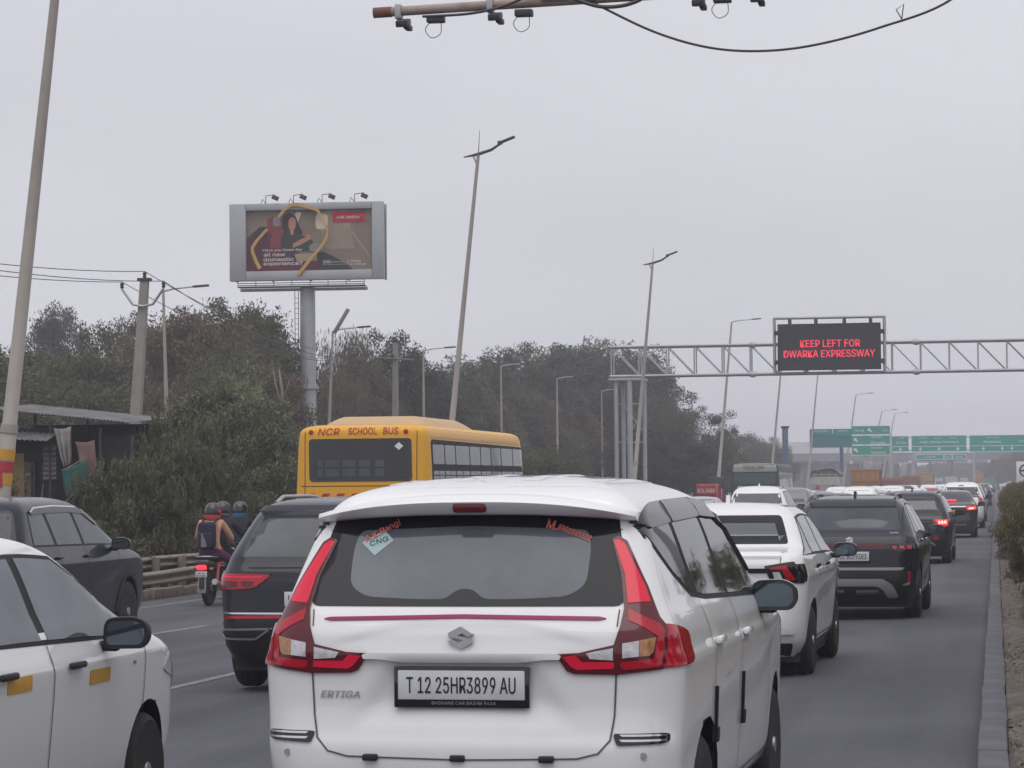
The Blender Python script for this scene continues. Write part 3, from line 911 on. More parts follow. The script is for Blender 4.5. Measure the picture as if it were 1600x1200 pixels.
def trunk_mesh(name, h, r0, ctr, seed, n_limb=18, bark=None):
    g = random.Random(seed); V, F = [], []
    def add(pts, rs, n=7):
        v, f = tube_geo(pts, rs, n); b = len(V); V.extend(v); F.extend([tuple(i + b for i in q) for q in f])
    top = Vector((g.uniform(-.3, .3), g.uniform(-.3, .3), h))
    ax = [Vector((0, 0, -0.15)), Vector((g.uniform(-.1, .1), g.uniform(-.1, .1), h * .3)), Vector((g.uniform(-.2, .2), g.uniform(-.2, .2), h * .65)), top]
    add(ax, [r0 * 1.25, r0, r0 * .7, r0 * .25], 9)
    idx = list(range(len(ctr))); g.shuffle(idx)
    for i in idx[:n_limb]:
        e = Vector(ctr[i]); t = g.uniform(.35, .8); s = ax[1].lerp(ax[2], t)
        mid = s.lerp(e, .5) + Vector((g.uniform(-.2, .2), g.uniform(-.2, .2), g.uniform(0, .35)))
        add([s, mid, e, e + (e - mid) * .22], [r0 * .42, r0 * .27, r0 * .10, r0 * .03])
    me = bpy.data.meshes.new(name); me.from_pydata([tuple(p) for p in V], [], F); me.update()
    me.polygons.foreach_set('use_smooth', [True] * len(me.polygons)); me.materials.append(bark or M['bark'])
    return me

# unit trees: crown radius 1 in plan, height 2.4; scaled per tree
PROTO = {}
def proto(kind, var):
    k = (kind, var)
    if k in PROTO: return PROTO[k]
    s = hash(kind) % 97 if False else sum(map(ord, kind)) + var * 31
    if kind == 'willow': C = crown_points(90, 0.85, 0.75, 1.55, s); me = leaf_mesh('crown', C, np.full(90, .22), 170, 0.034, LEAF[kind], elong=2.0, droop=0.8, seed=s)
    elif kind == 'airy': C = crown_points(120, 1.0, 1.0, 1.45, s, lumps=7); me = leaf_mesh('crown', C, rng.uniform(.10, .22, 120), 200, 0.032, LEAF[kind], seed=s)
    elif kind == 'fir': C = crown_points(190, 1.0, 1.05, 1.35, s, bottom=-1, lumps=6); me = leaf_mesh('crown', C, rng.uniform(.12, .24, 190), 190, 0.030, LEAF[kind], elong=1.9, seed=s)
    elif kind == 'light': C = crown_points(150, 1.0, 1.1, 1.25, s, bottom=-1); me = leaf_mesh('crown', C, rng.uniform(.12, .26, 150), 190, 0.043, LEAF[kind], elong=1.5, seed=s)
    else: C = crown_points(170, 1.0, 1.08, 1.32, s, bottom=-1, lumps=6); me = leaf_mesh('crown', C, rng.uniform(.13, .26, 170), 200, 0.034, LEAF[kind], elong=1.4, seed=s)
    tk = trunk_mesh('trunk', 1.7, 0.05, C, s)
    top = np.percentile(C[:, 2], 99.5) + 0.12
    PROTO[k] = (me, tk, top)
    return PROTO[k]

KINDTXT = {'broad': 'dusty green roadside tree', 'airy': 'sparse olive tree with open branches', 'brown': 'browning dry-leaved tree', 'light': 'pale green leafy young tree',
           'willow': 'drooping tree with hanging brownish foliage', 'dark': 'dark evergreen tree', 'fir': 'tall grey-green tree'}
def place_tree(X, Y, top, r, kind, var, label, group):
    cm, tm, t0 = proto(kind, var)
    g0 = gl(X, Y)
    t = empty('tree', (X, Y, g0 - 0.05), random.uniform(0, 6.28))
    s = (top - g0) / t0
    t.scale = (r, r * random.uniform(.9, 1.1), s)
    link_mesh('trunk', tm, None, t); link_mesh('crown', cm, None, t)
    tag(t, label, 'tree', group)
    return t
TREES = [(-61.8,170,13.9,3.6,'dark'), (-36.2,95,6.9,3.4,'broad'), (-35.7,90,6.2,3.6,'broad'), (-36.7,105,7.2,3.8,'broad'), (-38.2,115,9.5,3.2,'airy'), (-34.5,108,8.4,3.2,'brown'), (-31.6,104,8.8,3.4,'brown'), (-31.2,108,9.4,3.5,'broad'), (-31.3,112,9.2,2.9,'broad'), (-19.1,64,4.6,1.7,'light'), (-17.7,62,4.1,1.5,'light'), (-18.3,66,3.4,1.4,'light'), (-32.6,100,5.6,3.0,'broad'), (-33.7,98,5.6,3.0,'broad'), (-35.8,98,6.0,3.2,'broad'), (-30.4,98,5.8,2.6,'brown'), (-28.1,100,6.6,2.3,'brown'), (-29.0,99,7.0,2.6,'broad'), (-31.3,128,9.5,2.1,'willow'), (-30.9,124,7.4,1.9,'willow'), (-30.8,128,7.8,2.2,'brown'), (-31.0,136,9.8,3.4,'dark'), (-30.8,142,8.4,3.0,'dark'), (-30.3,130,7.0,2.6,'dark'), (-31.3,152,8.0,3.8,'fir'), (-32.5,168,9.8,4.4,'fir'), (-32.1,180,11.1,5.0,'fir'), (-31.4,195,12.2,5.4,'fir'), (-29.7,205,12.5,5.4,'fir'), (-27.9,212,12.0,4.8,'fir'), (-31.3,160,7.3,3.8,'brown'), (-31.1,172,8.1,4.2,'brown'), (-30.2,182,8.1,4.2,'brown'), (-29.3,192,7.9,4.2,'brown'), (-31.3,150,5.5,3.2,'broad'), (-30.5,162,5.4,3.2,'broad'), (-29.8,174,5.6,3.4,'broad'), (-29.1,186,5.6,3.4,'broad'), (-26.5,188,8.6,3.8,'dark'), (-21.7,175,7.2,3.2,'airy'), (-19.9,178,6.7,3.2,'airy'), (-20.2,172,5.0,3.0,'dark'), (-22.5,172,5.3,3.0,'dark'), (-19.7,188,5.4,2.3,'airy'), (-25.8,270,6.5,4.0,'broad'), (-25.3,290,6.6,4.2,'airy'), (-25.2,305,6.1,3.6,'broad'), (-23.1,230,4.5,3.0,'broad'), (-22.1,205,4.1,2.6,'broad'), (-45.5,620,10.6,3.0,'dark'), (5.8,460,6.8,5.0,'broad'), (4.0,500,6.7,5.0,'broad'), (0.6,540,5.7,5.0,'broad'), (-27.1,660,6.0,6.0,'broad'), (-20.3,665,5.6,6.0,'broad'), (-13.8,655,5.8,6.0,'broad'), (-8.5,660,6.4,6.0,'broad'), (-3.1,650,6.6,6.0,'broad'), (-40.2,670,5.5,6.0,'broad'), (-33.7,668,5.7,6.0,'broad'), 
 (-20.4,66,2.6,1.8,'broad'), (-19.6,72,3.0,1.9,'broad'), (-18.9,80,3.2,2.0,'broad'), (-19.6,88,3.0,2.0,'brown'), (-19.2,97,3.0,2.0,'broad'), (-20.2,106,3.2,2.2,'dark'), (-19.4,115,3.2,2.2,'broad')]
def side_of(X, Y):
    q = X / Y
    if Y > 400: return 'at the far end of the median hedge' if X > -4 else 'beyond the toll plaza'
    if Y < 70 and X < -16: return 'left of the school bus'
    if Y < 120 and X > -20.6: return 'low beside the guardrail, ahead of the bus'
    if q < -.33: return 'behind the tin-roofed shack'
    if q < -.29: return 'behind the concrete utility pole'
    if q < -.255: return 'left of the billboard post'
    if q < -.20: return 'right of the billboard post'
    if q < -.11 and Y > 145 and q < -.105: return 'on the bank behind the leaning lamp posts'
    if Y < 195: return 'beside the LED sign gantry tower'
    return 'beyond the dark green bus'
seen = {}
for i, (X, Y, top, r, k) in enumerate(TREES):
    lb = KINDTXT[k] + ' ' + side_of(X, Y)
    seen.setdefault(lb, []).append((X / Y, place_tree(X, Y, top, r, k, i % 2, lb, 'roadside trees ' + side_of(X, Y))))
ORD = ['', 'second', 'third', 'fourth', 'fifth', 'sixth', 'seventh']
for lb, ts in seen.items():
    if len(ts) < 2: continue
    ts.sort(key=lambda q: q[0])
    for j, (q, t) in enumerate(ts):
        t['label'] = lb + (', leftmost' if j == 0 else ', rightmost' if j == len(ts) - 1 else ', %s from left' % ORD[j])

# low shrubs and undergrowth at the foot of the trees, one plant each
def shrub_proto(var, kind, n=130, lsz=0.052):
    k = ('shrub', var, kind)
    if k in PROTO: return PROTO[k]
    C = crown_points(n, 1.0, 0.75, 0.55, 900 + var, bottom=-0.9, lumps=6); C[:, 2] = np.maximum(C[:, 2], 0.05)
    me = leaf_mesh('foliage', C, rng.uniform(.12, .26, n), 135, lsz, LEAF[kind], elong=1.8, seed=910 + var)
    g = random.Random(var); V, F = [], []
    for i in range(16):
        e = Vector(C[g.randrange(n)]) * 1.08; v, f = tube_geo([(0, 0, -.1), e * .55 + Vector((0, 0, .12)), e], [.018, .012, .004], 5); b = len(V); V.extend(v); F.extend([tuple(j + b for j in q) for q in f])
    st = bpy.data.meshes.new('stem'); st.from_pydata([tuple(p) for p in V], [], F); st.update(); st.materials.append(M['bark'])
    PROTO[k] = (me, st); return PROTO[k]
def place_shrub(X, Y, r, h, kind, var, label, group, name='shrub', cat='shrub'):
    a, b = shrub_proto(var, kind)
    t = empty(name, (X, Y, gl(X, Y) - 0.03), random.uniform(0, 6.28)); t.scale = (r, r, h)
    link_mesh('foliage', a, None, t); link_mesh('stem', b, None, t)
    tag(t, label, cat, group)
i = 0
for Y in np.arange(50, 122, 2.6):
    for X0 in ((-17.7, -19.6, -21.9) if Y < 74 else (-17.7,)):
        X = X0 + random.uniform(-.5, .5); y = Y + random.uniform(-.8, .8)
        if 50.5 < y < 58 and X < -17.6 and X > -23: continue
        h = random.uniform(1.2, 2.0) * (1.0 if X > -18 else 1.25)
        kd = random.choice(['broad', 'broad', 'dark', 'brown', 'light'])
        place_shrub(X, y, random.uniform(1.1, 1.6), h, kd, i % 3, 'low %s shrub in the undergrowth behind the double guardrail' % {'broad': 'dusty green', 'dark': 'dark green', 'brown': 'brownish', 'light': 'pale green'}[kd], 'undergrowth shrubs behind the guardrail (%s)' % kd); i += 1
for X, y, h in ((-20.4, 51.8, 1.35), (-18.9, 52.0, 1.15), (-22.1, 51.8, 2.0), (-17.6, 53.0, 2.4), (-18.1, 55.6, 2.9), (-17.6, 57.6, 2.8), (-21.4, 52.6, 2.1), (-17.4, 53.5, 1.5), (-23.7, 53, 1.7), (-21.2, 49.4, 1.0), (-19.0, 49.2, .9), (-17.3, 49.6, 1.1), (-17.4, 46.5, 1.0), (-18.6, 44.5, 1.1), (-20.2, 46.5, 1.2)):
    place_shrub(X, y, 1.15, h, 'broad', i % 3, 'tangled green shrub in front of the tin-roofed shack', 'shrubs in front of the shack'); i += 1
sg_ = sorted([o for o in COL.objects if o.get('group') == 'shrubs in front of the shack'], key=lambda o: o.location.x / o.location.y)
for j, o in enumerate(sg_):
    sz_ = 'tall' if o.scale.z > 1.9 else 'low' if o.scale.z < 1.15 else 'mid-height'
    o['label'] = '%s tangled green shrub %s' % (sz_, ('left of the cloths on the shack', 'below the cloths hung on the shack', 'right of the shack, before the utility pole')[0 if j < 5 else 1 if j < 10 else 2]) + (', nearest the guardrail' if o.location.y < 50 else '')
# median hedge
for j in range(56):
    y = 42 + j * 1.9 + (0 if j < 36 else (j - 36) * 2.2)
    place_shrub(1.0 + random.uniform(-.06, .06), y, random.uniform(.72, .85), random.uniform(1.28, 1.48), 'hedge', 3 + j % 3,
                'clipped hedge plant in the row along the median kerb', 'hedge plants along the median', name='hedge_plant', cat='hedge')
for j in range(11):  # unseen plants added so the near side windows mirror something dark
    place_shrub(1.45 + random.uniform(-.06, .06), 17 + j * 2.2, .9, random.uniform(1.9, 2.15), 'hedge', 3 + j % 3, 'tall hedge plant added out of view on the median, for dark car-window reflections', 'tall hedge plants added for dark window reflections', name='hedge_plant', cat='hedge')
# out-of-view trees over the far carriageway, added to reflect in the car windows
for j, (X, Y) in enumerate(((21, 6), (23, 14), (21.5, 22), (24, 31), (22, 41), (22, -6))):
    place_tree(X, Y, 6.5 + j % 3, 4.2, 'broad', j % 2, 'dusty green tree added out of view across the opposite carriageway', 'trees added out of view for window reflections')
# dead bleached trunk standing among the trees
V, F = [], []
for pts, rs in (([(0, 0, -.1), (.05, 0, 1.8), (-.1, .1, 3.6), (-.16, .1, 5.3), (-.3, .1, 6.0)], [.15, .12, .1, .07, .03]), ([(-.12, .1, 4.6), (-.5, .2, 5.5), (-.62, .2, 6.1)], [.06, .04, .015]), ([(0, 0, 2.6), (-.55, .1, 3.3)], [.05, .02]), ([(-.1, 0, 5.0), (.25, 0, 5.7)], [.04, .015])):
    v, f = tube_geo(pts, rs, 8); b = len(V); V += v; F += [tuple(q + b for q in w) for w in f]
o = pyobj('dead_tree_trunk', V, F, M['dead_bark'], None, smooth=True); o.location = (-20.8, 77, gl(-20, 77)); o.scale = (.65, .65, .92)
tag(o, 'bleached bare dead trunk standing between the pale tree and billboard post', 'tree')

# ------------------------------------------------------------------ guardrails on the left shoulder
def wbeam(name, X, y0, y1, zc, parent, m, h=0.30, dz0=0.0):
    prof = [(-.02, -.5), (.02, -.44), (.065, -.34), (.065, -.22), (.0, -.08), (.0, .08), (.065, .22), (.065, .34), (.02, .44), (-.02, .5)]
    n = len(prof); ys = np.arange(y0, y1 + .01, 2.0); v, f = [], []
    for k, y in enumerate(ys):
        wob = 0.02 * math.sin(y * .9) + .015 * math.sin(y * 2.3)
        for d in (0, -.006):
            for (a, b) in prof: v.append((X + a + d + wob, y, gl(X, y) + zc + b * h + wob * .6))
    for i in range(len(ys) - 1):
        for s in (0, n):
            for k in range(n - 1): q = i * 2 * n + s + k; f.append((q, q + 1, q + 1 + 2 * n, q + 2 * n))
    return pyobj(name, v, f, m, parent, smooth=True)
M['rail'] = mat('weathered_galvanised_rail', (0.30, 0.28, 0.26), 0.6, metal=0.2, nscale=1.6, col2=(0.16, 0.13, 0.11))
M['post_conc'] = mat('dusty_rail_post', (0.27, 0.245, 0.22), 0.85, noise=0.35, nscale=5)
g1 = empty('guardrail', (0, 0, 0)); tag(g1, 'low dented metal guardrail nearest the road, on a stone kerb', 'guardrail', 'guardrails')
wbeam('beam', -15.42, 30, 112, 0.36, g1, M['rail'], h=0.27)
me = None
for k in range(40):
    y = 30.6 + k * 2.05
    if me is None: o = box('post', (0, 0, .2), (.09, .10, .56), M['rusty'], g1, bev=.008); me = o.data
    else: o = link_mesh('post', me, None, g1)
    o.location = (-15.52, y, gl(-15.5, y))
g2 = empty('guardrail', (0, 0, 0)); tag(g2, 'taller guardrail with wide dusty posts behind the low rail', 'guardrail', 'guardrails')
wbeam('beam', -16.1, 30, 116, 0.58, g2, M['rail'], h=0.24)
me = None
for k in range(52):
    y = 30.2 + k * 1.62
    if me is None: o = box('post', (0, 0, .33), (.10, .30, .80), M['post_conc'], g2, bev=.015); me = o.data
    else: o = link_mesh('post', me, None, g2)
    o.location = (-16.0 + random.uniform(-.02, .02), y, gl(-16, y) + random.uniform(-.03, .03)); o.rotation_euler = (random.uniform(-.05, .05), 0, random.uniform(-.06, .06))
sk = empty('shoulder_kerb', (0, 0, 0)); sk['kind'] = 'structure'
me = None
for k in range(70):
    y = 30 + k * 1.02
    if me is None:
        bm = bmesh.new(); bm_box(bm, (0, 0, .07), (.22, .98, .26), .03); o = bm_to('kerb_stone', bm, mat('muddy_kerb_stone', (0.24, 0.20, 0.165), 0.95, noise=0.5, nscale=4, bump=0.6, bscale=12), sk, smooth=True); me = o.data
    else: o = link_mesh('kerb_stone', me, None, sk)
    o.location = (-15.28 + random.uniform(-.03, .03), y, gl(-15.28, y) + random.uniform(-.05, .02)); o.rotation_euler = (random.uniform(-.03, .03), random.uniform(-.06, .06), random.uniform(-.05, .05))
def catmull(P, n=8):
    P = [Vector(p) for p in P]; out = []
    for i in range(len(P) - 1):
        a, b, c, d = P[max(i - 1, 0)], P[i], P[i + 1], P[min(i + 2, len(P) - 1)]
        for k in range(n):
            t = k / n; out.append(.5 * ((2 * b) + (c - a) * t + (2 * a - 5 * b + 4 * c - d) * t * t + (3 * b - a - 3 * c + d) * t ** 3))
    return out + [P[-1]]
# ------------------------------------------------------------------ lamp posts on the left shoulder (leaning towards the road)
def lamp_post(Y, xb, xt, zt, label, group, style, bands=False, r0=0.115, yaw=0):
    g0 = gl(xb, Y)
    t = empty('lamp_post', (xb, Y, g0))
    H = zt - g0; dx = xt - xb
    P = lambda s: (dx * s, 0, H * s)
    tube('pole', [P(0), P(.25), P(.251), P(.6), P(1)], [r0, r0 * .92, r0 * .84, r0 * .66, r0 * .42], M['pole_paint'], t, n=12)
    tube('collar', [P(.246), P(.258)], [r0 * 1.02, r0 * .96], M['pole_paint'], t, n=12)
    box('base_plate', (0, 0, .02), (.36, .36, .04), M['galv'], t, bev=.006)
    T = Vector(P(1))
    if style == 'double':
        tube('arm', [T + Vector((-.45, 0, -.06)), T + Vector((0, 0, .02)), T + Vector((.4, 0, .14)), T + Vector((.75, 0, .36))], [.018, .05, .045, .03], M['steel_dark'], t)
        bm = bmesh.new(); bm_box(bm, T + Vector((.92, 0, .44)), (.42, .16, .07), .02, Matrix.Rotation(-.35, 3, 'Y')); bm_to('lamp_head', bm, M['steel_dark'], t, smooth=True)
        bm = bmesh.new(); bm_box(bm, T + Vector((.66, 0, .34)), (.13, .12, .12), .02); bm_to('photocell', bm, M['steel_dark'], t, smooth=True)
        tube('bracket', [T + Vector((-.02, 0, -.35)), T + Vector((-.16, 0, -.02))], .025, M['pole_paint'], t)
        tube('finial', [T, T + Vector((.05, 0, .75))], [.015, .006], M['steel_dark'], t, n=6)
    else:
        L = style
        tube('arm', [T, T + Vector((L * .35, 0, .08)), T + Vector((L, 0, .13))], [.035, .03, .022], M['galv'], t)
        bm = bmesh.new(); bm_box(bm, T + Vector((L + .25, 0, .15)), (.55, .16, .07), .02, Matrix.Rotation(-.06, 3, 'Y')); bm_to('lamp_head', bm, M['steel_dark'], t, smooth=True)
    if bands:
        for (a, b, m_) in ((.209, .224, 'reflector_yellow'), (.192, .207, 'band_red'), (.175, .190, 'reflector_yellow')):
            tube('reflective_band', [P(a), P(b)], [r0 * .985, r0 * .975], M[m_], t, n=14)
        text('lettering', 'T', P(.184)[:1] + (-r0 * 1.0, P(.183)[2]), M['band_red'], t, height=.30, bold=.03)
    tag(t, label, 'lamp post', group)
    return t
M['band_red'] = mat('red_reflective_tape', (0.45, 0.03, 0.05), 0.5)
LG = 'leaning lamp posts along the left shoulder'
lamp_post(42.5, -16.6, -15.23, 11.67, 'near leaning lamp post with yellow and red bands, cut by the left edge', LG, 'double', bands=True, r0=0.15)
lamp_post(78.4, -16.44, -15.15, 11.5, 'leaning lamp post rising behind the school bus roof', LG, 'double')
lamp_post(118, -16.06, -14.92, 11.37, 'leaning lamp post in front of the LED gantry tower', LG, 'double')
lamp_post(156, -16.2, -15.1, 10.96, 'leaning lamp post with a red painted foot left of the green bus', LG, 1.2)
for k, (Y, xb, xt, zt) in enumerate(((194, -16.3, -15.1, 10.9), (233, -16.3, -15.1, 10.9), (270, -15.4, -13.7, 10.2), (308, -15.1, -12.7, 9.5), (347, -14.9, -12.7, 10.1))):
    lamp_post(Y, xb, xt, zt, ['distant lamp post passing behind the left part of the LED board', 'distant lamp post passing behind the middle of the LED board', 'far lamp post rising above the cantilever direction sign', 'farther lamp post between the cantilever sign and wide gantry', 'farthest lamp post at the left end of the wide green gantry'][k], LG, 1.2)
box('painted_foot', (0, 0, .75), (.3, .3, 1.5), M['red_paint'], [o for o in COL.objects if o.get('label', '').startswith('leaning lamp post with a red')][0], bev=.05)

RG = 'slender lamp posts along the service road'
for Y, x, zt, dxx, lb in ((85, -26.9, 8.1, -.22, 'slender lamp post right beside the concrete utility pole'), (105, -26.75, 7.85, .4, 'slender lamp post right of the billboard post with a broken timber'), (124, -26.7, 7.95, 0, 'slender lamp post just left of the tall leaning pole above the bus'),
                         (141, -26.1, 7.9, 0, 'slender lamp post before the wooded bank, right of the bus roof'), (159, -26.0, 7.9, 0, 'slender lamp post in the middle of the wooded bank'), (182, -26.65, 7.9, 0, 'slender lamp post at the left of the gantry tower')):
    lamp_post(Y, x, x + dxx, zt, lb, RG, 1.05, r0=.10)
bm = bmesh.new(); bm_box(bm, (-26.0, 105, 8.25), (.14, .14, 1.15), .02, Matrix.Rotation(.55, 3, 'Y')); o = bm_to('broken_timber', bm, M['dead_bark'], None, smooth=True)
tag(o, 'broken timber stub jutting from the lamp post by the billboard', 'timber')

# ------------------------------------------------------------------ utility poles and wires
def utility_pole(X, Y, h, dx, label, cross, r=(.17, .10)):
    g0 = gl(X, Y); t = empty('utility_pole', (X, Y, g0))
    H = h - g0
    bm = bmesh.new(); bm_box(bm, (0, 0, 0), (r[0] * 2, r[0] * 1.6, .001)); bm.free()
    v = [(sx * r[0] * k + dx * s, sy * r[0] * .8 * k, H * s) for s, k in ((0, 1), (.5, (r[0] + r[1]) / 2 / r[0]), (1, r[1] / r[0])) for sx, sy in ((-1, -1), (1, -1), (1, 1), (-1, 1))]
    f = [(i * 4 + k, i * 4 + (k + 1) % 4, (i + 1) * 4 + (k + 1) % 4, (i + 1) * 4 + k) for i in range(2) for k in range(4)] + [(8, 9, 10, 11)]
    pyobj('pole', v, f, M['concrete'], t)
    T = Vector((dx, 0, H))
    box('cap', T + Vector((0, 0, .04)), (.34, .22, .08), M['steel_dark'], t, bev=.01)
    def ins(p): lathe('insulator', [(.03, 0), (.055, .04), (.035, .07), (.06, .11), (.03, .15), (.0, .17)], M['steel_dark'], t, n=10, c=tuple(p))
    pts = []
    if cross == 'v':
        c = T + Vector((0, -.15, -.65))
        for s in (-1, 1):
            tube('cross_arm', [c, c + Vector((s * .26, 0, .05)), c + Vector((s * .55, 0, .45))], .035, M['galv'], t, n=6)
            p = c + Vector((s * .55, 0, .46)); ins(p); pts.append(p + Vector((0, 0, .17)))
        p = T + Vector((0, 0, .08)); ins(p); pts.append(p + Vector((0, 0, .17)))
    else:
        c = T + Vector((.12, -.15, -.75)); tube('cross_arm', [c + Vector((-.75, 0, .06)), c + Vector((.75, 0, -.06))], .045, M['dead_bark'], t, n=6)
        for s in (-.65, -.2, .65): p = c + Vector((s, 0, .05)); ins(p); pts.append(p + Vector((0, 0, .17)))
    tag(t, label, 'utility pole', 'concrete utility poles')
    return [p + Vector((X, Y, g0)) for p in pts]
A = utility_pole(-21.75, 65, 6.85, .52, 'concrete utility pole with V-shaped arm beside the shack', 'v')
B = utility_pole(-26.3, 116, 7.95, .05, 'concrete utility pole with a wooden cross arm, above the school bus', 'x')
Z = [Vector((-21.6, 42, 6.15)), Vector((-20.2, 42, 6.05)), Vector((-21.0, 42, 6.25))]
def wire(p, q, sag, label, group, r=.012):
    pts = [p.lerp(q, k / 14) - Vector((0, 0, sag * 4 * (k / 14) * (1 - k / 14))) for k in range(15)]
    o = tube('overhead_wire', pts, r, M['cable'], None, n=5); tag(o, label, 'wire', group)
for k in range(3):
    IN = ['left insulator', 'right insulator', 'top insulator'][k]; IB = ['left end', 'middle', 'right end'][k]
    wire(Z[k], A[k], .25, 'overhead wire from the left edge to the %s of the V-armed pole' % IN, 'wires left of the utility pole', .010)
    wire(A[k], B[k], .9, 'overhead wire sagging from the V-armed pole to the %s of the wooden cross arm' % IB, 'wires between the utility poles', .010)
wire(Vector((-26.9, 85, 7.3)), B[1], .8, 'thin wire sagging from the slender lamp post to the wooden cross arm', 'service wires', .012)
wire(B[0], Vector((-26.4, 104, 6.2)), .5, 'thin wire sagging down behind the billboard post', 'service wires', .012)

# ------------------------------------------------------------------ tin-roofed shack in the undergrowth
sh = empty('shack', (-19.45, 54.4, -0.23)); sh.scale = (.74, 1, .97)
M['tin'] = mat('corrugated_tin', (0.24, 0.24, 0.25), 0.6, metal=0.2, nscale=2.5, col2=(0.10, 0.085, 0.08))
M['shack_dark'] = mat('interior_shade_boards', (0.03, 0.03, 0.038), 0.9, noise=0.4)  # near-black panels painted as the shade inside the shack
M['cloth_grey'] = mat('grey_cloth', (0.34, 0.325, 0.31), 0.9, noise=0.35, nscale=6)
M['cloth_pink'] = mat('faded_pink_cloth', (0.25, 0.145, 0.135), 0.9, noise=0.2, nscale=3)
M['tarp'] = mat('teal_tarpaulin', (0.022, 0.115, 0.105), 0.7, noise=0.35, nscale=3)
def corrugated(name, p0, p1, q1, q0, n, amp, m, parent):
    p0, p1, q1, q0 = map(Vector, (p0, p1, q1, q0)); v, f = [], []
    nn = (p1 - p0).cross(q0 - p0).normalized()
    for i in range(n + 1):
        t = i / n; o = nn * (amp * (1 if i % 2 else -1))
        for d in (0, .004): v += [tuple(p0.lerp(p1, t) + o + nn * d), tuple(q0.lerp(q1, t) + o + nn * d)]
    for i in range(n):
        a = i * 4
        f += [(a, a + 4, a + 5, a + 1), (a + 2, a + 3, a + 7, a + 6)]
    return pyobj(name, v, f, m, parent)
zr = 3.45
for i in range(4):
    x0 = -2.4 + i * 1.04; z0 = zr + .24 - i * .085
    corrugated('roof_sheet', (x0, -.35, z0 - .02), (x0 + 1.1, -.37, z0 - .105), (x0 + 1.1, 2.5, z0 + .05), (x0, 2.5, z0 + .14), 20, .014, M['tin'], sh)
for x, h in ((-2.2, 3.5), (-.55, 3.35), (.95, 3.2), (1.9, 3.05)):
    tube('post', [(x, -.1, -.3), (x + .03, -.1, h)], .05, M['bark'], sh)
    tube('post', [(x, 2.3, -.3), (x, 2.3, h + .1)], .05, M['bark'], sh)
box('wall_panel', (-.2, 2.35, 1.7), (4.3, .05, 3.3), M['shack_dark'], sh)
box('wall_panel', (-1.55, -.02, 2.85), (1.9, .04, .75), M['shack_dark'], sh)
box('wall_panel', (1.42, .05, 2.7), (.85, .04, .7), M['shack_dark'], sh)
corrugated('wall_sheet', (-.75, -.12, 2.1), (-.75, -.12, 2.85), (-.35, -.12, 2.85), (-.35, -.12, 2.1), 14, .018, M['tin'], sh)
corrugated('awning_sheet', (-2.4, -.75, 3.02), (-.35, -.75, 2.93), (-.35, -.1, 3.1), (-2.4, -.1, 3.2), 26, .014, M['tin'], sh)
box('door_board', (-1.45, -.15, 2.2), (.3, .03, .95), mat('yellowed_board', (.30, .2, .09), .8, noise=.3), sh)
def cloth(name, c, n, m, parent, amp=.05, y=-.2, seed=0):
    """hanging sheet between four corners with folds: c = TL, TR, BR, BL in (x, z)"""
    g = random.Random(seed); ph = g.random() * 6
    v, f = [], []; mrows = 8
    for j in range(mrows + 1):
        s = j / mrows
        for i in range(n + 1):
            t = i / n
            x = (c[0][0] * (1 - t) + c[1][0] * t) * (1 - s) + (c[3][0] * (1 - t) + c[2][0] * t) * s
            z = (c[0][1] * (1 - t) + c[1][1] * t) * (1 - s) + (c[3][1] * (1 - t) + c[2][1] * t) * s
            z -= .03 * math.sin(math.pi * t) * (1 - s)
            v.append((x, y + amp * math.sin(t * n * .9 + ph) * (.4 + .6 * s) + .02 * math.sin(7 * s + 3 * t), z))
    for j in range(mrows):
        for i in range(n): a = j * (n + 1) + i; f.append((a, a + 1, a + n + 2, a + n + 1))
    o = pyobj(name, v, f, m, parent, smooth=True)
    md = o.modifiers.new('thick', 'SOLIDIFY'); md.thickness = .008
    return o
def loose(name, *a, label, cat='cloth', **k):
    o = cloth(name, *a, None, **k); o.location = sh.location; o.scale = sh.scale; tag(o, label, cat, 'cloths hung on the shack'); return o
loose('hanging_cloth', [(-.34, 3.22), (.18, 3.25), (.16, 2.42), (-.02, 2.36)], 16, M['cloth_grey'], amp=.06, y=-.28, label='creased grey cloth hanging under the tin roof')
loose('hanging_cloth', [(.28, 2.92), (.86, 2.95), (.98, 2.02), (.55, 2.1)], 8, M['cloth_pink'], amp=.03, y=-.22, label='faded pink cloth sheet hanging on the shack')
loose('tarpaulin', [(-.05, 2.32), (.72, 2.52), (.78, 1.72), (.1, 1.7)], 9, M['tarp'], amp=.03, y=-.42, label='teal tarpaulin slung below the pink cloth', cat='tarpaulin')
loose('tarpaulin', [(.9, 1.95), (1.7, 2.1), (1.75, 1.5), (.9, 1.5)], 7, M['tarp'], amp=.03, y=-.38, label='teal tarpaulin half hidden by shrubs right of the pink cloth', cat='tarpaulin')
for pts in ([(.1, -.5, 2.3), (.78, -.5, 2.58)], [(.0, -.6, 1.5), (.95, -.6, 2.12)], [(.8, -.55, 1.2), (.84, -.6, 1.95)], [(-.6, -.6, 1.4), (-.5, -.6, 2.0)]):
    tube('branch_prop', pts, [.022, .014], M['dead_bark'], sh, n=6)
tag(sh, 'ramshackle tin-roofed shack half buried in the shrubs', 'shack')

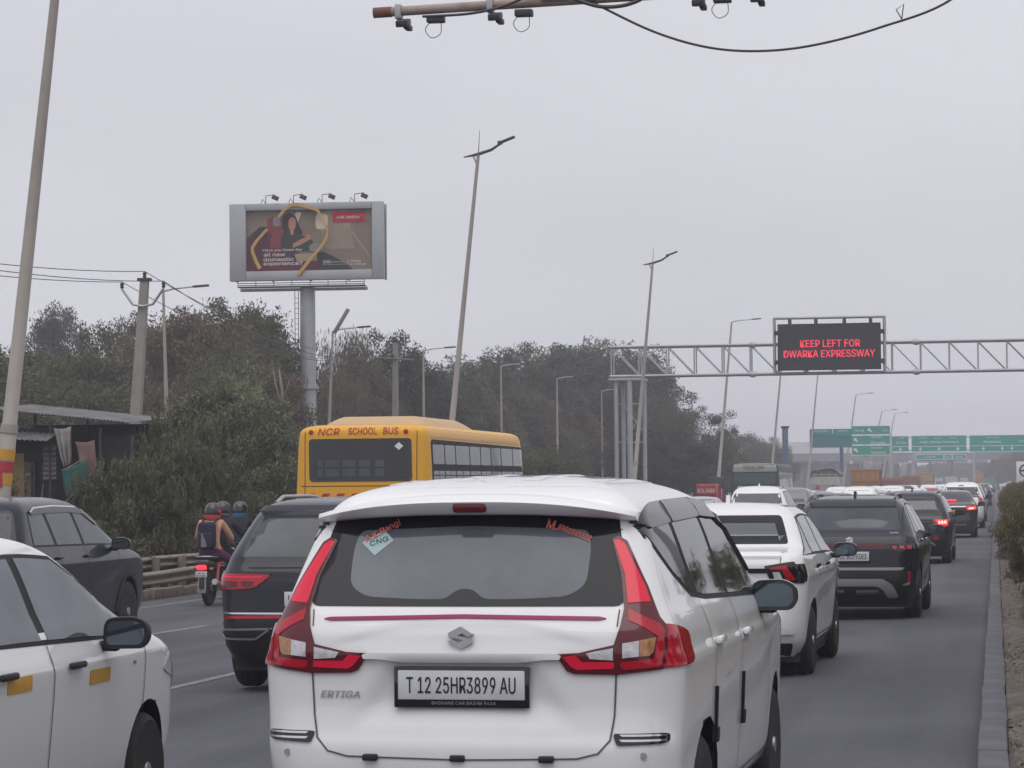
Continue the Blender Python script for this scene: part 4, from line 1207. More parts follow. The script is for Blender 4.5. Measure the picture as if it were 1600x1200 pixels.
# ------------------------------------------------------------------ billboard on a single post
BX, BY = -28.7, 110.0
bb = empty('billboard', (BX, BY, gl(BX, BY) + 1.04), 0.055); bb.scale = (.55, .55, .55)
M['bb_frame'] = mat('billboard_cladding', (0.42, 0.43, 0.45), 0.45, metal=0.2, noise=0.08, nscale=.5)
lathe('post', [(.62, -2.2), (.62, 9.3), (.82, 9.35), (.82, 9.55), (.60, 9.6), (.58, 17.3)], M['galv'], bb, n=28)
for s in (-1, 1): tube('ladder_rail', [(-.85 + s * .14, -.1, .5), (-.85 + s * .14, -.1, 17)], .03, M['steel_dark'], bb, n=5)
me = None
for k in range(40):
    if me is None: o = tube('ladder_rung', [(-.99, -.1, 0), (-.71, -.1, 0)], .02, M['steel_dark'], bb, n=5); me = o.data
    else: o = link_mesh('ladder_rung', me, None, bb)
    o.location = (0, 0, .8 + k * .4)
zb, zt, hw = 17.75, 23.75, 6.05
W0, W1, Z0, Z1 = -4.75, 5.15, 18.5, 23.2          # poster opening
def quad_frame(x0, x1, z0, z1, m, name):
    return box(name, ((x0 + x1) / 2, -.28, (z0 + z1) / 2), (x1 - x0, .5, z1 - z0), m, bb, bev=.06)
quad_frame(-hw, W0, zb, zt, M['bb_frame'], 'cladding_panel'); quad_frame(W1, hw, zb, zt, M['bb_frame'], 'cladding_panel')
quad_frame(W0 + .003, W1 - .003, Z1, zt, M['bb_frame'], 'cladding_panel'); quad_frame(W0 + .003, W1 - .003, zb, Z0, M['bb_frame'], 'cladding_panel')
box('back_box', (0, .65, 20.75), (11.6, 1.3, 5.6), M['steel_dark'], bb)
for x in (-5.9, -3, 0, 3, 5.9): box('rib', (x, 1.4, 20.75), (.15, .3, 5.9), M['galv'], bb)
# gantry walkway under the face
box('walkway', (-.25, -.9, 17.22), (9.9, 1.0, .08), M['steel_dark'], bb)
for z in (17.34, 17.5, 17.68): tube('handrail', [(-5.2, -1.35, z), (4.7, -1.35, z)], .035, M['steel_dark'], bb, n=5)
for x in np.linspace(-5.2, 4.7, 8): tube('stanchion', [(x, -1.35, 17.2), (x, -1.35, 17.7)], .03, M['steel_dark'], bb, n=5)
box('walkway_beam', (-.25, -.2, 17.05), (10.0, .25, .22), M['galv'], bb)
for x in (-2.95, -.75, 1.5, 4.05):
    fl = tube('lamp_arm', [(x - .3, -.1, zt - .05), (x - .3, -.1, zt + .62), (x + .5, -.5, zt + .66)], .035, M['steel_dark'], bb, n=5)
    tube('lamp_brace', [(x - .75, .1, zt), (x - .6, .1, zt + .4), (x - .3, -.1, zt + .02)], .03, M['steel_dark'], fl, n=5)
    box('floodlight', (x + .55, -.55, zt + .42), (.5, .35, .34), M['steel_dark'], fl, bev=.04, rot=Matrix.Rotation(.4, 3, 'Y'))
# the printed poster: flat colour areas on the sheet
def flatmat(n, c): M['bp_' + n] = mat('poster_' + n, c, 0.7, noise=0.22, nscale=.8)
for n, c in (('tan', (.27, .205, .155)), ('tan2', (.36, .28, .215)), ('mar', (.13, .018, .035)), ('mar2', (.27, .04, .055)), ('dk', (.018, .022, .024)), ('grn', (.03, .04, .034)), ('skin', (.55, .27, .17)), ('hair', (.04, .016, .016)), ('glow', (.80, .70, .54)), ('sill', (.40, .31, .22)), ('red', (.58, .006, .045)), ('gold', (.62, .38, .13)), ('wht', (.88, .86, .86)), ('gry', (.28, .27, .27))): flatmat(n, c)
PW, PH = W1 - W0, Z1 - Z0
po = box('poster', ((W0 + W1) / 2, -.14, (Z0 + Z1) / 2), (PW, .02, PH), M['bp_tan'], bb)
lay = [0]
def art(pts, m, smooth_r=0):
    """flat printed area in poster fractions (0..1, origin lower left)"""
    lay[0] += 1
    q = [(W0 + a * PW, Z0 + b * PH) for a, b in pts]
    if smooth_r: q = rounded(q, smooth_r, 4)
    y = -.152 - .0022 * lay[0]
    pyobj('printed_area', [(a, y, b) for a, b in q], [tuple(range(len(q)))], M['bp_' + m], po)
art([(.28, 0), (1, 0), (1, 1), (.28, 1)], 'tan'); art([(.62, .35), (.86, .35), (.80, 1), (.55, 1)], 'tan2')
art([(0, .55), (.3, .75), (.4, 1), (0, 1)], 'tan'); art([(.40, .78), (.44, .96), (.40, .98), (.33, .8)], 'glow', .1)
art([(.55, .68), (.64, .68), (.65, .93), (.55, .95)], 'glow', .3); art([(.77, .67), (.83, .67), (.83, .86), (.77, .86)], 'sill', .2)
art([(.64, .36), (.85, .36), (.85, .40), (.64, .40)], 'sill'); art([(.83, .62), (1, .12), (1, .16), (.835, .68)], 'sill')
art([(0, 0), (0, .55), (.08, .70), (.2, .7), (.3, .45), (.42, .3), (.45, 0)], 'mar', .15); art([(.02, .52), (.1, .74), (.17, .74), (.16, .55)], 'dk', .2)
art([(.17, .62), (.16, .86), (.22, .92), (.29, .84), (.28, .62)], 'mar2', .3); art([(.21, .75), (.21, .9), (.26, .9), (.28, .74)], 'gry', .2)
art([(.18, .38), (.2, .62), (.3, .64), (.32, .4)], 'mar2', .2)
art([(.29, .66), (.28, .9), (.33, .97), (.39, .92), (.41, .78), (.45, .62), (.42, .55), (.30, .6)], 'hair', .25)
art([(.27, .4), (.28, .6), (.33, .68), (.40, .64), (.46, .56), (.53, .5), (.52, .32), (.3, .32)], 'grn', .2)
art([(.335, .7), (.335, .86), (.37, .9), (.395, .84), (.39, .72), (.37, .66)], 'skin', .2); art([(.35, .6), (.345, .69), (.375, .68), (.375, .6)], 'skin', .05)
art([(.365, .38), (.37, .45), (.44, .53), (.51, .57), (.51, .52), (.42, .42)], 'skin', .08); art([(.47, .55), (.47, .6), (.51, .6), (.51, .55)], 'skin', .08)
art([(.50, .32), (.50, .42), (.54, .46), (.62, .42), (.62, .32)], 'gry', .1); art([(.26, .28), (.62, .3), (.7, .22), (.78, .12), (.85, 0), (.5, 0), (.45, .2)], 'grn', .15)
art([(.40, .15), (.56, .15), (.56, .29), (.38, .28)], 'sill', .05); art([(.45, 0), (.58, 0), (.56, .16), (.44, .16)], 'mar', .05)
art([(.685, .79), (.945, .79), (.945, .965), (.685, .965)], 'red', .08)
art([(.885, .93), (.93, .90), (.94, .84), (.925, .89)], 'sill')
def arttext(s, a, b, w, h, m='wht', **k):
    text('lettering', s, (W0 + a * PW, -.26, Z0 + b * PH), M['bp_' + m], po, width=w * PW, height=h * PH, **k)
arttext('AIR INDIA', .81, .868, .185, .042, bold=.012)
arttext('Have you flown the', .285, .345, .31, .055, bold=.01); arttext('all new', .222, .275, .17, .06, bold=.015); arttext('domestic', .255, .195, .24, .06, bold=.015); arttext('experience?', .29, .12, .31, .075, bold=.015)
arttext('100+', .645, .14, .075, .05, bold=.02); arttext('NEW A320', .735, .138, .085, .022); arttext('aircraft joining by 2026', .70, .095, .185, .018); arttext('Change', .865, .145, .09, .045); arttext('is in the air', .885, .098, .125, .04)
art([(.803, .09), (.806, .09), (.806, .17), (.803, .17)], 'wht')
# gilded cut-out strip that loops over the poster and above the frame
def ribbon(pts, wd):
    v, f = [], []
    q = [Vector((W0 + a * PW, Z0 + b * PH)) for a, b in pts]
    for i, p in enumerate(q):
        t = (q[min(i + 1, len(q) - 1)] - q[max(i - 1, 0)]).normalized(); n = Vector((-t.y, t.x)) * wd[i] / 2
        for s in (1, -1):
            for y in (-.56, -.72): v.append((p.x + n.x * s, y, p.y + n.y * s))
    for i in range(len(q) - 1):
        a = i * 4
        for k, (m1, m2) in enumerate(((0, 1), (1, 3), (3, 2), (2, 0))): f.append((a + m1, a + m2, a + 4 + m2, a + 4 + m1))
    f += [(0, 1, 3, 2), tuple(len(q) * 4 - 4 + k for k in (0, 1, 3, 2))]
    pyobj('gilded_strip', v, f, M['bp_gold'], bb)
ribbon([(.115, .04), (.085, .16), (.06, .30), (.055, .38), (.09, .50), (.175, .69)], [.26, .25, .24, .24, .22, .2])
ribbon([(.265, .88), (.31, 1.0), (.36, 1.07), (.41, 1.09), (.46, 1.065), (.575, .985), (.62, .82), (.655, .64), (.645, .52), (.60, .38), (.50, .14), (.42, -.07)], [.2, .22, .25, .27, .26, .2, .14, .16, .2, .22, .24, .26])
tag(bb, 'large airline billboard on a single steel post above the trees', 'billboard')

# ------------------------------------------------------------------ LED message gantry across the road
GX0, GX1, GY = -17.7, 3.6, 124.0
z0, z1 = 6.58, 7.95
ga = empty('sign_gantry', (0, GY, 0))
for zz in (z0, z1):
    for yy in (-.45, .45): tube('chord', [(GX0, yy, zz), (GX1, yy, zz + .03)], .064, M['galv'], ga, n=10)
me = mv_ = None
xs = list(np.arange(GX0 + .08, GX1, 1.3))
for i, x in enumerate(xs):
    for yy in (-.45, .45):
        if me is None: o = tube('strut', [(0, 0, z0), (0, 0, z1)], .036, M['galv'], ga, n=7); me = o.data
        else: o = link_mesh('strut', me, None, ga)
        o.location = (x, yy, 0)
        if i < len(xs) - 1:
            if mv_ is None: o = tube('brace', [(0, 0, z1), (1.3, 0, z0)], .028, M['galv'], ga, n=7); mv_ = o.data
            else: o = link_mesh('brace', mv_, None, ga)
            o.location = (x, yy, 0)
    o = tube('cross_tie', [(x, -.45, z1), (x, .45, z1)], .03, M['galv'], ga, n=6)
for x in (-11.0, -3.5):
    for zz in (z0, z1):
        for yy in (-.45,): lathe('flange', [(.11, x - .16), (.15, x - .03), (.15, x + .03), (.11, x + .16)], M['galv'], ga, n=14, axis='x', c=(0, yy, zz))
gb = gl(-17, GY)
for x, y in ((-17.4, -.5), (-16.75, -.62), (-16.2, .5), (-17.2, .5)): tube('leg', [(x, y, gb), (x, y, z0 - .1)], .10 if x != -16.75 else .13, M['galv'], ga, n=12)
box('bearing_plate', (-16.9, 0, z0 - .16), (1.65, 1.5, .12), M['galv'], ga, bev=.01)
for k, zz in enumerate((1.6, 3.5, 5.3)):
    tube('tower_tie', [(-17.4, -.5, zz), (-16.2, .5, zz)], .03, M['galv'], ga, n=6)
    tube('tower_brace', [(-17.2, .5, zz), (-16.2, .5, zz + (1.5 if k % 2 else -1.4))], .03, M['galv'], ga, n=6)
lathe('leg', [(.16, gb), (.16, z0 - .1)], M['galv'], ga, n=12, c=(3.4, 0, 0))
# frame carrying the board
for x in (-9.97, -4.93): tube('board_frame', [(x, -.62, z0), (x, -.62, 9.16)], .075, M['galv'], ga, n=8)
tube('board_frame', [(-9.97, -.62, 9.14), (-4.93, -.62, 9.14)], .07, M['galv'], ga, n=8)
tag(ga, 'lattice sign gantry spanning the carriageway', 'gantry')
led = box('led_message_board', (-7.45, GY - .78, 7.78), (4.71, .28, 2.14), M['led_dark'], None, bev=.015)
for (x, z) in ((-9.25, 8.96), (-8.05, 8.96), (-6.75, 8.96), (-5.55, 8.96)): box('hanger', (x, GY - .72, z), (.16, .14, .25), M['steel_dark'], led, bev=.01)
for x in (-9.88, -5.02):
    for z in (7.1, 8.45): box('clamp', (x, GY - .72, z), (.18, .16, .2), M['steel_dark'], led, bev=.01)
for i in range(6): box('led_module', (-7.45 + (i - 2.5) * .777, GY - .925, 7.78), (.77, .012, 2.09), M['led_dark'], led)
text('lettering', 'KEEP LEFT FOR', (-7.40, GY - .936, 7.93), M['led_red'], led, width=2.72, height=.33, bold=.022)
text('lettering', 'DWARKA EXPRESSWAY', (-7.44, GY - .936, 7.46), M['led_red'], led, width=4.17, height=.33, bold=.022)
tag(led, 'dark LED board reading KEEP LEFT FOR DWARKA EXPRESSWAY', 'message board')

# ------------------------------------------------------------------ cantilever arm with cameras overhead, and its slack cable
arm = empty('camera_mast', (1.35, 25, 0.15))
tube('mast', [(0, 0, 0), (0, 0, 6.6)], [.14, .10], M['galv'], arm, n=14)
tube('boom', [(-7.12, 0, 6.05), (-3.4, 0, 6.14), (.05, 0, 6.42)], [.046, .050, .060], M['rusty'], arm, n=14)
tube('rusted_end', [(-7.20, 0, 6.048), (-7.02, 0, 6.052)], [.051, .051], mat('rust', (.26, .12, .09), .9, noise=.4), arm, n=14)
tube('upper_pipe', [(-6.1, .12, 6.2), (-3.2, .12, 6.33), (0, .1, 6.62)], .035, M['rusty'], arm, n=10)
for x in (-6.95, -6.05, -4.1, -3.55):
    z = 6.04 + (x + 7.12) * .03
    b = box('bracket', (x, 0, z), (.06, .13, .14), M['galv'], arm, bev=.008)
    cm = box('camera_housing', (x + .06, -.08, z - .12), (.11, .22, .065), M['steel_dark'], arm, bev=.012, rot=Matrix.Rotation(.25, 3, 'X'))
    box('camera_visor', (x + .10, -.05, z - .16), (.06, .16, .05), M['steel_dark'], cm, bev=.01)
for x in (-6.58, -5.72, -3.82):
    z = 6.04 + (x + 7.12) * .03
    bx_ = box('junction_box', (x, -.03, z - .10), (.17, .11, .065), M['steel_dark'], arm, bev=.01)
    tube('loose_wire', catmull([(x - .05, -.04, z - .12), (x - .10, -.05, z - .20), (x - .04, -.05, z - .28), (x + .05, -.05, z - .24), (x + .05, -.04, z - .12)], 5), .004, M['cable'], bx_, n=5)
box('clamp_block', (-5.42, 0, 6.2), (.26, .2, .22), M['galv'], arm, bev=.02); box('clamp_block', (-5.1, .02, 6.16), (.14, .18, .2), M['steel_dark'], arm, bev=.02)
tube('draped_lead', catmull([(-6.7, -.08, 5.98), (-6.2, -.1, 5.99), (-5.8, -.1, 6.08), (-5.35, -.1, 6.3)]), .014, M['cable'], arm, n=6)
tube('draped_lead', catmull([(-5.3, -.1, 6.12), (-4.95, -.1, 6.0), (-4.6, -.1, 6.05), (-4.3, -.1, 6.3)]), .02, M['cable'], arm, n=6)
tag(arm, 'rusty overhead boom carrying cameras and junction boxes', 'camera mast')
cb = tube('slack_cable', catmull([(-4.3, 25, 6.55), (-3.63, 25, 6.17), (-3.1, 25, 5.90), (-2.6, 25, 5.74), (-2.11, 25, 5.69), (-1.6, 25, 5.73), (-1.0, 25, 5.87), (-.32, 25, 6.12), (.3, 25, 6.72)]), .012, M['cable'], None, n=7)
tube('wire_tie', [(-.80, 25, 5.94), (-.85, 25, 6.03), (-.78, 25, 6.08), (-.80, 25, 5.94)], .006, M['cable'], cb, n=5)
tag(cb, 'slack black cable looping below the overhead boom', 'cable')

# ------------------------------------------------------------------ green direction signs
def sign_panel(parent, name, x0, x1, z0_, z1_, y, m='sign_green', border=True):
    p = box(name, ((x0 + x1) / 2, y, (z0_ + z1_) / 2), (x1 - x0, .08, z1_ - z0_), M[m], parent)
    if border:
        t = .06
        for (a, b, c, d) in ((x0, x1, z1_ - t, z1_), (x0, x1, z0_, z0_ + t), (x0, x0 + t, z0_ + t, z1_ - t), (x1 - t, x1, z0_ + t, z1_ - t)):
            box('border', ((a + b) / 2, y - .05, (c + d) / 2), (b - a, .012, d - c), M['sign_white'], p)
    return p
def arrow(parent, x, y, z, s, kind):
    if kind == 'down': pts = [(-.5, .1), (-.14, .1), (-.14, .55), (.14, .55), (.14, .1), (.5, .1), (0, -.5)]
    else: pts = [(-.5, .5), (.25, .5), (.02, .27), (.5, -.2), (.2, -.5), (-.27, -.02), (-.5, -.25)]
    pyobj('arrow', [(x + a * s, y, z + b * s) for a, b in pts], [tuple(range(7))], M['sign_white'], parent)
gd = gl(-14, 240)
s1 = empty('direction_sign', (0, 240, 0))
pn = sign_panel(s1, 'sign_panel', -16.35, -12.6, 4.55, 6.22, 0, 'sign_grey', False)
prism('sign_facing', [(-16.32, 5.82), (-12.62, 5.5), (-12.62, 6.2), (-16.32, 6.2)], -.07, -.046, M['sign_teal'], s1)
box('divider', (-14.3, -.08, 6.0), (.07, .02, .4), M['sign_white'], s1)
text('lettering', 'कापसहेड़ा', (-15.3, -.09, 6.02), M['sign_white'], s1, width=1.2, height=.22); text('lettering', 'दिल्ली', (-13.4, -.09, 6.02), M['sign_white'], s1, width=.9, height=.22)
lathe('post', [(.17, gd), (.17, 5.0)], M['blue_paint'], s1, n=14, c=(-13.55, .22, 0))
tag(s1, 'faded teal direction sign with its facing torn away', 'road sign')
gd = gl(-12, 260)
s2 = empty('direction_sign', (0, 260, 0))
p1 = sign_panel(s2, 'sign_panel', -13.7, -9.95, 5.98, 6.88, 0); p2 = sign_panel(s2, 'sign_panel', -13.7, -9.95, 5.02, 5.95, 0); p3 = sign_panel(s2, 'sign_panel', -13.7, -9.95, 4.0, 4.99, 0)
text('lettering', 'NH 48', (-12.9, -.07, 6.42), M['sign_white'], p1, width=.8, height=.3); arrow(p1, -11.9, -.07, 6.42, .42, 'ul'); text('lettering', '30m', (-10.45, -.07, 6.42), M['sign_white'], p1, width=.5, height=.25)
for p, z, a, b in ((p2, 5.48, 'द्वारका', 'Dwarka'), (p3, 4.5, 'कापसहेड़ा', 'Kapashera')):
    arrow(p, -13.25, -.07, z, .42, 'ul'); text('lettering', a, (-11.3, -.07, z + .22), M['sign_white'], p, width=1.1, height=.26); text('lettering', b, (-11.1, -.07, z - .24), M['sign_white'], p, width=1.35, height=.28, bold=.02)
lathe('post', [(.2, gd), (.2, 6.4)], M['galv'], s2, n=14, c=(-12.4, .3, 0))
tube('support', [(-12.4, .3, 6.2), (-10.2, .2, 6.2)], .1, M['galv'], s2)
tag(s2, 'green cantilever sign for Dwarka and Kapashera', 'road sign')
gd = gl(-9, 300)
s3 = empty('direction_sign_gantry', (0, 300, 0))
for zz in (4.9, 6.3): tube('chord', [(-11.6, .3, zz), (9, .3, zz)], .09, M['galv'], s3)
for x in (-11.5, 8.8):
    lathe('post', [(.22, gd), (.22, 6.7)], M['galv'], s3, n=14, c=(x, .3, 0))
pa = sign_panel(s3, 'sign_panel', -11.4, -9.45, 4.72, 6.5, 0); pb = sign_panel(s3, 'sign_panel', -9.2, -3.1, 4.68, 6.52, 0); pc = sign_panel(s3, 'sign_panel', -2.85, 4.6, 4.62, 6.5, 0)
for p, x0, x1 in ((pa, -11.4, -9.45), (pb, -9.2, -3.1), (pc, -2.85, 4.6)): box('divider', ((x0 + x1) / 2, -.05, 5.3), (x1 - x0, .012, .06), M['sign_white'], p)
for p, x in ((pa, -10.4), (pb, -8.2), (pb, -6.15), (pb, -4.1), (pc, -1.3), (pc, .75), (pc, 1.8)): arrow(p, x, -.07, 5.0, .42, 'down')
text('lettering', 'द्वारका', (-10.3, -.07, 6.2), M['sign_white'], pa, width=.7, height=.22); text('lettering', 'Dwarka', (-10.3, -.07, 5.75), M['sign_white'], pa, width=1.0, height=.28)
for x, s in ((-7.9, 'झज्जर'), (-6.3, 'रोहतक'), (-4.6, 'चंडीगढ़')): text('lettering', s, (x, -.07, 6.2), M['sign_white'], pb, width=.85, height=.22)
text('lettering', 'Jhajjar, Rohtak, Chandigarh', (-6.15, -.07, 5.75), M['sign_white'], pb, width=4.4, height=.30, bold=.02)
text('lettering', 'धौला कुआँ', (-.3, -.07, 6.2), M['sign_white'], pc, width=1.4, height=.24); text('lettering', 'Dhaula Kuan', (-.3, -.07, 5.75), M['sign_white'], pc, width=1.9, height=.28, bold=.02); text('lettering', 'Airport', (3.2, -.07, 5.75), M['sign_white'], pc, width=1.2, height=.28)
tag(s3, 'wide green gantry sign spanning the far carriageway', 'road sign')
s4 = empty('direction_sign', (0, 330, 0))
for x0, x1, s in ((-9.6, -6.2, 'Gurugram'), (-6.15, -5.2, 'NH'), (-5.15, -3.5, 'Delhi')):
    p = sign_panel(s4, 'sign_panel', x0, x1, 4.05, 4.68, 0); text('lettering', s, ((x0 + x1) / 2, -.07, 4.36), M['sign_white'], p, height=.3)
for x in (-9.9, -2.6): lathe('post', [(.14, gl(-9, 330)), (.14, 4.9)], M['galv'], s4, n=10, c=(x, .15, 0))
tube('chord', [(-9.9, .15, 4.8), (-2.6, .15, 4.8)], .07, M['galv'], s4); tube('chord', [(-9.9, .15, 4.0), (-2.6, .15, 4.0)], .06, M['galv'], s4)
tag(s4, 'low strip of small green signs below the wide gantry', 'road sign')
bp = empty('blue_column', (-17.0, 220, gl(-17, 220)))
lathe('column', [(.25, 0), (.25, 6.6)], mat('dull_blue_column', (.12, .16, .24), .6, noise=.2), bp, n=16)
lathe('head_plate', [(.3, 6.6), (.36, 6.68), (.36, 6.76), (.2, 6.78)], M['steel_dark'], bp, n=16)
tag(bp, 'dull blue steel column without a sign, left of the teal sign', 'column')
ad = empty('median_panel', (1.62, 150, gl(0, 150) - .1))
box('panel', (0, 0, 2.35), (1.0, .12, 1.3), M['sign_white'], ad, bev=.02)
bm = bmesh.new(); r1 = []; r2 = []
for k in range(28): a = 2 * math.pi * k / 28; r1.append(bm.verts.new((.36 * math.cos(a), -.07, 2.5 + .36 * math.sin(a)))); r2.append(bm.verts.new((.27 * math.cos(a), -.07, 2.5 + .27 * math.sin(a))))
for k in range(28): bm.faces.new((r1[k], r1[(k + 1) % 28], r2[(k + 1) % 28], r2[k]))
bm_to('ring_emblem', bm, M['steel_dark'], ad); box('emblem_bar', (0, -.07, 2.5), (.6, .012, .1), M['steel_dark'], ad)
for x in (-.4, .4): box('leg', (x, .1, .85), (.08, .08, 1.6), M['galv'], ad)
tag(ad, 'white advertising panel with a ring emblem above the hedge', 'advertising panel')
# no-entry style disc peeking over the white people carrier
rs = empty('round_road_sign', (-15.6, 120, gl(-15.5, 120)))
tube('post', [(0, 0, 0), (0, 0, 1.75)], .035, M['galv'], rs)
lathe('disc', [(.30, 0), (.30, .02), (0, .02)], M['sign_white'], rs, n=24, axis='y', c=(0, -.05, 1.75))
lathe('red_rim', [(.30, -.055), (.22, -.055), (.22, -.052), (.30, -.052)], M['red_paint'], rs, n=24, axis='y', c=(0, 0, 1.75))
tag(rs, 'small round red-rimmed sign beside the gantry tower foot', 'road sign')

# ------------------------------------------------------------------ toll plaza and flyover far ahead
gt = gl(-20, 500)
tp = empty('toll_plaza', (0, 500, gt))
M['tp_fascia'] = mat('canopy_fascia', (0.20, 0.205, 0.24), 0.6, noise=.15, nscale=.2)
M['tp_wall'] = mat('pale_facade', (0.42, 0.42, 0.45), 0.8, noise=.2, nscale=.3)
M['tp_white'] = mat('white_parapet', (0.66, 0.65, 0.65), 0.8, noise=.12, nscale=.3)
M['tp_win'] = mat('facade_window', (0.10, 0.13, 0.18), 0.2)
box('canopy', (-15, 5, 7.0 - gt * 0 - .0), (52, 12, 1.5), M['tp_fascia'], tp)
box('parapet', (-33.5, 9, 8.85), (15, 8, 2.2), M['tp_white'], tp)
box('facade', (-33, 14, 3.3), (30, 1, 6.6), M['tp_wall'], tp)
for i in range(13):
    x = -40 + i * 4.0
    box('pillar', (x, 5, 3.15), (.5, .8, 6.3), M['tp_wall'], tp)
for i in range(24):
    x = -46 + i * 1.25
    w = box('facade_panel', (x, 13.4, 4.4), (.9, .12, 2.9), M[random.choice(['tp_wall', 'tp_white', 'tp_wall', 'tp_win'])], tp)
for i in range(8):
    x = -38 + i * 4.6
    b = box('toll_booth', (x, 3, 1.5), (1.5, 3, 3.0), M[random.choice(['tp_white', 'blue_paint', 'tp_white', 'yellow'])], tp, bev=.05)
    box('booth_window', (x, 1.45, 1.9), (1.1, .05, .8), M['tp_win'], b)
for i in range(9): box('lane_signal', (-30 + i * 3.6, -1.2, 6.0), (.7, .15, .5), M[random.choice(['sign_green', 'led_dark', 'tp_white'])], tp)
tag(tp, 'hazy toll plaza with a long grey canopy across the road ahead', 'toll plaza')
fo = empty('flyover', (0, 600, gl(0, 600)))
box('deck', (-10, 0, 7.0), (110, 9, 1.3), M['concrete'], fo); box('parapet', (-10, -4.6, 8.0), (110, .3, 1.0), M['tp_wall'], fo)
for i in range(9): box('pier', (-60 + i * 14, 0, 3.2), (1.6, 2.4, 6.4), M['concrete'], fo, bev=.1)
tag(fo, 'pale concrete flyover crossing behind the toll plaza', 'flyover')
# ------------------------------------------------------------------ cars
def rear_outline(keys, zb, zt, kb, kt, n=4):
    pts = []
    for i in range(n + 1):
        z = zb + (zt - zb) * i / n; k = kb + (kt - kb) * i / n
        pts.append((row_at(keys, z, 1) * k, z))
    return [(-a, b) for a, b in pts] [::-1] + pts

def build_car(name, label, loc, keys, W, L, paint_m, wr, axles, dlo, pillars, rg, group=None, see=False, rz=0.0, dent=None, n=4, nr=16, ns=26,
              glass_m=None, rear_glass_m=None, mirrors=True, mirror_m=None, mirror_y=None, mirror_z=None, spokes=5, trim='pillar_black', tyre_w=0.21, seams=True, handles=None, cat='car', far=False, mir=(.24, .16)):
    t = empty(name, loc, rz)
    row_bottom[0] = keys[0][0]
    v, f = loft_body(keys, L, n=n, nr=nr, ns=ns, dent=dent)
    belt = keys[-1][0] * .66
    holes = []
    ws = rear_outline(keys, rg[0] - .02, rg[1] + .01, .86, .80)
    inner = rg[3] if len(rg) > 3 else (inset(rg[2], .07) if rg[2] else None)
    if see:
        holes = [('rear', inset(inner, -.01)), ('front', inset(ws, .07)), ('right', inset(dlo, .05)), ('left', inset(dlo, .05))]
    body, bvh = finish_body('body', v, f, paint_m, t, axles, wr, W, holes)
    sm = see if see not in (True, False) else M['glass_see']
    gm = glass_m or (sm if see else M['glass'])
    st = .07 if not far else .2
    side_glass(t, bvh, dlo, pillars, gm, M[trim], step=st)
    if see:
        # openings are covered by surround rings, so the surround of the sides has to stay glass-sized
        for o in [c for c in t.children if c.name.startswith('window_surround')]:
            bpy.data.objects.remove(o)
        for sd in ('right', 'left'): patch(bvh, 'window_surround', dlo, sd, M[trim], t, off=.003, hole=inset(dlo, .055), step=st)
        for sd in ('right', 'left'):
            for c0 in pillars:
                pl = clip_y(dlo, c0 - .065, c0 + .065)
                if len(pl) > 2: patch(bvh, 'door_pillar', pl, sd, M[trim], t, off=.004, step=st)
        patch(bvh, 'rear_screen_band', rg[2], 'rear', M['glass_ceramic'], t, off=.003, hole=inner, step=min(st, .05))
        patch(bvh, 'windscreen_band', ws, 'front', M['glass_ceramic'], t, off=.003, hole=inset(ws, .08), step=st)
        patch(bvh, 'rear_screen', inner, 'rear', sm, t, off=.0032, step=st, skirt=.001)
        patch(bvh, 'windscreen', inset(ws, .03), 'front', sm, t, off=.005, step=st)
        for sx in (-.36, .36):
            s_ = box('seat', (sx, L * .43, keys[-1][0] * .46), (.5, .16, .62), M['seat'], t, bev=.07)
            box('headrest', (sx, L * .43, keys[-1][0] * .735), (.27, .11, .18), M['seat'], s_, bev=.05)
        s_ = box('seat', (0, L * .24, keys[-1][0] * .43), (1.25, .16, .55), M['seat'], t, bev=.07)
        for sx in (-.4, .4): box('headrest', (sx, L * .24, keys[-1][0] * .70), (.25, .10, .15), M['seat'], s_, bev=.04)
        box('cabin_floor', (0, L * .43, .32), (1.3, L * .6, .05), M['cabin'], t); box('dashboard', (0, L * .66, keys[-1][0] * .56), (1.3, .35, .25), M['cabin'], t, bev=.05)
        box('inside_mirror', (0, L * .585, keys[-1][0] * .85), (.24, .03, .07), M['plastic'], t, bev=.01)
    elif rg[2]:
        patch(bvh, 'rear_screen', rg[2], 'rear', rear_glass_m or M['glass'], t, off=.003, step=st)
        patch(bvh, 'windscreen', ws, 'front', M['glass'], t, off=.003, step=max(st, .12))
    for ya in axles:
        for sg in (1, -1): make_wheel(t, sg * (W - .035), ya, wr, tyre_w, spokes)
    if mirrors:
        my = mirror_y or row_at(keys, belt, 3) - .35
        for sg in (1, -1): make_mirror(t, sg * (row_at(keys, mirror_z or belt, 1) * .99), my, (mirror_z or belt) + .06, sg, mirror_m or M['gloss_black'], w=mir[0], h=mir[1], gap=mir[2] if len(mir) > 2 else .03)
    if seams and not far:
        zs = keys[0][0] + .12
        for sd in ('right', 'left'):
            for y in pillars + [max(p[0] for p in dlo) - .05]:
                strip(bvh, 'panel_gap', [(y, dlo[0][1] - .03), (y + .02, .75), (y, zs)], .008, sd, M['dark_gap'], t)
            strip(bvh, 'panel_gap', [(axles[0] + wr + .1, zs + .02), (axles[1] - wr - .1, zs + .02)], .008, sd, M['dark_gap'], t)
    if handles:
        for sg, sd in ((1, 'right'), (-1, 'left')):
            for (hy, hz) in handles[0]:
                co, no = hit(bvh, sd, hy, hz)
                box('door_handle', co + no * .02, (.03, .19, .032), handles[1], t, bev=.012)
    # dark underside
    box('underbody', (0, L * .5, keys[0][0] - .01), (W * 1.72, L * .86, .08), M['plastic'], t)
    tag(t, label, cat, group)
    return t, bvh, body

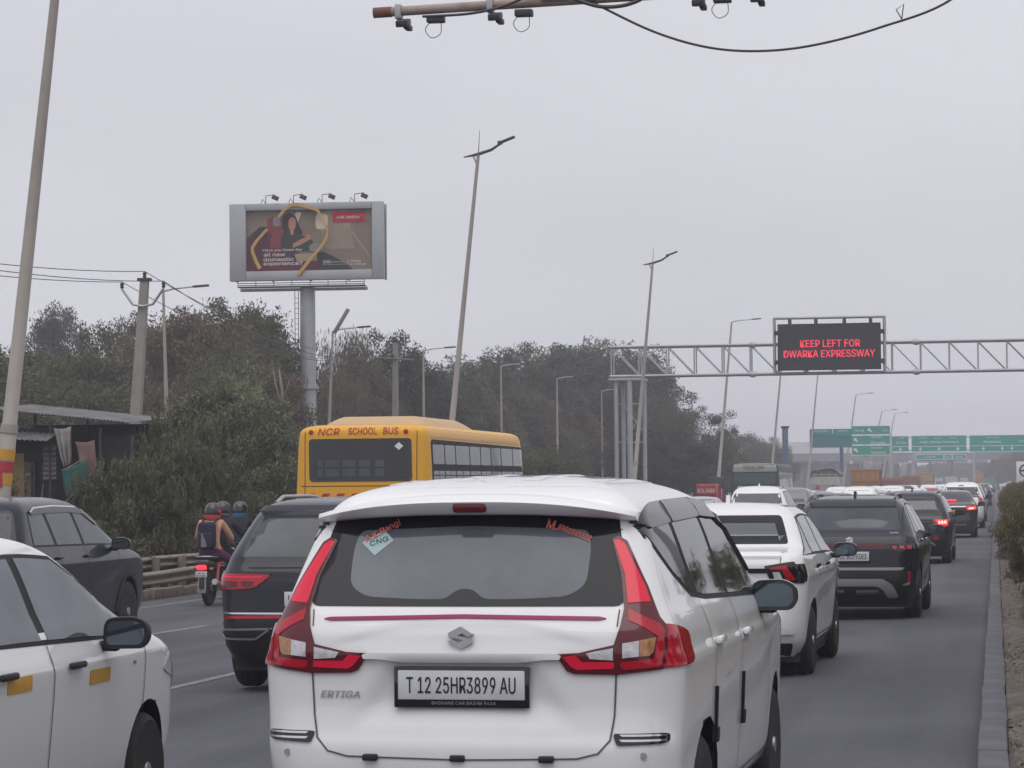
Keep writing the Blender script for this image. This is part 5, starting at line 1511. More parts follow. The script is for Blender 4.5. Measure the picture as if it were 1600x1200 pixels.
def both(bvh, name, ol, view, m, parent, **k):
    a = patch(bvh, name, ol, view, m, parent, **k)
    if view in ('right', 'left'): b = patch(bvh, name, ol, 'left', m, parent, **k)
    else: b = patch(bvh, name, mirx(ol), view, m, parent, **k)
    return a, b

def fin(parent, y, z, m, h=.075):
    prism('antenna_fin', [(y - .09, z - .02), (y + .11, z - .02), (y + .10, z + .01), (y - .02, z + h), (y - .07, z + h)], -.018, .018, m, parent, plane='yz')

def rails(parent, bvh, y0, y1, x, m, h=.035):
    for sg in (1, -1):
        pts = []
        for k in range(9):
            y = y0 + (y1 - y0) * k / 8; co, _ = hit(bvh, 'top', sg * x, y)
            pts.append(co + Vector((0, 0, h * (0 if k in (0, 8) else 1))))
        tube('roof_rail', pts, .018, m, parent, n=8)

CARG = 'vehicles queueing on the carriageway'
# ---- white people carrier straight ahead ------------------------------------------------
EK = [(.20, .72, .16, 4.13, .22, .3, .05), (.30, .815, .045, 4.30, .24, .3, .06), (.42, .842, .002, 4.38, .24, .3, .06), (.56, .850, -.012, 4.395, .22, .3, .06), (.625, .854, -.010, 4.39, .21, .3, .06), (.70, .857, .012, 4.37, .21, .3, .055),
      (.80, .862, .022, 4.33, .21, .3, .055), (.93, .868, .020, 4.22, .21, .3, .055), (.965, .864, .018, 4.1, .21, .3, .055), (1.00, .850, .016, 3.95, .21, .3, .055), (1.06, .838, .022, 3.55, .20, .3, .055), (1.13, .812, .050, 3.28, .19, .2, .055), (1.19, .785, .080, 3.15, .17, .2, .055),
      (1.33, .735, .160, 2.93, .15, .15, .055), (1.46, .690, .245, 2.68, .14, .14, .055), (1.555, .645, .310, 2.45, .13, .14, .06), (1.615, .575, .375, 2.25, .12, .14, .06), (1.655, .47, .55, 2.1, .12, .14, .05), (1.685, .32, .95, 1.95, .12, .14, .03), (1.697, .16, 1.35, 1.75, .08, .1, .0)]
def edent(x, y, z):
    if y < .45 and .55 < z < 1.15:
        ax = abs(x)
        # recess around the plate, wider towards the bottom
        lim = .30 + max(0, (.965 - z)) * .62
        side = max(0., min(1., (lim - ax) / .07)); top = max(0., min(1., (.975 - z) / .012)); bot = max(0., min(1., (z - .70) / .10))
        y += .026 * side * top * bot
        # arched crease under the magenta strip
        arc = 1.115 - .16 * max(0., ax - .18) ** 1.4 * 2.2
        k = max(0., min(1., (arc - z) / .02)) * max(0., min(1., (z - 1.0) / .05)) * max(0., min(1., (.58 - ax) / .12))
        y += .006 * k
    return (x, y, z)
edlo = [(.30, 1.475), (.40, 1.40), (.62, 1.28), (.86, 1.185), (1.2, 1.16), (2.2, 1.13), (3.02, 1.105), (3.10, 1.13), (2.90, 1.30), (2.62, 1.46), (2.40, 1.535), (1.9, 1.56), (1.2, 1.565), (.7, 1.55), (.45, 1.525)]
erg = rounded([(-.615, 1.178), (.615, 1.178), (.632, 1.25), (.59, 1.43), (.565, 1.545), (-.565, 1.545), (-.59, 1.43), (-.632, 1.25)], .03, 3)
eg = rounded([(-.47, 1.26), (-.40, 1.215), (-.2, 1.205), (-.075, 1.205), (-.03, 1.245), (.03, 1.245), (.075, 1.205), (.2, 1.205), (.40, 1.215), (.47, 1.26), (.475, 1.40), (.46, 1.475), (.0, 1.492), (-.46, 1.475), (-.475, 1.40)], .05, 4)
er, eb, ebody = build_car('people_carrier', 'white people carrier filling the foreground, with red tail lamps', (-2.10, 10.4, gl(-2, 11)), EK, .868, 4.395, M['pearl'], .31, (.83, 3.55), edlo, [.98, 1.85], (1.178, 1.545, erg, eg),
    group=CARG, rz=-.026, dent=edent, n=5, nr=22, ns=34, rear_glass_m=M['glass_ceramic'], mirrors=True, mirror_m=M['gloss_black'], mirror_y=2.78, mirror_z=1.045, handles=([(1.12, .985), (2.02, .975)], M['pearl']), mir=(.225, .17, -.03), spokes=8)
rs_ = [c for c in er.children if c.name.startswith('rear_screen')][0]
patch(eb, 'sky_toned_pane', eg, 'rear', M['glass_pane'], rs_, off=.0042, step=.05)
# spoiler lip
sv, sf = [], []
for i in range(25):
    t = -1 + 2 * i / 24; x = .64 * t; dr = .062 * abs(t) ** 2.6; yb = .19 + .12 * abs(t) ** 4
    sec = [(yb + .30, 1.628 - dr * 1.6), (yb + .12, 1.622 - dr * 1.25), (yb, 1.607 - dr), (yb - .012, 1.590 - dr), (yb + .015, 1.548 - dr * .55), (yb + .05, 1.538 - dr * .5), (yb + .16, 1.535 - dr * .5), (yb + .3, 1.545 - dr * .8)]
    sv += [(x, a, b) for a, b in sec]
ns_ = 8
for i in range(24):
    for k in range(ns_): sf.append((i * ns_ + k, i * ns_ + (k + 1) % ns_, (i + 1) * ns_ + (k + 1) % ns_, (i + 1) * ns_ + k))
sf += [tuple(range(ns_)), tuple(24 * ns_ + k for k in range(ns_))]
bm = bmesh.new(); vv = [bm.verts.new(p) for p in sv]; [bm.faces.new([vv[i] for i in q]) for q in sf]
spo = bm_to('roof_spoiler', bm, M['pearl'], er, smooth=True, sharp=60)
box('high_brake_lamp', (0, .195, 1.571), (.135, .03, .046), M['lens_dark'], spo, bev=.012)
# tail lamps
lamp = [(.553, 1.435), (.577, 1.445), (.608, 1.425), (.695, 1.25), (.73, 1.165), (.745, 1.13), (.768, 1.10), (.775, 1.08), (.772, .965), (.765, .935), (.60, .915), (.44, .918), (.41, .93), (.375, .985), (.375, .995), (.46, 1.0), (.59, 1.03), (.612, 1.10), (.622, 1.17), (.60, 1.30)]
for sg in (1, -1):
    q = lamp if sg > 0 else mirx(lamp); mm = (lambda p: p) if sg > 0 else mirx
    vw = 'right' if sg > 0 else 'left'
    tl = patch(eb, 'tail_lamp', q, 'rear', M['lens_dark'], er, off=.012, step=.035)
    patch(eb, 'side_lens', rounded([(.09, 1.112), (.22, 1.10), (.36, 1.08), (.43, 1.065), (.445, 1.03), (.42, .96), (.38, .945), (.09, .938)], .02, 3), vw, M['lens_red'], tl, off=.010, step=.04)
    patch(eb, 'light_guide', mm([(.560, 1.425), (.575, 1.43), (.598, 1.415), (.684, 1.25), (.708, 1.19), (.634, 1.185), (.612, 1.30)]), 'rear', M['lens_bright'], tl, off=.016, step=.03)
    patch(eb, 'light_guide', mm([(.635, 1.165), (.69, 1.135), (.745, 1.105), (.762, 1.08), (.760, .96), (.75, .945), (.63, .935), (.615, .945), (.615, .965), (.735, .975), (.742, 1.06), (.70, 1.09), (.64, 1.12)]), 'rear', M['lens_red'], tl, off=.016, step=.03)
    patch(eb, 'light_guide', mm([(.59, .94), (.45, .935), (.43, .945), (.395, .985), (.445, .99), (.47, .965), (.59, .965)]), 'rear', M['lens_bright'], tl, off=.017, step=.03)
    patch(eb, 'reversing_lens', mm([(.587, 1.018), (.485, .998), (.50, .978), (.587, .972)]), 'rear', M['lens_clear'], tl, off=.017, step=.03)
    patch(eb, 'clear_lens', mm([(.622, 1.035), (.68, 1.045), (.68, .985), (.622, .98)]), 'rear', M['lens_clear'], tl, off=.017, step=.03)
    patch(eb, 'indicator_lens', mm([(.682, 1.046), (.735, 1.056), (.728, 1.0), (.715, .985), (.682, .985)]), 'rear', M['lens_amber'], tl, off=.017, step=.03)
# tailgate lines, strip, badge
patch(eb, 'magenta_strip', rounded([(-.56, 1.128), (-.53, 1.135), (0, 1.147), (.53, 1.138), (.56, 1.131), (.53, 1.124), (0, 1.132), (-.53, 1.121)], .006, 2), 'rear', M['magenta'], er, off=.006, step=.03)
strip(eb, 'panel_gap', [(-.605, 1.165), (-.60, 1.10)], .005, 'rear', M['soft_gap'], er); strip(eb, 'panel_gap', [(.605, 1.165), (.60, 1.10)], .005, 'rear', M['soft_gap'], er)
strip(eb, 'panel_gap', [(-.598, .915), (-.59, .75), (-.575, .66), (-.53, .61), (-.45, .590), (0, .582), (.45, .590), (.53, .61), (.575, .66), (.59, .75), (.598, .915)], .007, 'rear', M['soft_gap'], er)
mo = patch(eb, 'tailgate_moulding', rounded([(-.385, .975), (.385, .975), (.39, .99), (.37, .997), (-.37, .997), (-.39, .99)], .004, 2), 'rear', M['pearl'], er, off=.022, step=.04, skirt=.03)
make_plate(er, 0, .018, .872, 'T 12 25HR3899 AU', w=.498, h=.115, frame=(.035, .048))
text('lettering', 'BHIWANI CAR BAZAR 9416', (.01, .0135, .802), M['satin'], er, width=.25, height=.012)
def s_badge(parent, x, y, z, s, m):
    a = [(0, .5), (-.5, .22), (-.5, .06), (.12, -.10), (-.08, -.2), (-.32, -.06), (-.52, -.16), (0, -.5), (.5, -.22), (.5, -.06), (-.12, .10), (.08, .2), (.32, .06), (.52, .16)]
    prism('badge', [(x + u * s, z + w * s * .95) for u, w in a], y - .012, y + .02, m, parent)
s_badge(er, 0, .018, 1.058, .095, M['badge'])
surf_text(eb, 'lettering', 'ERTIGA', (-.485, .832), 'rear', M['satin'], er, width=.158, height=.027, off=.006, bold=.03, shear=.25)
for x in (-.355, -.01, .335): box('bumper_buffer', (x, -.008, .588), (.058, .04, .026), M['plastic'], er, bev=.006)
for sg in (1, -1):
    q = rounded([(.585, .685), (.60, .64), (.76, .645), (.785, .652), (.785, .683), (.76, .686)], .012, 3); q = q if sg > 0 else mirx(q)
    gp = patch(eb, 'bumper_garnish', q, 'rear', M['gloss_black'], er, off=.010, step=.04)
    for z_ in (.657, .677):
        st_ = [(.62, z_ - .004), (.77, z_ - .003), (.77, z_ + .004), (.61, z_ + .004)]
        patch(eb, 'chrome_blade', st_ if sg > 0 else mirx(st_), 'rear', M['chrome'], gp, off=.016, step=.04)
    lathe('parking_sensor', [(.014, 0), (.014, .006), (0, .006)], M['satin'], er, n=14, axis='y', c=(sg * .70, hit(eb, 'rear', sg * .70, .60)[0].y - .006, .60))
# rain visors
for sd in ('right', 'left'):
    patch(eb, 'rain_visor', rounded([(.33, 1.50), (.46, 1.475), (.98, 1.492), (.98, 1.578), (.7, 1.572), (.47, 1.545)], .02, 2), sd, M['visor'], er, off=.014, step=.08)
    patch(eb, 'rain_visor', rounded([(1.0, 1.492), (1.84, 1.505), (1.84, 1.585), (1.0, 1.578)], .02, 2), sd, M['visor'], er, off=.016, step=.08)
    patch(eb, 'rain_visor', [(1.86, 1.505), (2.36, 1.49), (2.6, 1.43), (2.93, 1.22), (2.96, 1.25), (2.68, 1.48), (2.42, 1.555), (1.86, 1.585)], sd, M['visor'], er, off=.016, step=.08)
    for y_ in (1.02, 1.92): patch(eb, 'door_edge_guard', [(y_, .62), (y_ + .03, .62), (y_ + .02, .80), (y_ - .01, .80)], sd, M['plastic'], er, off=.012, step=.05); patch(eb, 'door_edge_guard', [(y_ - .01, .565), (y_ + .05, .565), (y_ + .05, .625), (y_ - .01, .625)], sd, M['plastic'], er, off=.018, step=.05)
    for (hy, hz) in ((1.12, .985), (2.02, .975)): patch(eb, 'handle_cup', rounded([(hy - .11, hz - .03), (hy + .09, hz - .03), (hy + .09, hz + .02), (hy - .11, hz + .02)], .02, 3), sd, M['pearl'], er, off=.004, step=.05)
surf_text(eb, 'sticker_lettering', 'M.', (.315, 1.492), 'rear', M['sticker_red'], rs_, width=.042, height=.034, rot=-.2, off=.009, bold=.04)
surf_text(eb, 'sticker_lettering', '8901065502', (.405, 1.460), 'rear', M['sticker_red'], rs_, width=.140, height=.022, rot=-.36, off=.009, bold=.03)
patch(eb, 'sticker', [(-.385, 1.375), (-.315, 1.435), (-.36, 1.475), (-.445, 1.425)], 'rear', M['sticker_cng'], rs_, off=.007, step=.04)
surf_text(eb, 'sticker_lettering', 'CNG', (-.375, 1.43), 'rear', M['ink'], rs_, width=.075, height=.02, rot=.3, off=.009)
surf_text(eb, 'sticker_lettering', 'A.K.Rangi', (-.365, 1.468), 'rear', M['sticker_red'], rs_, width=.15, height=.032, rot=.5, off=.011, bold=.02)
for x in (-.42, -.14, .14, .42): patch(eb, 'roof_swage', [(x - .035, .75), (x + .035, .75), (x + .03, 2.0), (x - .03, 2.0)], 'top', M['pearl'], er, off=.0055, step=.15, skirt=.02)

er.scale = (1.035, 1.0, 1.008)
# ---- white sedan with dark lamps ahead on the right lane -----------------------------------
def scaled(rows, H, W, L): return mesh_key(H, W, L, rows)
DK = scaled(SEDAN_ROWS, 1.525, .8675, 3.995)
ddlo = side_outline(DK, 1.07, 1.40, .16, .16)
drg = rounded(rear_outline(DK, 1.165, 1.415, .84, .84), .04, 3)
dz, db, _ = build_car('sedan', 'white sedan with dark-framed tail lamps and a yellow plate', (-2.46, 23.2, gl(-2.4, 24)), DK, .8675, 3.995, M['white'], .31, (.70, 3.15), ddlo, [1.05, 1.85], (1.165, 1.415, drg), group=CARG, rz=-.024, see=True, n=5, nr=20, ns=30, mirror_z=1.0, mirror_y=2.62, handles=([(1.0, .96), (1.85, .95)], M['plastic']), mir=(.23, .15))
patch(db, 'boot_lip', rounded([(-.62, 1.055), (.62, 1.055), (.60, 1.085), (-.60, 1.085)], .01, 2), 'rear', M['white'], dz, off=.028, step=.06, skirt=.03)
patch(db, 'boot_band', rounded([(-.56, .925), (.56, .925), (.57, .965), (-.57, .965)], .008, 2), 'rear', M['gloss_black'], dz, off=.006, step=.06)
for sg in (1, -1):
    mm = (lambda p: p) if sg > 0 else mirx
    tl = patch(db, 'tail_lamp', mm([(.47, .985), (.66, 1.015), (.72, 1.02), (.80, .86), (.80, .835), (.54, .84), (.50, .90)]), 'rear', M['gloss_black'], dz, off=.010, step=.04)
    patch(db, 'light_guide', mm([(.52, .972), (.655, .992), (.73, .865), (.66, .865), (.62, .955), (.53, .95)]), 'rear', M['lens_red'], tl, off=.015, step=.04)
    patch(db, 'reversing_lens', mm([(.54, .935), (.60, .935), (.63, .865), (.56, .862)]), 'rear', M['lens_clear'], tl, off=.015, step=.04)
    patch(db, 'side_lens', [(.10, 1.0), (.22, 1.0), (.20, .85), (.10, .84)], 'right' if sg > 0 else 'left', M['gloss_black'], tl, off=.007, step=.04)
make_plate(dz, .1, .01, .80, 'HR 55 AV 2174', w=.45, h=.115, m=M['plate_yellow'])
patch(db, 'bumper_crease', rounded([(-.72, .40), (.72, .40), (.66, .455), (-.66, .455)], .02, 2), 'rear', M['white'], dz, off=.03, step=.06, skirt=.03)
patch(db, 'diffuser', rounded([(-.66, .18), (.66, .18), (.70, .315), (-.70, .315)], .02, 2), 'rear', M['plastic'], dz, off=.010, step=.07)
patch(db, 'chrome_blade', [(-.5, .325), (.5, .325), (.5, .34), (-.5, .34)], 'rear', M['chrome'], dz, off=.018, step=.07)
strip(db, 'panel_gap', [(-.62, 1.10), (-.60, .99)], .007, 'rear', M['dark_gap'], dz); strip(db, 'panel_gap', [(.62, 1.10), (.60, .99)], .007, 'rear', M['dark_gap'], dz)
strip(db, 'panel_gap', [(-.53, .83), (-.52, .66), (.52, .66), (.53, .83)], .007, 'rear', M['dark_gap'], dz)
fin(dz, 1.42, 1.512, M['white'], .085)

# ---- dark crossover with grey skid plate ---------------------------------------------------
VK = [(z, w, yr * (1.55 if z > 1.1 else 1.0), yf, cr, cf, br) for z, w, yr, yf, cr, cf, br in scaled(SUV_ROWS, 1.62, .8975, 4.36)]
vdlo = side_outline(VK, 1.12, 1.49, .34, .16)
vrg = rounded(rear_outline(VK, 1.17, 1.46, .80, .84), .05, 4)
vt, vb, _ = build_car('crossover', 'dark blue crossover with black mirrors, grey skid plate and full-width lamp bar', (-1.87, 34.7, gl(-1.9, 36)), VK, .8975, 4.36, M['graphite'], .345, (.80, 3.40), vdlo, [1.15, 2.0], (1.17, 1.46, vrg), group=CARG, rear_glass_m=M['glass_sky_tone'], rz=-.022, mirror_z=1.06, mirror_y=2.78, handles=([(1.1, 1.02), (2.0, 1.01)], M['chrome']))
patch(vb, 'roof_spoiler', rounded([(-.57, 1.475), (.57, 1.475), (.54, 1.52), (-.54, 1.52)], .02, 3), 'rear', M['graphite'], vt, off=.05, step=.06, skirt=.02)
patch(vb, 'lamp_bar', rounded([(-.60, .955), (.60, .955), (.60, .995), (-.60, .995)], .01, 2), 'rear', M['lens_dark'], vt, off=.010, step=.06)
for sg in (1, -1):
    mm = (lambda p: p) if sg > 0 else mirx
    tl = patch(vb, 'tail_lamp', rounded(mm([(.45, .99), (.50, .92), (.60, .895), (.84, .90), (.85, .96), (.82, .995)]), .02, 3), 'rear', M['gloss_black'], vt, off=.012, step=.05)
    for k, x in enumerate((.55, .64, .73)): patch(vb, 'lamp_segment', mm([(x, .925), (x + .055, .925), (x + .045, .97), (x - .01, .97)]), 'rear', M['lens_red'], tl, off=.017, step=.04)
    patch(vb, 'reflector', mm([(.73, .50), (.755, .50), (.76, .64), (.735, .64)]), 'rear', M['lens_red'], vt, off=.014, step=.04)
    patch(vb, 'bumper_blade', mm([(.66, .465), (.74, .465), (.76, .50), (.74, .505)]), 'rear', M['satin'], vt, off=.016, step=.04)
patch(vb, 'plate_recess', rounded([(-.38, .74), (.38, .74), (.43, .80), (.36, .905), (-.36, .905), (-.43, .80)], .02, 3), 'rear', M['charcoal'], vt, off=.006, step=.06)
make_plate(vt, 0, -.012, .835, 'DL 01 BCF9383', w=.50, h=.12, frame=(.012, .03))
patch(vb, 'bumper_strip', rounded([(-.66, .655), (.66, .655), (.70, .69), (-.70, .69)], .01, 2), 'rear', M['skid'], vt, off=.016, step=.06)
patch(vb, 'bumper_cladding', rounded([(-.80, .25), (.80, .25), (.84, .45), (.80, .645), (-.80, .645), (-.84, .45)], .03, 3), 'rear', M['plastic'], vt, off=.009, step=.07)
sp = patch(vb, 'skid_plate', rounded([(-.62, .31), (.62, .31), (.54, .47), (.42, .545), (-.42, .545), (-.54, .47)], .04, 4), 'rear', M['skid'], vt, off=.022, step=.06, skirt=.02)
patch(vb, 'skid_insert', rounded([(-.50, .27), (.50, .27), (.42, .41), (.34, .455), (-.34, .455), (-.42, .41)], .04, 4), 'rear', M['plastic'], sp, off=.027, step=.06)
for sx in (-.22, .22): box('bumper_rib', (sx, .03, .37), (.32, .09, .08), M['charcoal'], vt, bev=.038)
s_badge(vt, 0, .03, 1.045, .095, M['chrome'])
surf_text(vb, 'lettering', 'ALPHA', (.56, 1.13), 'rear', M['sticker_white'], vt, width=.11, height=.016, off=.007)
rails(vt, vb, 1.0, 2.5, .53, M['charcoal'], .05); fin(vt, 1.15, 1.60, M['black_paint'], .07)
strip(vb, 'panel_gap', [(-.65, 1.46), (-.68, 1.0), (-.64, .86), (-.62, .69)], .008, 'rear', M['dark_gap'], vt); strip(vb, 'panel_gap', [(.65, 1.46), (.68, 1.0), (.64, .86), (.62, .69)], .008, 'rear', M['dark_gap'], vt)

# ---- dark SUV left of the white people carrier ---------------------------------------------
TK = scaled(SUV_ROWS, 1.655, .92, 4.51)
tdlo = side_outline(TK, 1.15, 1.52, .34, .16)
trg = rounded(rear_outline(TK, 1.15, 1.50, .82, .86), .04, 3)
tt, tb, _ = build_car('suv', 'charcoal SUV half hidden behind the white people carrier', (-5.67, 21.9, gl(-5.6, 22.5)), TK, .92, 4.51, M['charcoal'], .36, (.84, 3.52), tdlo, [1.2, 2.05], (1.15, 1.50, trg), group=CARG, rear_glass_m=M['glass_sky_tone'], mirror_z=1.08, mirror_y=2.85, nr=20)
patch(tb, 'roof_spoiler', rounded([(-.59, 1.50), (.59, 1.50), (.56, 1.545), (-.56, 1.545)], .02, 3), 'rear', M['charcoal'], tt, off=.05, step=.06, skirt=.02)
rails(tt, tb, .85, 2.7, .56, M['satin'], .055)
tube('antenna', [(0.45, .55, 1.60), (.45, .50, 1.70)], .008, M['plastic'], tt)
for sg in (1, -1):
    mm = (lambda p: p) if sg > 0 else mirx
    tl = patch(tb, 'tail_lamp', rounded(mm([(.40, 1.0), (.42, .975), (.52, .90), (.60, .885), (.84, .875), (.86, .93), (.86, 1.01)]), .015, 3), 'rear', M['lens_red'], tt, off=.012, step=.05)
    patch(tb, 'light_guide', mm([(.46, .985), (.82, .985), (.82, .97), (.48, .97)]), 'rear', M['lens_bright'], tl, off=.017, step=.04)
    patch(tb, 'lamp_segment', mm([(.54, .945), (.66, .945), (.64, .905), (.56, .905)]), 'rear', M['lens_dark'], tl, off=.016, step=.04); patch(tb, 'lamp_segment', mm([(.69, .945), (.82, .945), (.81, .895), (.69, .90)]), 'rear', M['lens_dark'], tl, off=.016, step=.04)
    patch(tb, 'lamp_cap', mm([(.38, 1.012), (.86, 1.025), (.86, 1.015), (.40, 1.0)]), 'rear', M['gloss_black'], tt, off=.013, step=.05)
    rg_ = rounded(mm([(.36, .555), (.82, .545), (.86, .50), (.82, .455), (.52, .455)]), .02, 3)
    ex = patch(tb, 'exhaust_trim', rg_, 'rear', M['chrome'], tt, off=.022, hole=inset(rg_, .016), step=.04)
    patch(tb, 'exhaust_grille', inset(rg_, .014), 'rear', M['plastic'], ex, off=.018, step=.05)
    patch(tb, 'reflector', mm([(.30, .635), (.80, .628), (.80, .652), (.30, .665)]), 'rear', M['lens_red'], tt, off=.016, step=.05)
patch(tb, 'bumper_cladding', rounded([(-.82, .22), (.82, .22), (.86, .42), (.86, .60), (-.86, .60), (-.86, .42)], .03, 3), 'rear', M['plastic'], tt, off=.009, step=.07)
patch(tb, 'chrome_blade', [(-.82, .668), (.82, .668), (.82, .682), (-.82, .682)], 'rear', M['chrome'], tt, off=.017, step=.06)
patch(tb, 'plate_recess', rounded([(-.50, .70), (.50, .70), (.62, .885), (-.62, .885)], .02, 3), 'rear', M['graphite'], tt, off=.006, step=.06)
strip(tb, 'panel_gap', [(-.6, 1.06), (.6, 1.06)], .008, 'rear', M['dark_gap'], tt)
make_plate(tt, 0, -.004, .80, 'HR 26 EX 0118', w=.52, h=.12)
box('wiper', (.22, .17, 1.165), (.5, .03, .02), M['plastic'], tt, bev=.008)
bm = bmesh.new(); bmesh.ops.create_circle(bm, cap_ends=True, radius=.06, segments=24); bmesh.ops.transform(bm, matrix=Matrix.Translation((0, .05, 1.02)) @ Matrix.Rotation(math.pi / 2, 4, 'X'), verts=bm.verts); bm_to('badge', bm, M['chrome'], tt)

# ---- white taxi at the left edge ------------------------------------------------------------
XK = scaled(SEDAN_ROWS, 1.52, .83, 3.80)
xdlo = [(p[0], p[1]) for p in side_outline(XK, 1.035, 1.395, .25, .13, sag=.06)]
xrg = rounded(rear_outline(XK, 1.165, 1.41, .84, .84), .04, 3)
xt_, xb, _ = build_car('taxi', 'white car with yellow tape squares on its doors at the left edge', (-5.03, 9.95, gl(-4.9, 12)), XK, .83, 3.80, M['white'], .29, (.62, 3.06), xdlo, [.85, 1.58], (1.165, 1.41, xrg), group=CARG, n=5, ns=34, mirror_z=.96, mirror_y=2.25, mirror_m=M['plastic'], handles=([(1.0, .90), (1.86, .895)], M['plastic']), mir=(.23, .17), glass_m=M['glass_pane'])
for y_, z_ in ((1.02, .825), (2.08, .79)): both(xb, 'reflective_tape', [(y_, z_), (y_ + .29, z_), (y_ + .29, z_ + .068), (y_, z_ + .068)], 'right', M['reflector_yellow'], xt_, off=.004, step=.06)
patch(xb, 'headlamp', rounded([(3.30, .78), (3.62, .70), (3.60, .80), (3.42, .87)], .03, 3), 'right', M['lens_clear'], xt_, off=.008, step=.05)
patch(xb, 'side_repeater', [(2.74, .845), (2.77, .845), (2.77, .86), (2.74, .86)], 'right', M['lens_amber'], xt_, off=.006, step=.03)
both(xb, 'sill_moulding', [(.95, .28), (2.7, .28), (2.7, .33), (.95, .33)], 'right', M['white'], xt_, off=.012, step=.1)

# ---- dark SUV at the left edge ---------------------------------------------------------------
UK = scaled(SUV_ROWS, 1.80, .93, 4.6)
udlo = side_outline(UK, 1.24, 1.62, .30, .14)
urg = rounded(rear_outline(UK, 1.25, 1.62, .82, .86), .04, 3)
ut, ub, _ = build_car('suv', 'dark blue SUV with smoked window visors behind the white car at the left edge', (-11.35, 27.7, gl(-11.4, 30)), UK, .93, 4.6, M['navy'], .38, (.88, 3.66), udlo, [1.2, 2.1], (1.25, 1.62, urg), group=CARG, mirror_z=1.16, mirror_y=2.95, glass_m=M['glass_sky_tone'], handles=([(1.15, 1.1), (2.1, 1.1)], M['navy']))
for sd in ('right', 'left'):
    patch(ub, 'rain_visor', [(.80, 1.585), (1.0, 1.60), (1.95, 1.612), (2.45, 1.585), (2.75, 1.45), (2.82, 1.45), (2.60, 1.62), (2.3, 1.655), (1.6, 1.672), (.95, 1.655), (.78, 1.62)], sd, M['visor'], ut, off=.016, step=.08)
    strip(ub, 'chrome_blade', [(.78, 1.62), (.95, 1.662), (1.6, 1.68), (2.3, 1.662)], .015, sd, M['chrome'], ut, off=.02)
    patch(ub, 'arch_cladding', [(3.66 + .47 * math.cos(a), .39 + .47 * math.sin(a)) for a in np.linspace(0, math.pi, 14)] + [(3.66 + .415 * math.cos(a), .39 + .425 * math.sin(a)) for a in np.linspace(math.pi, 0, 14)], sd, M['plastic'], ut, off=.012, step=.06)

# ---- dark crossover braking, third in the right lane -----------------------------------------
CK = scaled(SUV_ROWS, 1.63, .895, 4.33)
cdlo = side_outline(CK, 1.13, 1.50, .32, .16)
crg = rounded(rear_outline(CK, 1.14, 1.47, .82, .86), .04, 3)
ct, cb_, _ = build_car('crossover', 'dark grey crossover braking with lit red lamps, third in the right lane', (-1.87, 59.5, gl(-1.9, 61)), CK, .895, 4.33, M['charcoal'], .34, (.80, 3.40), cdlo, [1.15, 2.0], (1.14, 1.47, crg), group=CARG, rz=-.018, see=True, mirror_z=1.05, mirror_y=2.78, n=4)
patch(cb_, 'tailgate_band', rounded([(-.66, .98), (.66, .98), (.68, 1.06), (-.68, 1.06)], .01, 2), 'rear', M['gloss_black'], ct, off=.006, step=.08)
for sg in (1, -1):
    mm = (lambda p: p) if sg > 0 else mirx
    tl = patch(cb_, 'tail_lamp', rounded(mm([(.50, 1.0), (.50, .86), (.62, .80), (.84, .84), (.84, 1.0)]), .02, 3), 'rear', M['lens_red'], ct, off=.012, step=.06)
    patch(cb_, 'lit_segment', mm([(.56, .98), (.80, .98), (.80, .86), (.60, .86)]), 'rear', M['lit_red'], tl, off=.016, step=.06)
    for x in (.62, .68, .74): patch(cb_, 'lit_core', mm([(x, .90), (x + .035, .90), (x + .025, .955), (x - .01, .955)]), 'rear', M['lit_core'], tl, off=.022, step=.05)
    patch(cb_, 'reflector', mm([(.50, .56), (.62, .54), (.60, .60), (.52, .60)]), 'rear', M['lens_red'], ct, off=.02, step=.06)
patch(cb_, 'lit_strip', [(-.28, 1.005), (.12, 1.005), (.12, 1.045), (-.28, 1.045)], 'rear', M['lit_red'], ct, off=.012, step=.06)
patch(cb_, 'bumper_cladding', rounded([(-.8, .24), (.8, .24), (.84, .5), (.8, .64), (-.8, .64), (-.84, .5)], .03, 3), 'rear', M['plastic'], ct, off=.009, step=.08)
patch(cb_, 'chrome_blade', rounded([(-.46, .50), (.40, .50), (.52, .42), (.56, .42), (.44, .525), (-.46, .525)], .005, 2), 'rear', M['satin'], ct, off=.018, step=.06)
make_plate(ct, -.05, -.005, .80, 'HR 51 CB 7720', w=.48, h=.12)
fin(ct, 1.05, 1.605, M['black_paint'], .09); rails(ct, cb_, 1.0, 2.4, .55, M['charcoal'], .03)

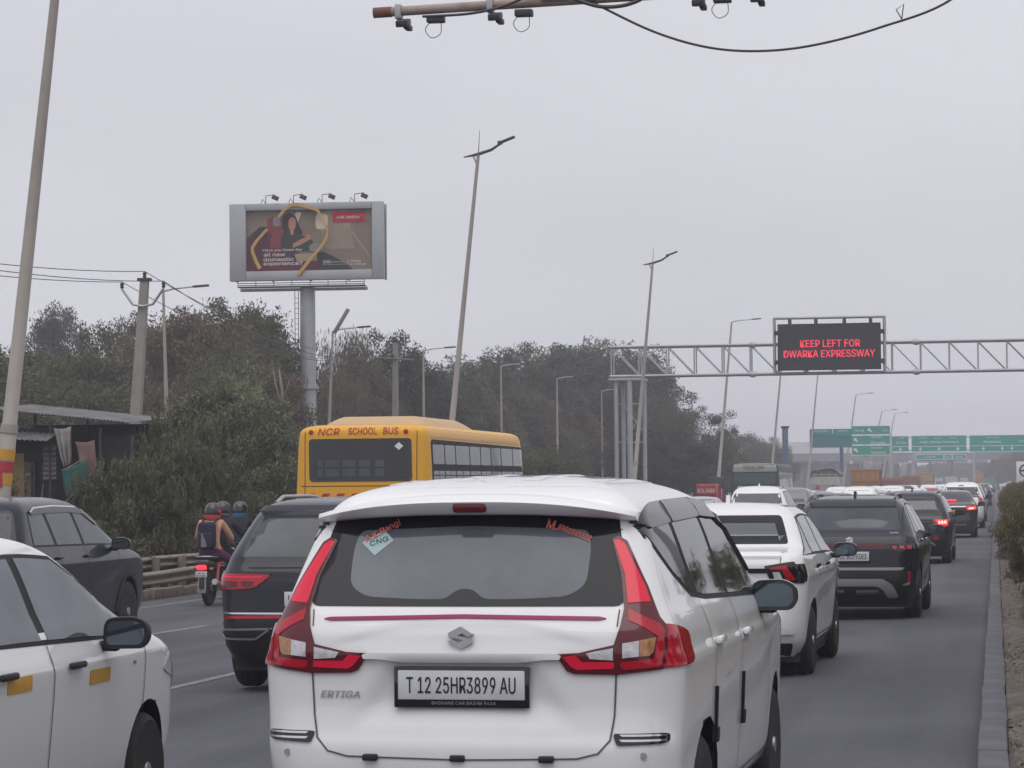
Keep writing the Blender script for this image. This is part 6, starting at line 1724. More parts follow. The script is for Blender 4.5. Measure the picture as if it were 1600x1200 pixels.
# ---- dark brown sedan braking ---------------------------------------------------------------
BK = scaled(SEDAN_ROWS, 1.53, .87, 4.45)
bdlo = side_outline(BK, 1.08, 1.40, .2, .16); brg = rounded(rear_outline(BK, 1.165, 1.42, .86, .86), .04, 3)
bt, bb_, _ = build_car('sedan', 'dark brown sedan braking with a chrome boot strip and yellow plate', (-1.45, 86.0, gl(-1.4, 88)), BK, .87, 4.45, M['brown_paint'], .32, (.95, 3.6), bdlo, [1.25, 2.1], (1.165, 1.42, brg), group=CARG, mirror_z=1.0, mirror_y=2.9, rear_glass_m=M['glass_sky_tone'], n=3, nr=12, ns=18)
patch(bb_, 'chrome_blade', [(-.5, .985), (.5, .985), (.5, 1.015), (-.5, 1.015)], 'rear', M['chrome'], bt, off=.014, step=.1)
for sg in (1, -1):
    mm = (lambda p: p) if sg > 0 else mirx
    tl = patch(bb_, 'tail_lamp', mm([(.46, 1.0), (.82, 1.03), (.84, .90), (.52, .87)]), 'rear', M['lens_red'], bt, off=.012, step=.08)
    patch(bb_, 'lit_segment', mm([(.52, .985), (.80, 1.005), (.80, .92), (.55, .90)]), 'rear', M['lit_red'], tl, off=.018, step=.08); patch(bb_, 'lit_core', mm([(.58, .965), (.74, .975), (.74, .94), (.60, .93)]), 'rear', M['lit_core'], tl, off=.024, step=.08)
patch(bb_, 'high_brake_lamp', [(-.2, 1.19), (.2, 1.19), (.19, 1.225), (-.19, 1.225)], 'rear', M['lit_red'], bt, off=.012, step=.08)
make_plate(bt, .05, -.01, .84, 'HR 38 AC 4401', w=.46, h=.12, m=M['plate_yellow'])
patch(bb_, 'chrome_blade', [(-.5, .42), (.5, .42), (.5, .445), (-.5, .445)], 'rear', M['satin'], bt, off=.014, step=.1)
tube('antenna', [(0, 1.3, 1.5), (0, 1.22, 1.62)], .006, M['plastic'], bt)

# ---- white tall SUV with roof rails, ahead of the white sedan ------------------------------
WK = scaled(SUV_ROWS, 1.80, .90, 4.4)
wdlo = side_outline(WK, 1.25, 1.64, .34, .16); wrg = rounded(rear_outline(WK, 1.27, 1.60, .84, .90), .04, 3)
wt, wb, _ = build_car('suv', 'white SUV with silver roof rails ahead of the white sedan', (-6.28, 71.0, gl(-6.2, 72)), WK, .90, 4.4, M['white'], .35, (.82, 3.45), wdlo, [1.15, 2.0], (1.27, 1.60, wrg), group=CARG, rear_glass_m=M['glass_sky_tone'], mirror_z=1.16, mirror_y=2.8, n=3, nr=12, ns=18)
rails(wt, wb, .8, 2.6, .56, M['satin'], .04); fin(wt, 1.1, 1.775, M['white'], .09)
for sg in (1, -1): patch(wb, 'tail_lamp', (lambda p: p if sg > 0 else mirx(p))([(.5, 1.08), (.82, 1.08), (.83, .95), (.55, .96)]), 'rear', M['lens_red'], wt, off=.012, step=.08)
make_plate(wt, 0, 0, .85, 'DL 3C AZ 5519'); patch(wb, 'bumper_cladding', [(-.8, .25), (.8, .25), (.8, .55), (-.8, .55)], 'rear', M['plastic'], wt, off=.009, step=.1)

# ---- tall white van-like SUV in front of the brown sedan ------------------------------------
IK = scaled(SUV_ROWS, 1.80, .91, 4.7)
idlo = side_outline(IK, 1.18, 1.60, .2, .16); irg = rounded(rear_outline(IK, 1.2, 1.6, .84, .88), .04, 3)
it, ib, _ = build_car('people_carrier', 'white people carrier in front of the braking brown sedan', (-1.32, 104.0, gl(-1.3, 106)), IK, .91, 4.7, M['white'], .34, (.9, 3.7), idlo, [1.2, 2.2], (1.2, 1.6, irg), group=CARG, mirror_z=1.14, mirror_y=3.0, n=3, nr=10, ns=16, mir=(.26, .2))
for sg in (1, -1): patch(ib, 'tail_lamp', (lambda p: p if sg > 0 else mirx(p))([(.62, 1.2), (.84, 1.2), (.85, .9), (.70, .9)]), 'rear', M['lens_red'], it, off=.012, step=.1)
box('high_brake_lamp', (0, .30, 1.66), (.2, .04, .04), M['lens_red'], it, bev=.01)
make_plate(it, 0, 0, .85, 'HR 26 DK 3090')

# ---- prototypes for the rest of the queue ---------------------------------------------------
def queue_car(name, label, loc, rows, H, W, L, paint_m, rg_z, gap=.3):
    K = scaled(rows, H, W, L); z0 = rg_z[0] - .03
    dl = side_outline(K, z0, rg_z[1], gap, .16); rgo = rear_outline(K, rg_z[0], rg_z[1], .84, .86)
    t, b, _ = build_car(name, label, loc, K, W, L, paint_m, .32, (.8, L - .85), dl, [L * .27, L * .47], (rg_z[0], rg_z[1], rgo), group=CARG, n=2, nr=8, ns=12, far=True, mirror_z=H * .645, mirror_y=L * .64)
    for sg in (1, -1): patch(b, 'tail_lamp', (lambda p: p if sg > 0 else mirx(p))([(.52, .98), (.80, .99), (.82, .86), (.56, .86)]), 'rear', M['lens_red'], t, off=.012, step=.2)
    make_plate(t, 0, 0, .78, None)
    patch(b, 'bumper_cladding', [(-.74, .25), (.74, .25), (.76, .42), (-.76, .42)], 'rear', M['plastic'], t, off=.009, step=.2)
    return t
q_sedan = queue_car('sedan', 'silver sedan left of the white SUV with roof rails', (-9.6, 86, gl(-9.6, 87)), SEDAN_ROWS, 1.5, .85, 4.2, M['silver'], (1.15, 1.40))
q_hatch = queue_car('hatchback', 'dark hatchback between the white SUV and the white tailgate car', (-5.15, 83, gl(-5.1, 84)), SUV_ROWS, 1.52, .83, 3.7, M['charcoal'], (1.08, 1.38))
q_suv = queue_car('suv', 'white SUV with a dark tailgate glass in the middle lane', (-5.35, 106, gl(-5.2, 107)), SUV_ROWS, 1.72, .88, 4.2, M['white'], (1.2, 1.56))
PR = {'s': q_sedan, 'h': q_hatch, 'u': q_suv}
PM = {'s': M['silver'], 'h': M['charcoal'], 'u': M['white']}
COLS = {'white': M['white'], 'silver': M['silver'], 'grey': M['grey_paint'], 'black': M['black_paint'], 'red': M['red_paint'], 'blue': M['blue_paint']}
NM = {'s': 'sedan', 'h': 'hatchback', 'u': 'SUV'}
def queue(kind, col, X, Y, label):
    c = copy_tree(PR[kind], None, {PM[kind]: COLS[col]}); c.location = (X, Y, gl(X, Y + 2)); c.rotation_euler = (0, 0, random.uniform(-.012, .012))
    tag(c, label, {'s': 'car', 'h': 'car', 'u': 'car'}[kind], CARG if 'distant' not in label else 'distant cars in the jam, %s %s' % (col, NM[kind]))
queue('s', 'black', -5.6, 94, 'black sedan ahead of the dark hatchback in the middle lane'); queue('u', 'grey', -7.4, 98, 'grey SUV just right of the dark green bus')
queue('h', 'white', -8.6, 112, 'white hatchback beside the dark green bus')
far = []
for lane, y0 in ((-1.5, 113), (-5.2, 116), (-8.7, 121), (-12.2, 150)):
    y = y0
    while y < 470:
        far.append((lane + random.uniform(-.35, .35), y)); y += random.uniform(5.6, 9.0) * (1 + y / 700)
TRUCK_SPOTS = [(-12.2, 195), (-10.3, 215), (-9.9, 256), (-9.3, 300), (-8.6, 330), (-6.5, 400), (-2.9, 420), (-.9, 450), (-11.6, 124)]
for X, Y in far:
    if any(abs(X - tx) < 2.4 and -6.5 < Y - ty < 14 for tx, ty in TRUCK_SPOTS): continue
    k = random.choice('sshuu'); c = random.choice(['white', 'white', 'white', 'silver', 'grey', 'black', 'red', 'blue'])
    queue(k, c, X, Y, 'distant %s %s in the jam before the toll plaza' % (c, NM[k]))

# ------------------------------------------------------------------ buses
def bus_rows(H, W, L):
    return [(.32, W * .94, .10, L - .25, .14, .2, .05), (.5, W * .985, .02, L - .1, .16, .3, .06), (.9, W, .0, L - .02, .16, .35, .07), (1.5, W, .02, L - .03, .16, .35, .07), (2.0, W * .985, .05, L - .10, .16, .35, .07), (H - .42, W * .965, .08, L - .28, .16, .35, .07),
            (H - .16, W * .945, .10, L - .36, .16, .35, .07), (H - .075, W * .90, .14, L - .5, .16, .35, .07), (H - .02, W * .76, .28, L - .8, .16, .35, .07), (H, W * .42, .6, L - 1.1, .16, .3, .05)]
def finish_bus(name, label, loc, H, W, L, paint_m, group='buses'):
    K = bus_rows(H, W, L); t = empty(name, loc); row_bottom[0] = K[0][0]
    v, f = loft_body(K, L, tr=.01, tf=.02, n=3, nr=14, ns=40)
    o, b = finish_body('body', v, f, paint_m, t, (2.4, L - 1.9), .48, W)
    for ya in (2.4, L - 1.9):
        for sg in (1, -1): make_wheel(t, sg * (W - .05), ya, .48, .28, 6)
    tag(t, label, 'bus', group)
    return t, b, K
BH, BW, BL = 3.08, 1.25, 10.2
sb, sbv, sk_ = finish_bus('school_bus', 'yellow NCR school bus with dusty roof on the left lane', (-11.06, 46.0, gl(-11, 48)), BH, BW, BL, M['yellow'])
ol = rounded([(-.95, 2.06), (.92, 2.06), (.90, 2.82), (-.97, 2.82)], .07, 4)
fr = patch(sbv, 'rear_screen_frame', ol, 'rear', M['gloss_black'], sb, off=.008, step=.08)
gl_in = rounded([(-.87, 2.12), (.85, 2.12), (.84, 2.77), (-.89, 2.77)], .05, 3)
patch(sbv, 'rear_screen', gl_in, 'rear', M['glass'], fr, off=.013, step=.08)
for (z0_, z1_) in ((2.15, 2.29), (2.32, 2.44)):
    for x, w_ in ((-.80, .10), (-.66, .26), (-.34, .24), (-.04, .20), (.26, .16)): patch(sbv, 'seen_window', rounded([(x, z0_), (x + w_, z0_), (x + w_, z1_), (x, z1_)], .015, 2), 'rear', M['glass_sky_tone'], fr, off=.0145, step=.1)
patch(sbv, 'sticker', [(.60, 2.68), (.68, 2.75), (.76, 2.68), (.68, 2.61)], 'rear', M['sticker_white'], fr, off=.017, step=.06)
surf_text(sbv, 'lettering', 'NCR', (-.60, 2.945), 'rear', M['red_print'], sb, width=.40, height=.115, off=.010, bold=.02, shear=.15)
surf_text(sbv, 'lettering', 'SCHOOL', (.02, 2.95), 'rear', M['red_print'], sb, width=.52, height=.115, off=.010, bold=.02)
surf_text(sbv, 'lettering', 'BUS', (.53, 2.95), 'rear', M['red_print'], sb, width=.27, height=.115, off=.010, bold=.02)
for x in (-.93, .80):
    co, no = hit(sbv, 'rear', x, 2.94); lathe('marker_lamp', [(.045, .0), (.04, -.025), (0, -.03)], M['lens_red'], sb, n=16, axis='y', c=(x, co.y, 2.94))
for k in range(8):
    x = -1.05 + k * .27; patch(sbv, 'hazard_stripe', [(x, 1.72), (x + .13, 1.72), (x + .22, 1.85), (x + .09, 1.85)], 'rear', M['red_print'], sb, off=.006, step=.08)
for sg in (1, -1):
    q = [(.78, 1.25), (1.05, 1.25), (1.05, 1.55), (.78, 1.55)]; patch(sbv, 'tail_lamp', q if sg > 0 else mirx(q), 'rear', M['lens_red'], sb, off=.012, step=.08)
make_plate(sb, 0, -.02, 1.1, 'HR 55 AK 6120', w=.5, h=.12, m=M['plate_yellow']); box('bumper', (0, -.06, .55), (2.3, .16, .26), M['plastic'], sb, bev=.04)
for sd in ('right', 'left'):
    bd = patch(sbv, 'window_surround', [(.42, 1.70), (9.75, 1.70), (9.75, 2.72), (9.4, 2.76), (.5, 2.80), (.38, 2.74)], sd, M['dark_gap'], sb, off=.004, step=.25)
    y = .5
    for wd in (.95, .9, 1.25, 1.0, 1.0, 1.0, 1.25, 1.1):
        patch(sbv, 'side_window', rounded([(y, 2.36), (y + wd, 2.36), (y + wd, 2.71), (y, 2.71)], .04, 2), sd, M['glass_sky_tone'], sb, off=.009, step=.3)
        for (a, b) in ((y, y + wd * .48), (y + wd * .52, y + wd)): patch(sbv, 'side_window', [(a, 1.80), (b, 1.80), (b, 2.24), (a, 2.24)], sd, M['glass_sky_tone'], sb, off=.009, step=.3)
        for zz in (1.92, 2.04, 2.16): strip(sbv, 'window_bar', [(y, zz), (y + wd, zz)], .02, sd, M['plastic'], sb, off=.03)
        y += wd + .09
for x in (-1.03, 1.0): strip(sbv, 'panel_gap', [(x, 1.45), (x - (.0 if x > 0 else .01), 2.95)], .012, 'rear', M['dark_gap'], sb, off=.005)
strip(sbv, 'panel_gap', [(-1.1, 1.98), (1.08, 1.98)], .012, 'rear', M['dark_gap'], sb, off=.005)
for k in range(9): strip(sbv, 'panel_gap', [(.9 + k * 1.05, .6), (.9 + k * 1.05, 1.68)], .012, 'right', M['dark_gap'], sb, off=.005)
# roof: dusty top skin and raised pod
patch(sbv, 'roof_skin', rounded([(-.98, .45), (.98, .45), (1.0, 9.3), (-1.0, 9.3)], .2, 4), 'top', M['cream_dust'], sb, off=.006, step=.3)
for sd in ('right', 'left'): patch(sbv, 'cant_rail', [(.4, 2.83), (9.3, 2.80), (9.2, 2.97), (.5, 2.99)], sd, M['cream_dust'], sb, off=.006, step=.25)
bm = bmesh.new(); bm_box(bm, (.05, 3.1, BH - .02), (2.05, 4.9, .36), .17, None, 5)
for v_ in bm.verts:
    k_ = max(0., (v_.co.z - BH + .1) / .26); v_.co.x *= 1 - .26 * k_; v_.co.y = 3.1 + (v_.co.y - 3.1) * (1 - .24 * k_)
bm_to('roof_pod', bm, M['cream_dust'], sb, smooth=True, sharp=50)

gbus, gbv, _ = finish_bus('coach', 'dark olive-green coach with a pale roof and GOLD LINE lettering', (-11.55, 130.0, gl(-11.5, 134)), 2.95, 1.2, 10.5, mat('dark_olive_coach', (.045, .050, .040), .5, noise=.2))
patch(gbv, 'roof_cap', rounded([(-1.1, 2.55), (1.1, 2.55), (1.0, 2.92), (-1.0, 2.92)], .1, 3), 'rear', mat('pale_roof_cap', (.36, .37, .33), .7, noise=.15), gbus, off=.012, step=.12)
patch(gbv, 'roof_skin', [(-.95, .4), (.95, .4), (.95, 9.8), (-.95, 9.8)], 'top', M['tp_wall'], gbus, off=.008, step=.4)
surf_text(gbv, 'lettering', 'GOLD LINE', (-.05, 2.76), 'rear', M['steel_dark'], gbus, width=1.0, height=.14, off=.018, bold=.02)
surf_text(gbv, 'lettering', 'TRAVELS', (-.1, 2.64), 'rear', M['steel_dark'], gbus, width=.6, height=.06, off=.018)
patch(gbv, 'rear_screen', rounded([(-1.0, 1.95), (1.0, 1.95), (1.0, 2.48), (-1.0, 2.48)], .06, 3), 'rear', mat('green_glass', (.045, .085, .070), .1), gbus, off=.010, step=.15)
for sd in ('right', 'left'):
    y = .5
    for k in range(11): patch(gbv, 'side_window', [(y, 1.7), (y + .72, 1.7), (y + .72, 2.5), (y, 2.5)], sd, M['glass'], gbus, off=.006, step=.4); y += .84

# ------------------------------------------------------------------ trucks
def truck(name, label, X, Y, w, h, L, m, side_m=None, tarp=False, marks=True, cat='truck', words=None, cab=1.9):
    g0 = gl(X, Y + 2); t = empty(name, (X, Y, g0))
    zf = 1.05
    box('load_body', (0, L / 2, (zf + h) / 2), (w, L, h - zf), m, t, bev=.03)
    n = max(3, int(w / .45))
    for k in range(n): box('door_rib', (-w / 2 + (k + .5) * w / n, -.025, (zf + h) / 2), (.05, .05, (h - zf) * .96), m, t)
    for z in (zf + .25, (zf + h) / 2, h - .15): box('door_bar', (0, -.055, z), (w * .96, .03, .05), side_m or m, t)
    for sg in (1, -1):
        for k in range(int(L / .8)): box('side_rib', (sg * (w / 2 + .02), .4 + k * .8, (zf + h) / 2), (.05, .08, (h - zf) * .95), side_m or m, t)
    box('chassis', (0, L / 2 + .6, .82), (.9, L + 1.6, .3), M['steel_dark'], t)
    box('bumper', (0, .02, .62), (w * .95, .12, .14), M['steel_dark'], t, bev=.01)
    for sg in (1, -1):
        box('tail_lamp', (sg * w * .4, -.05, .82), (.26, .06, .12), M['lens_red'], t, bev=.01)
        for ya in (1.0, L + .9): make_wheel(t, sg * w * .47, ya, .48, .3, 5, M['steel_dark'])
        if marks:
            mk = prism('warning_triangle', [(sg * w * .27 - .17, zf + .55), (sg * w * .27 + .17, zf + .55), (sg * w * .27, zf + .85)], -.075, -.06, M['red_print'], t)
    box('mud_flap', (0, .35, .45), (w * .85, .03, .5), M['rubber'], t)
    cabm = side_m or m
    box('cab', (0, L + 1.05, .6 + cab / 2), (w * .95, 1.7, cab), cabm, t, bev=.12); box('cab_window', (0, L + 1.9, 1.95), (w * .8, .06, .7), M['glass'], t, bev=.02)
    if tarp:
        v, f = [], []
        for j in range(9):
            for i in range(13):
                a = math.pi * i / 12; v.append((-math.cos(a) * (w / 2 + .06), -.12 + j * L / 8, h - .22 + .52 * math.sin(a) ** .8 + .05 * math.sin(j * 2.1 + i)))
        for j in range(8):
            for i in range(12): q = j * 13 + i; f.append((q, q + 1, q + 14, q + 13))
        o = pyobj('tarpaulin', v, f, M['tarp_grey'], t, smooth=True); md = o.modifiers.new('thick', 'SOLIDIFY'); md.thickness = .02
        prism('load_end', [(-w / 2, h - .25)] + [(-math.cos(math.pi * i / 12) * w / 2, h - .25 + .5 * math.sin(math.pi * i / 12) ** .8) for i in range(13)] + [(w / 2, h - .25)], -.02, .05, M['tarp_grey'], t)
    if words: text('lettering', words, (0, -.09, h - .3), M['sign_white'], t, width=w * .85, height=.2)
    tag(t, label, cat, 'trucks in the jam')
    return t
M['tarp_grey'] = mat('grey_tarpaulin', (.16, .15, .14), .9, noise=.3)
M['orange'] = mat('ochre_container', (.40, .19, .035), .7, noise=.25, nscale=2); M['rust_red'] = mat('rust_red_box', (.27, .10, .06), .8, noise=.3); M['tan_box'] = mat('tan_box', (.42, .27, .12), .8, noise=.2); M['green_box'] = mat('green_box', (.05, .20, .14), .7)
M['cream_box'] = mat('cream_truck', (.52, .50, .46), .7, noise=.2)
truck('truck', 'cream truck with a bulging grey tarpaulin load', -12.2, 195, 2.05, 2.75, 4.5, M['cream_box'], tarp=True)
truck('truck', 'ochre container truck with two red warning triangles', -10.3, 215, 2.2, 3.1, 6.0, M['orange'], M['rust_red'])
truck('truck', 'small rust-brown truck right of the ochre container truck', -9.9, 256, 2.0, 2.3, 4.5, M['rust_red'], marks=False)
truck('truck', 'orange-red box truck below the wide green gantry', -9.3, 300, 1.9, 2.75, 5, M['rust_red'], M['orange'], marks=False)
truck('truck', 'tan box truck with a green side behind the orange-red one', -8.6, 330, 2.0, 3.2, 6, M['tan_box'], M['green_box'], marks=False)
truck('truck', 'white box truck far down the middle lane', -6.5, 400, 1.7, 2.8, 5, M['cream_box'], marks=False)
truck('truck', 'orange container truck far down the right lane', -2.9, 420, 2.2, 3.4, 6, M['orange'], M['rust_red'])
truck('truck', 'small green truck at the far end beside the hedge', -.95, 450, 1.6, 2.6, 4, M['green_box'], marks=False)
truck('goods_carrier', 'small red goods carrier with white lettering left of the lamp foot', -13.05, 122, .95, 1.98, 2.0, M['red_paint'], marks=False, words='METAL SHARMA', cat='goods carrier', cab=1.2)

# ------------------------------------------------------------------ motorcycles and riders
def motorcycle(name, label, X, Y, rz, m_tank, lit=True, plate='HR 26 BX 9041', scooter=False):
    t = empty(name, (X, Y, gl(X, Y + .7)), rz)
    for ya in (.32, 1.62):
        w = lathe('wheel', [(.20, -.035), (.27, -.05), (.305, -.03), (.31, 0), (.305, .03), (.27, .05), (.20, .035)], M['rubber'], t, n=28, axis='x', c=(0, ya, .31))
        lathe('rim', [(.205, -.03), (.205, .03), (.18, .03), (.18, -.03)], M['satin'], w, n=24, axis='x', c=(0, ya, .31)); lathe('hub', [(.06, -.06), (.06, .06), (0, .06)], M['satin'], w, n=12, axis='x', c=(0, ya, .31))
        for k in range(5): th = k * 1.2566; tube('spoke', [(0, ya, .31), (0, ya + .19 * math.cos(th), .31 + .19 * math.sin(th))], .014, M['satin'], w, n=6)
    ft = [(0, .10, .50), (0, .02, .36), (0, -.02, .22)] 
    mg = tube('mudguard', catmull([(0, .62, .62), (0, .30, .68), (0, .06, .58), (0, -.03, .42), (0, -.05, .30)], 5), .055, M['plastic'], t, n=10)
    bm = bmesh.new(); bm_box(bm, (0, -.055, .36), (.15, .02, .26), .015, Matrix.Rotation(-.12, 3, 'X')); bm_to('mud_flap', bm, M['concrete'], mg, smooth=True)
    pl = box('number_plate', (0, -.085, .545), (.20, .012, .10), M['plate_white'], t, bev=.003)
    text('lettering', plate[:5], (0, -.093, .567), M['ink'], pl, width=.15, height=.03, bold=.01); text('lettering', plate[6:], (0, -.093, .523), M['ink'], pl, width=.16, height=.03, bold=.01)
    box('tail_lamp', (0, -.06, .66), (.17, .09, .085), M['lit_red'] if lit else M['lens_red'], t, bev=.03)
    for sg in (1, -1):
        ind = tube('indicator_stalk', [(0, -.01, .64), (sg * .15, -.03, .64)], .010, M['plastic'], t, n=6); box('indicator_lens', (sg * .17, -.035, .64), (.06, .05, .045), M['lens_amber'], ind, bev=.012)
    bm = bmesh.new(); bm_box(bm, (0, .50, .80), (.27, .92, .10), .04, Matrix.Rotation(-.05, 3, 'X'), 3); bm_to('seat', bm, M['plastic'], t, smooth=True)
    bm = bmesh.new(); bm_box(bm, (0, .30, .70), (.24, .66, .14), .05, Matrix.Rotation(-.10, 3, 'X'), 3); bm_to('tail_cowl', bm, m_tank, t, smooth=True)
    bm = bmesh.new(); bm_box(bm, (0, 1.12, .86), (.30, .50, .24), .09, None, 4); bm_to('fuel_tank', bm, m_tank, t, smooth=True)
    bm = bmesh.new(); bm_box(bm, (0, 1.0, .47), (.28, .42, .36), .05); bm_to('engine', bm, M['steel_dark'], t, smooth=True)
    tube('exhaust', [(.10, 1.25, .35), (.16, .9, .25), (.19, .3, .36), (.20, .02, .42)], [.025, .03, .05, .052], M['satin'], t, n=12)
    for sg in (1, -1):
        tube('fork', [(sg * .09, 1.38, .95), (sg * .09, 1.62, .31)], .025, M['satin'], t, n=8); tube('shock', [(sg * .13, .32, .33), (sg * .12, .48, .72)], .032, M['red_paint'], t, n=8)
        tube('swing_arm', [(sg * .09, .32, .31), (sg * .10, .95, .38)], .025, M['steel_dark'], t, n=8)
        tube('foot_peg', [(sg * .12, .78, .32), (sg * .27, .78, .32)], .014, M['rubber'], t, n=6); tube('grab_rail', [(sg * .14, .5, .82), (sg * .13, .05, .84), (0, -.02, .84)], .012, M['satin'], t, n=6)
        tube('mirror_stalk', [(sg * .25, 1.32, 1.03), (sg * .33, 1.30, 1.22)], .008, M['plastic'], t, n=6); box('wing_mirror', (sg * .35, 1.29, 1.25), (.13, .03, .08), M['plastic'], t, bev=.012)
    tube('handlebar', [(-.36, 1.20, 1.02), (-.2, 1.32, 1.04), (0, 1.36, 1.0), (.2, 1.32, 1.04), (.36, 1.20, 1.02)], .016, M['steel_dark'], t, n=8)
    bm = bmesh.new(); bm_box(bm, (0, 1.52, .92), (.2, .16, .2), .05); bm_to('headlamp', bm, M['plastic'], t, smooth=True)
    tag(t, label, 'motorcycle', 'motorcycles at the left shoulder')
    return t

SKIN = mat('skin', (.26, .14, .09), .6)
def person(label, X, Y, rz, z0, mats, hy, lean=.12, arms='hold', group='motorcycle riders', z_extra=0.0):
    """seated rider: one continuous body; hy = seat position along the motorcycle"""
    J = {'pel': (0, 0, .90), 'ab': (0, .03 + lean * .3, 1.06), 'ch': (0, .05 + lean, 1.26), 'nk': (0, .06 + lean * 1.3, 1.42), 'hd': (0, .08 + lean * 1.4, 1.52)}
    R = {'pel': (.165, .14), 'ab': (.15, .12), 'ch': (.175, .125), 'nk': (.065, .065), 'hd': (.085, .09)}
    E = [('pel', 'ab'), ('ab', 'ch'), ('ch', 'nk'), ('nk', 'hd')]
    for s, n in ((-1, 'l'), (1, 'r')):
        reach = .55 if arms == 'bar' else .26
        J.update({'sh' + n: (s * .185, .05 + lean, 1.36), 'el' + n: (s * (.30 if arms != 'bar' else .31), .10 + lean + reach * .35, 1.12), 'wr' + n: (s * (.24 if arms != 'bar' else .32), .10 + lean + reach, 1.04), 'ha' + n: (s * (.20 if arms != 'bar' else .34), .16 + lean + reach, 1.03),
                  'hp' + n: (s * .115, .05, .87), 'kn' + n: (s * .24, .44, .73), 'an' + n: (s * .22, .22, .38), 'to' + n: (s * .24, .42, .33)})
        R.update({'sh' + n: (.075, .075), 'el' + n: (.058, .058), 'wr' + n: (.04, .04), 'ha' + n: (.042, .03), 'hp' + n: (.105, .10), 'kn' + n: (.075, .075), 'an' + n: (.05, .05), 'to' + n: (.045, .04)})
        E += [('ch', 'sh' + n), ('sh' + n, 'el' + n), ('el' + n, 'wr' + n), ('wr' + n, 'ha' + n), ('pel', 'hp' + n), ('hp' + n, 'kn' + n), ('kn' + n, 'an' + n), ('an' + n, 'to' + n)]
    ks = list(J); me = bpy.data.meshes.new('person'); me.from_pydata([J[k] for k in ks], [(ks.index(a), ks.index(b)) for a, b in E], []); me.update()
    o = bpy.data.objects.new('person', me); COL.objects.link(o)
    md = o.modifiers.new('skin', 'SKIN'); md.use_smooth_shade = True
    sk = me.skin_vertices[0].data
    for i, k in enumerate(ks): sk[i].radius = R[k]; sk[i].use_root = (k == 'pel')
    s2 = o.modifiers.new('sub', 'SUBSURF'); s2.levels = 2; s2.render_levels = 2
    dg = bpy.context.evaluated_depsgraph_get(); nm = bpy.data.meshes.new_from_object(o.evaluated_get(dg)); o.modifiers.clear(); o.data = nm
    nm.materials.clear()
    for k in ('top', 'legs', 'shoes'): nm.materials.append(mats[k])
    nm.materials.append(SKIN); nm.materials.append(mats['sleeve'])
    idx = []
    for p in nm.polygons:
        c = p.center; a = 0
        if c.z < .92 and not (abs(c.x) > .2 and c.z > .95): a = 1
        if c.z < .43: a = 2
        if c.z > 1.44: a = 3
        if abs(c.x) > .19 and c.z > .98: a = 4
        if c.y > (.12 + lean + (.55 if arms == 'bar' else .26)) and c.z > .95: a = 3
        idx.append(a)
    nm.polygons.foreach_set('material_index', idx); nm.polygons.foreach_set('use_smooth', [True] * len(nm.polygons))
    o.location = (X - math.sin(rz) * hy, Y + math.cos(rz) * hy, z0 + z_extra); o.rotation_euler = (0, 0, rz)
    hx = Vector(J['hd'])
    # helmet: shell, rim and visor
    hp = [(.0, .165), (.06, .155), (.11, .115), (.135, .05), (.138, -.02), (.130, -.09), (.115, -.12)]
    hl = lathe('helmet', hp[::-1], mats['helmet'], o, n=26, c=(hx.x, hx.y, hx.z + .03))
    lathe('helmet_rim', [(.120, -.125), (.138, -.12), (.143, -.05), (.136, -.035)], mats['rim'], hl, n=26, c=(hx.x, hx.y, hx.z + .02))
    box('visor', (hx.x, hx.y + .125, hx.z + .01), (.2, .03, .09), M['glass'], hl, bev=.012)
    for sg in (1, -1):
        for k in range(5):   # fingers closed round grip
            w = Vector(J['ha' + ('r' if sg > 0 else 'l')]); q = w + Vector((sg * (-.03 + k * .018), .03, .005 if k else -.01))
            tube('finger', [q, q + Vector((0, .04 if k else .02, -.01)), q + Vector((0, .035, -.045))], .009, SKIN, o, n=6)
    tag(o, label, 'person', group)
    return o
c_ = lambda n, col, r=.85: mat(n, col, r, noise=.35, nscale=9, bump=.9, bscale=11)
DARKJ = c_('navy_jacket', (.018, .02, .03)); PEACH = c_('peach_jacket', (.66, .36, .22)); PURP = c_('purple_leggings', (.16, .04, .13)); SHOE = c_('dark_shoe', (.03, .025, .03)); HBLK = mat('black_helmet', (.014, .014, .017), .25, coat=.6); HRED = mat('red_helmet_lining', (.42, .02, .03), .5); KHAKI = c_('khaki_sleeve', (.28, .22, .13))
JEAN = c_('dark_jeans', (.03, .035, .05))
m1 = motorcycle('motorcycle', 'black motorcycle with a lit tail lamp, carrying two riders', -13.14, 43.3, -.03, M['black_paint'])
z1_ = m1.location.z
person('rider in dark jacket and black helmet steering the two-up motorcycle', -13.14, 43.3, -.03, z1_, {'top': DARKJ, 'legs': JEAN, 'shoes': SHOE, 'helmet': HBLK, 'rim': HBLK, 'sleeve': DARKJ}, .82, lean=.14, arms='bar', z_extra=.05)
pil = person('passenger in a peach jacket and red-lined helmet, backpack on', -13.14, 43.3, -.03, z1_, {'top': PEACH, 'legs': PURP, 'shoes': SHOE, 'helmet': HBLK, 'rim': HRED, 'sleeve': PEACH}, .36, lean=.07, z_extra=.03)
lathe('ear_pad', [(.045, 0), (.045, .03), (0, .035)], HRED, [c for c in pil.children if c.name.startswith('helmet')][0], n=14, axis='x', c=(.125, .16, 1.55))
NAVYB = c_('navy_backpack_fabric', (.016, .018, .04)); GREYB = c_('grey_backpack_panel', (.25, .25, .26))
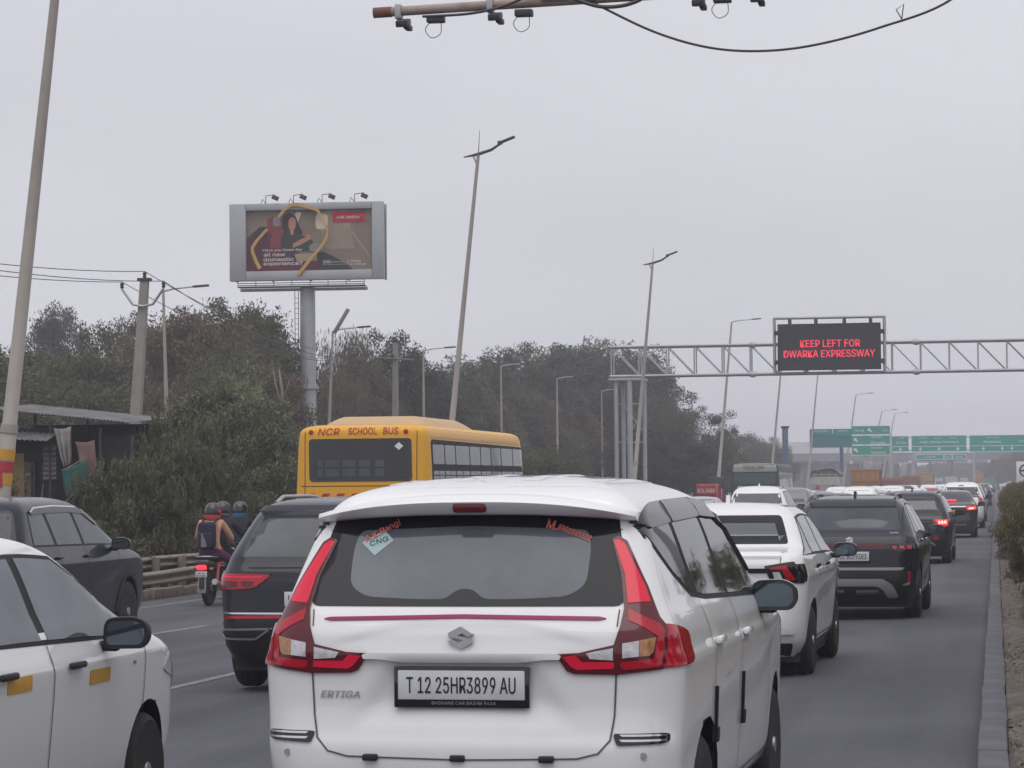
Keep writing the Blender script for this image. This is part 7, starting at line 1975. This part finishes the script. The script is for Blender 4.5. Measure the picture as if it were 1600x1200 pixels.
bpk = empty('backpack', pil.location, -.03)
bm = bmesh.new(); bm_box(bm, (0, -.135, 1.16), (.31, .17, .46), .075, Matrix.Rotation(-.06, 3, 'X'), 4); bd_ = bm_to('bag', bm, NAVYB, bpk, smooth=True)
bm = bmesh.new(); bm_box(bm, (0, -.235, 1.08), (.25, .06, .26), .03, Matrix.Rotation(-.06, 3, 'X'), 3); bm_to('front_pocket', bm, NAVYB, bpk, smooth=True)
prism('pocket_panel', [(-.06, .97), (.04, .97), (.03, 1.04), (-.04, 1.20), (-.055, 1.20)], -.275, -.262, GREYB, bpk)
for sg in (1, -1): tube('strap', catmull([(sg * .10, -.06, 1.36), (sg * .12, .06, 1.44), (sg * .13, .2, 1.36), (sg * .13, .19, 1.15), (sg * .13, .0, 1.0)], 4), .02, NAVYB, bpk, n=7)
tag(bpk, 'navy backpack with a grey panel worn by the passenger', 'backpack')
m2 = motorcycle('motorcycle', 'red and white motorcycle partly hidden behind the charcoal SUV', -13.62, 46.3, -.02, M['red_paint'], lit=False, plate='HR 72 AF 2287')
person('lone rider in navy jacket, blue collar and black helmet', -13.62, 46.3, -.02, m2.location.z, {'top': DARKJ, 'legs': JEAN, 'shoes': SHOE, 'helmet': HBLK, 'rim': mat('blue_scarf', (.02, .10, .22), .8), 'sleeve': DARKJ}, .62, lean=.12, arms='bar', z_extra=.04)

# ------------------------------------------------------------------ hazy air
hz_m = bpy.data.materials.new('haze'); hz_m.use_nodes = True
hn = hz_m.node_tree; hn.nodes.clear()
ho = hn.nodes.new('ShaderNodeOutputMaterial'); hv = hn.nodes.new('ShaderNodeVolumePrincipled')
hv.inputs['Color'].default_value = (0.90, 0.90, 0.98, 1); hv.inputs['Density'].default_value = 0.0010; hv.inputs['Anisotropy'].default_value = 0.0
hn.links.new(hv.outputs[0], ho.inputs['Volume'])
hz = box('haze', (-50, 550, 12.0), (540, 1330, 31.0), hz_m)
tag(hz, 'grey winter smog hanging over the whole road', 'haze', kind='stuff')
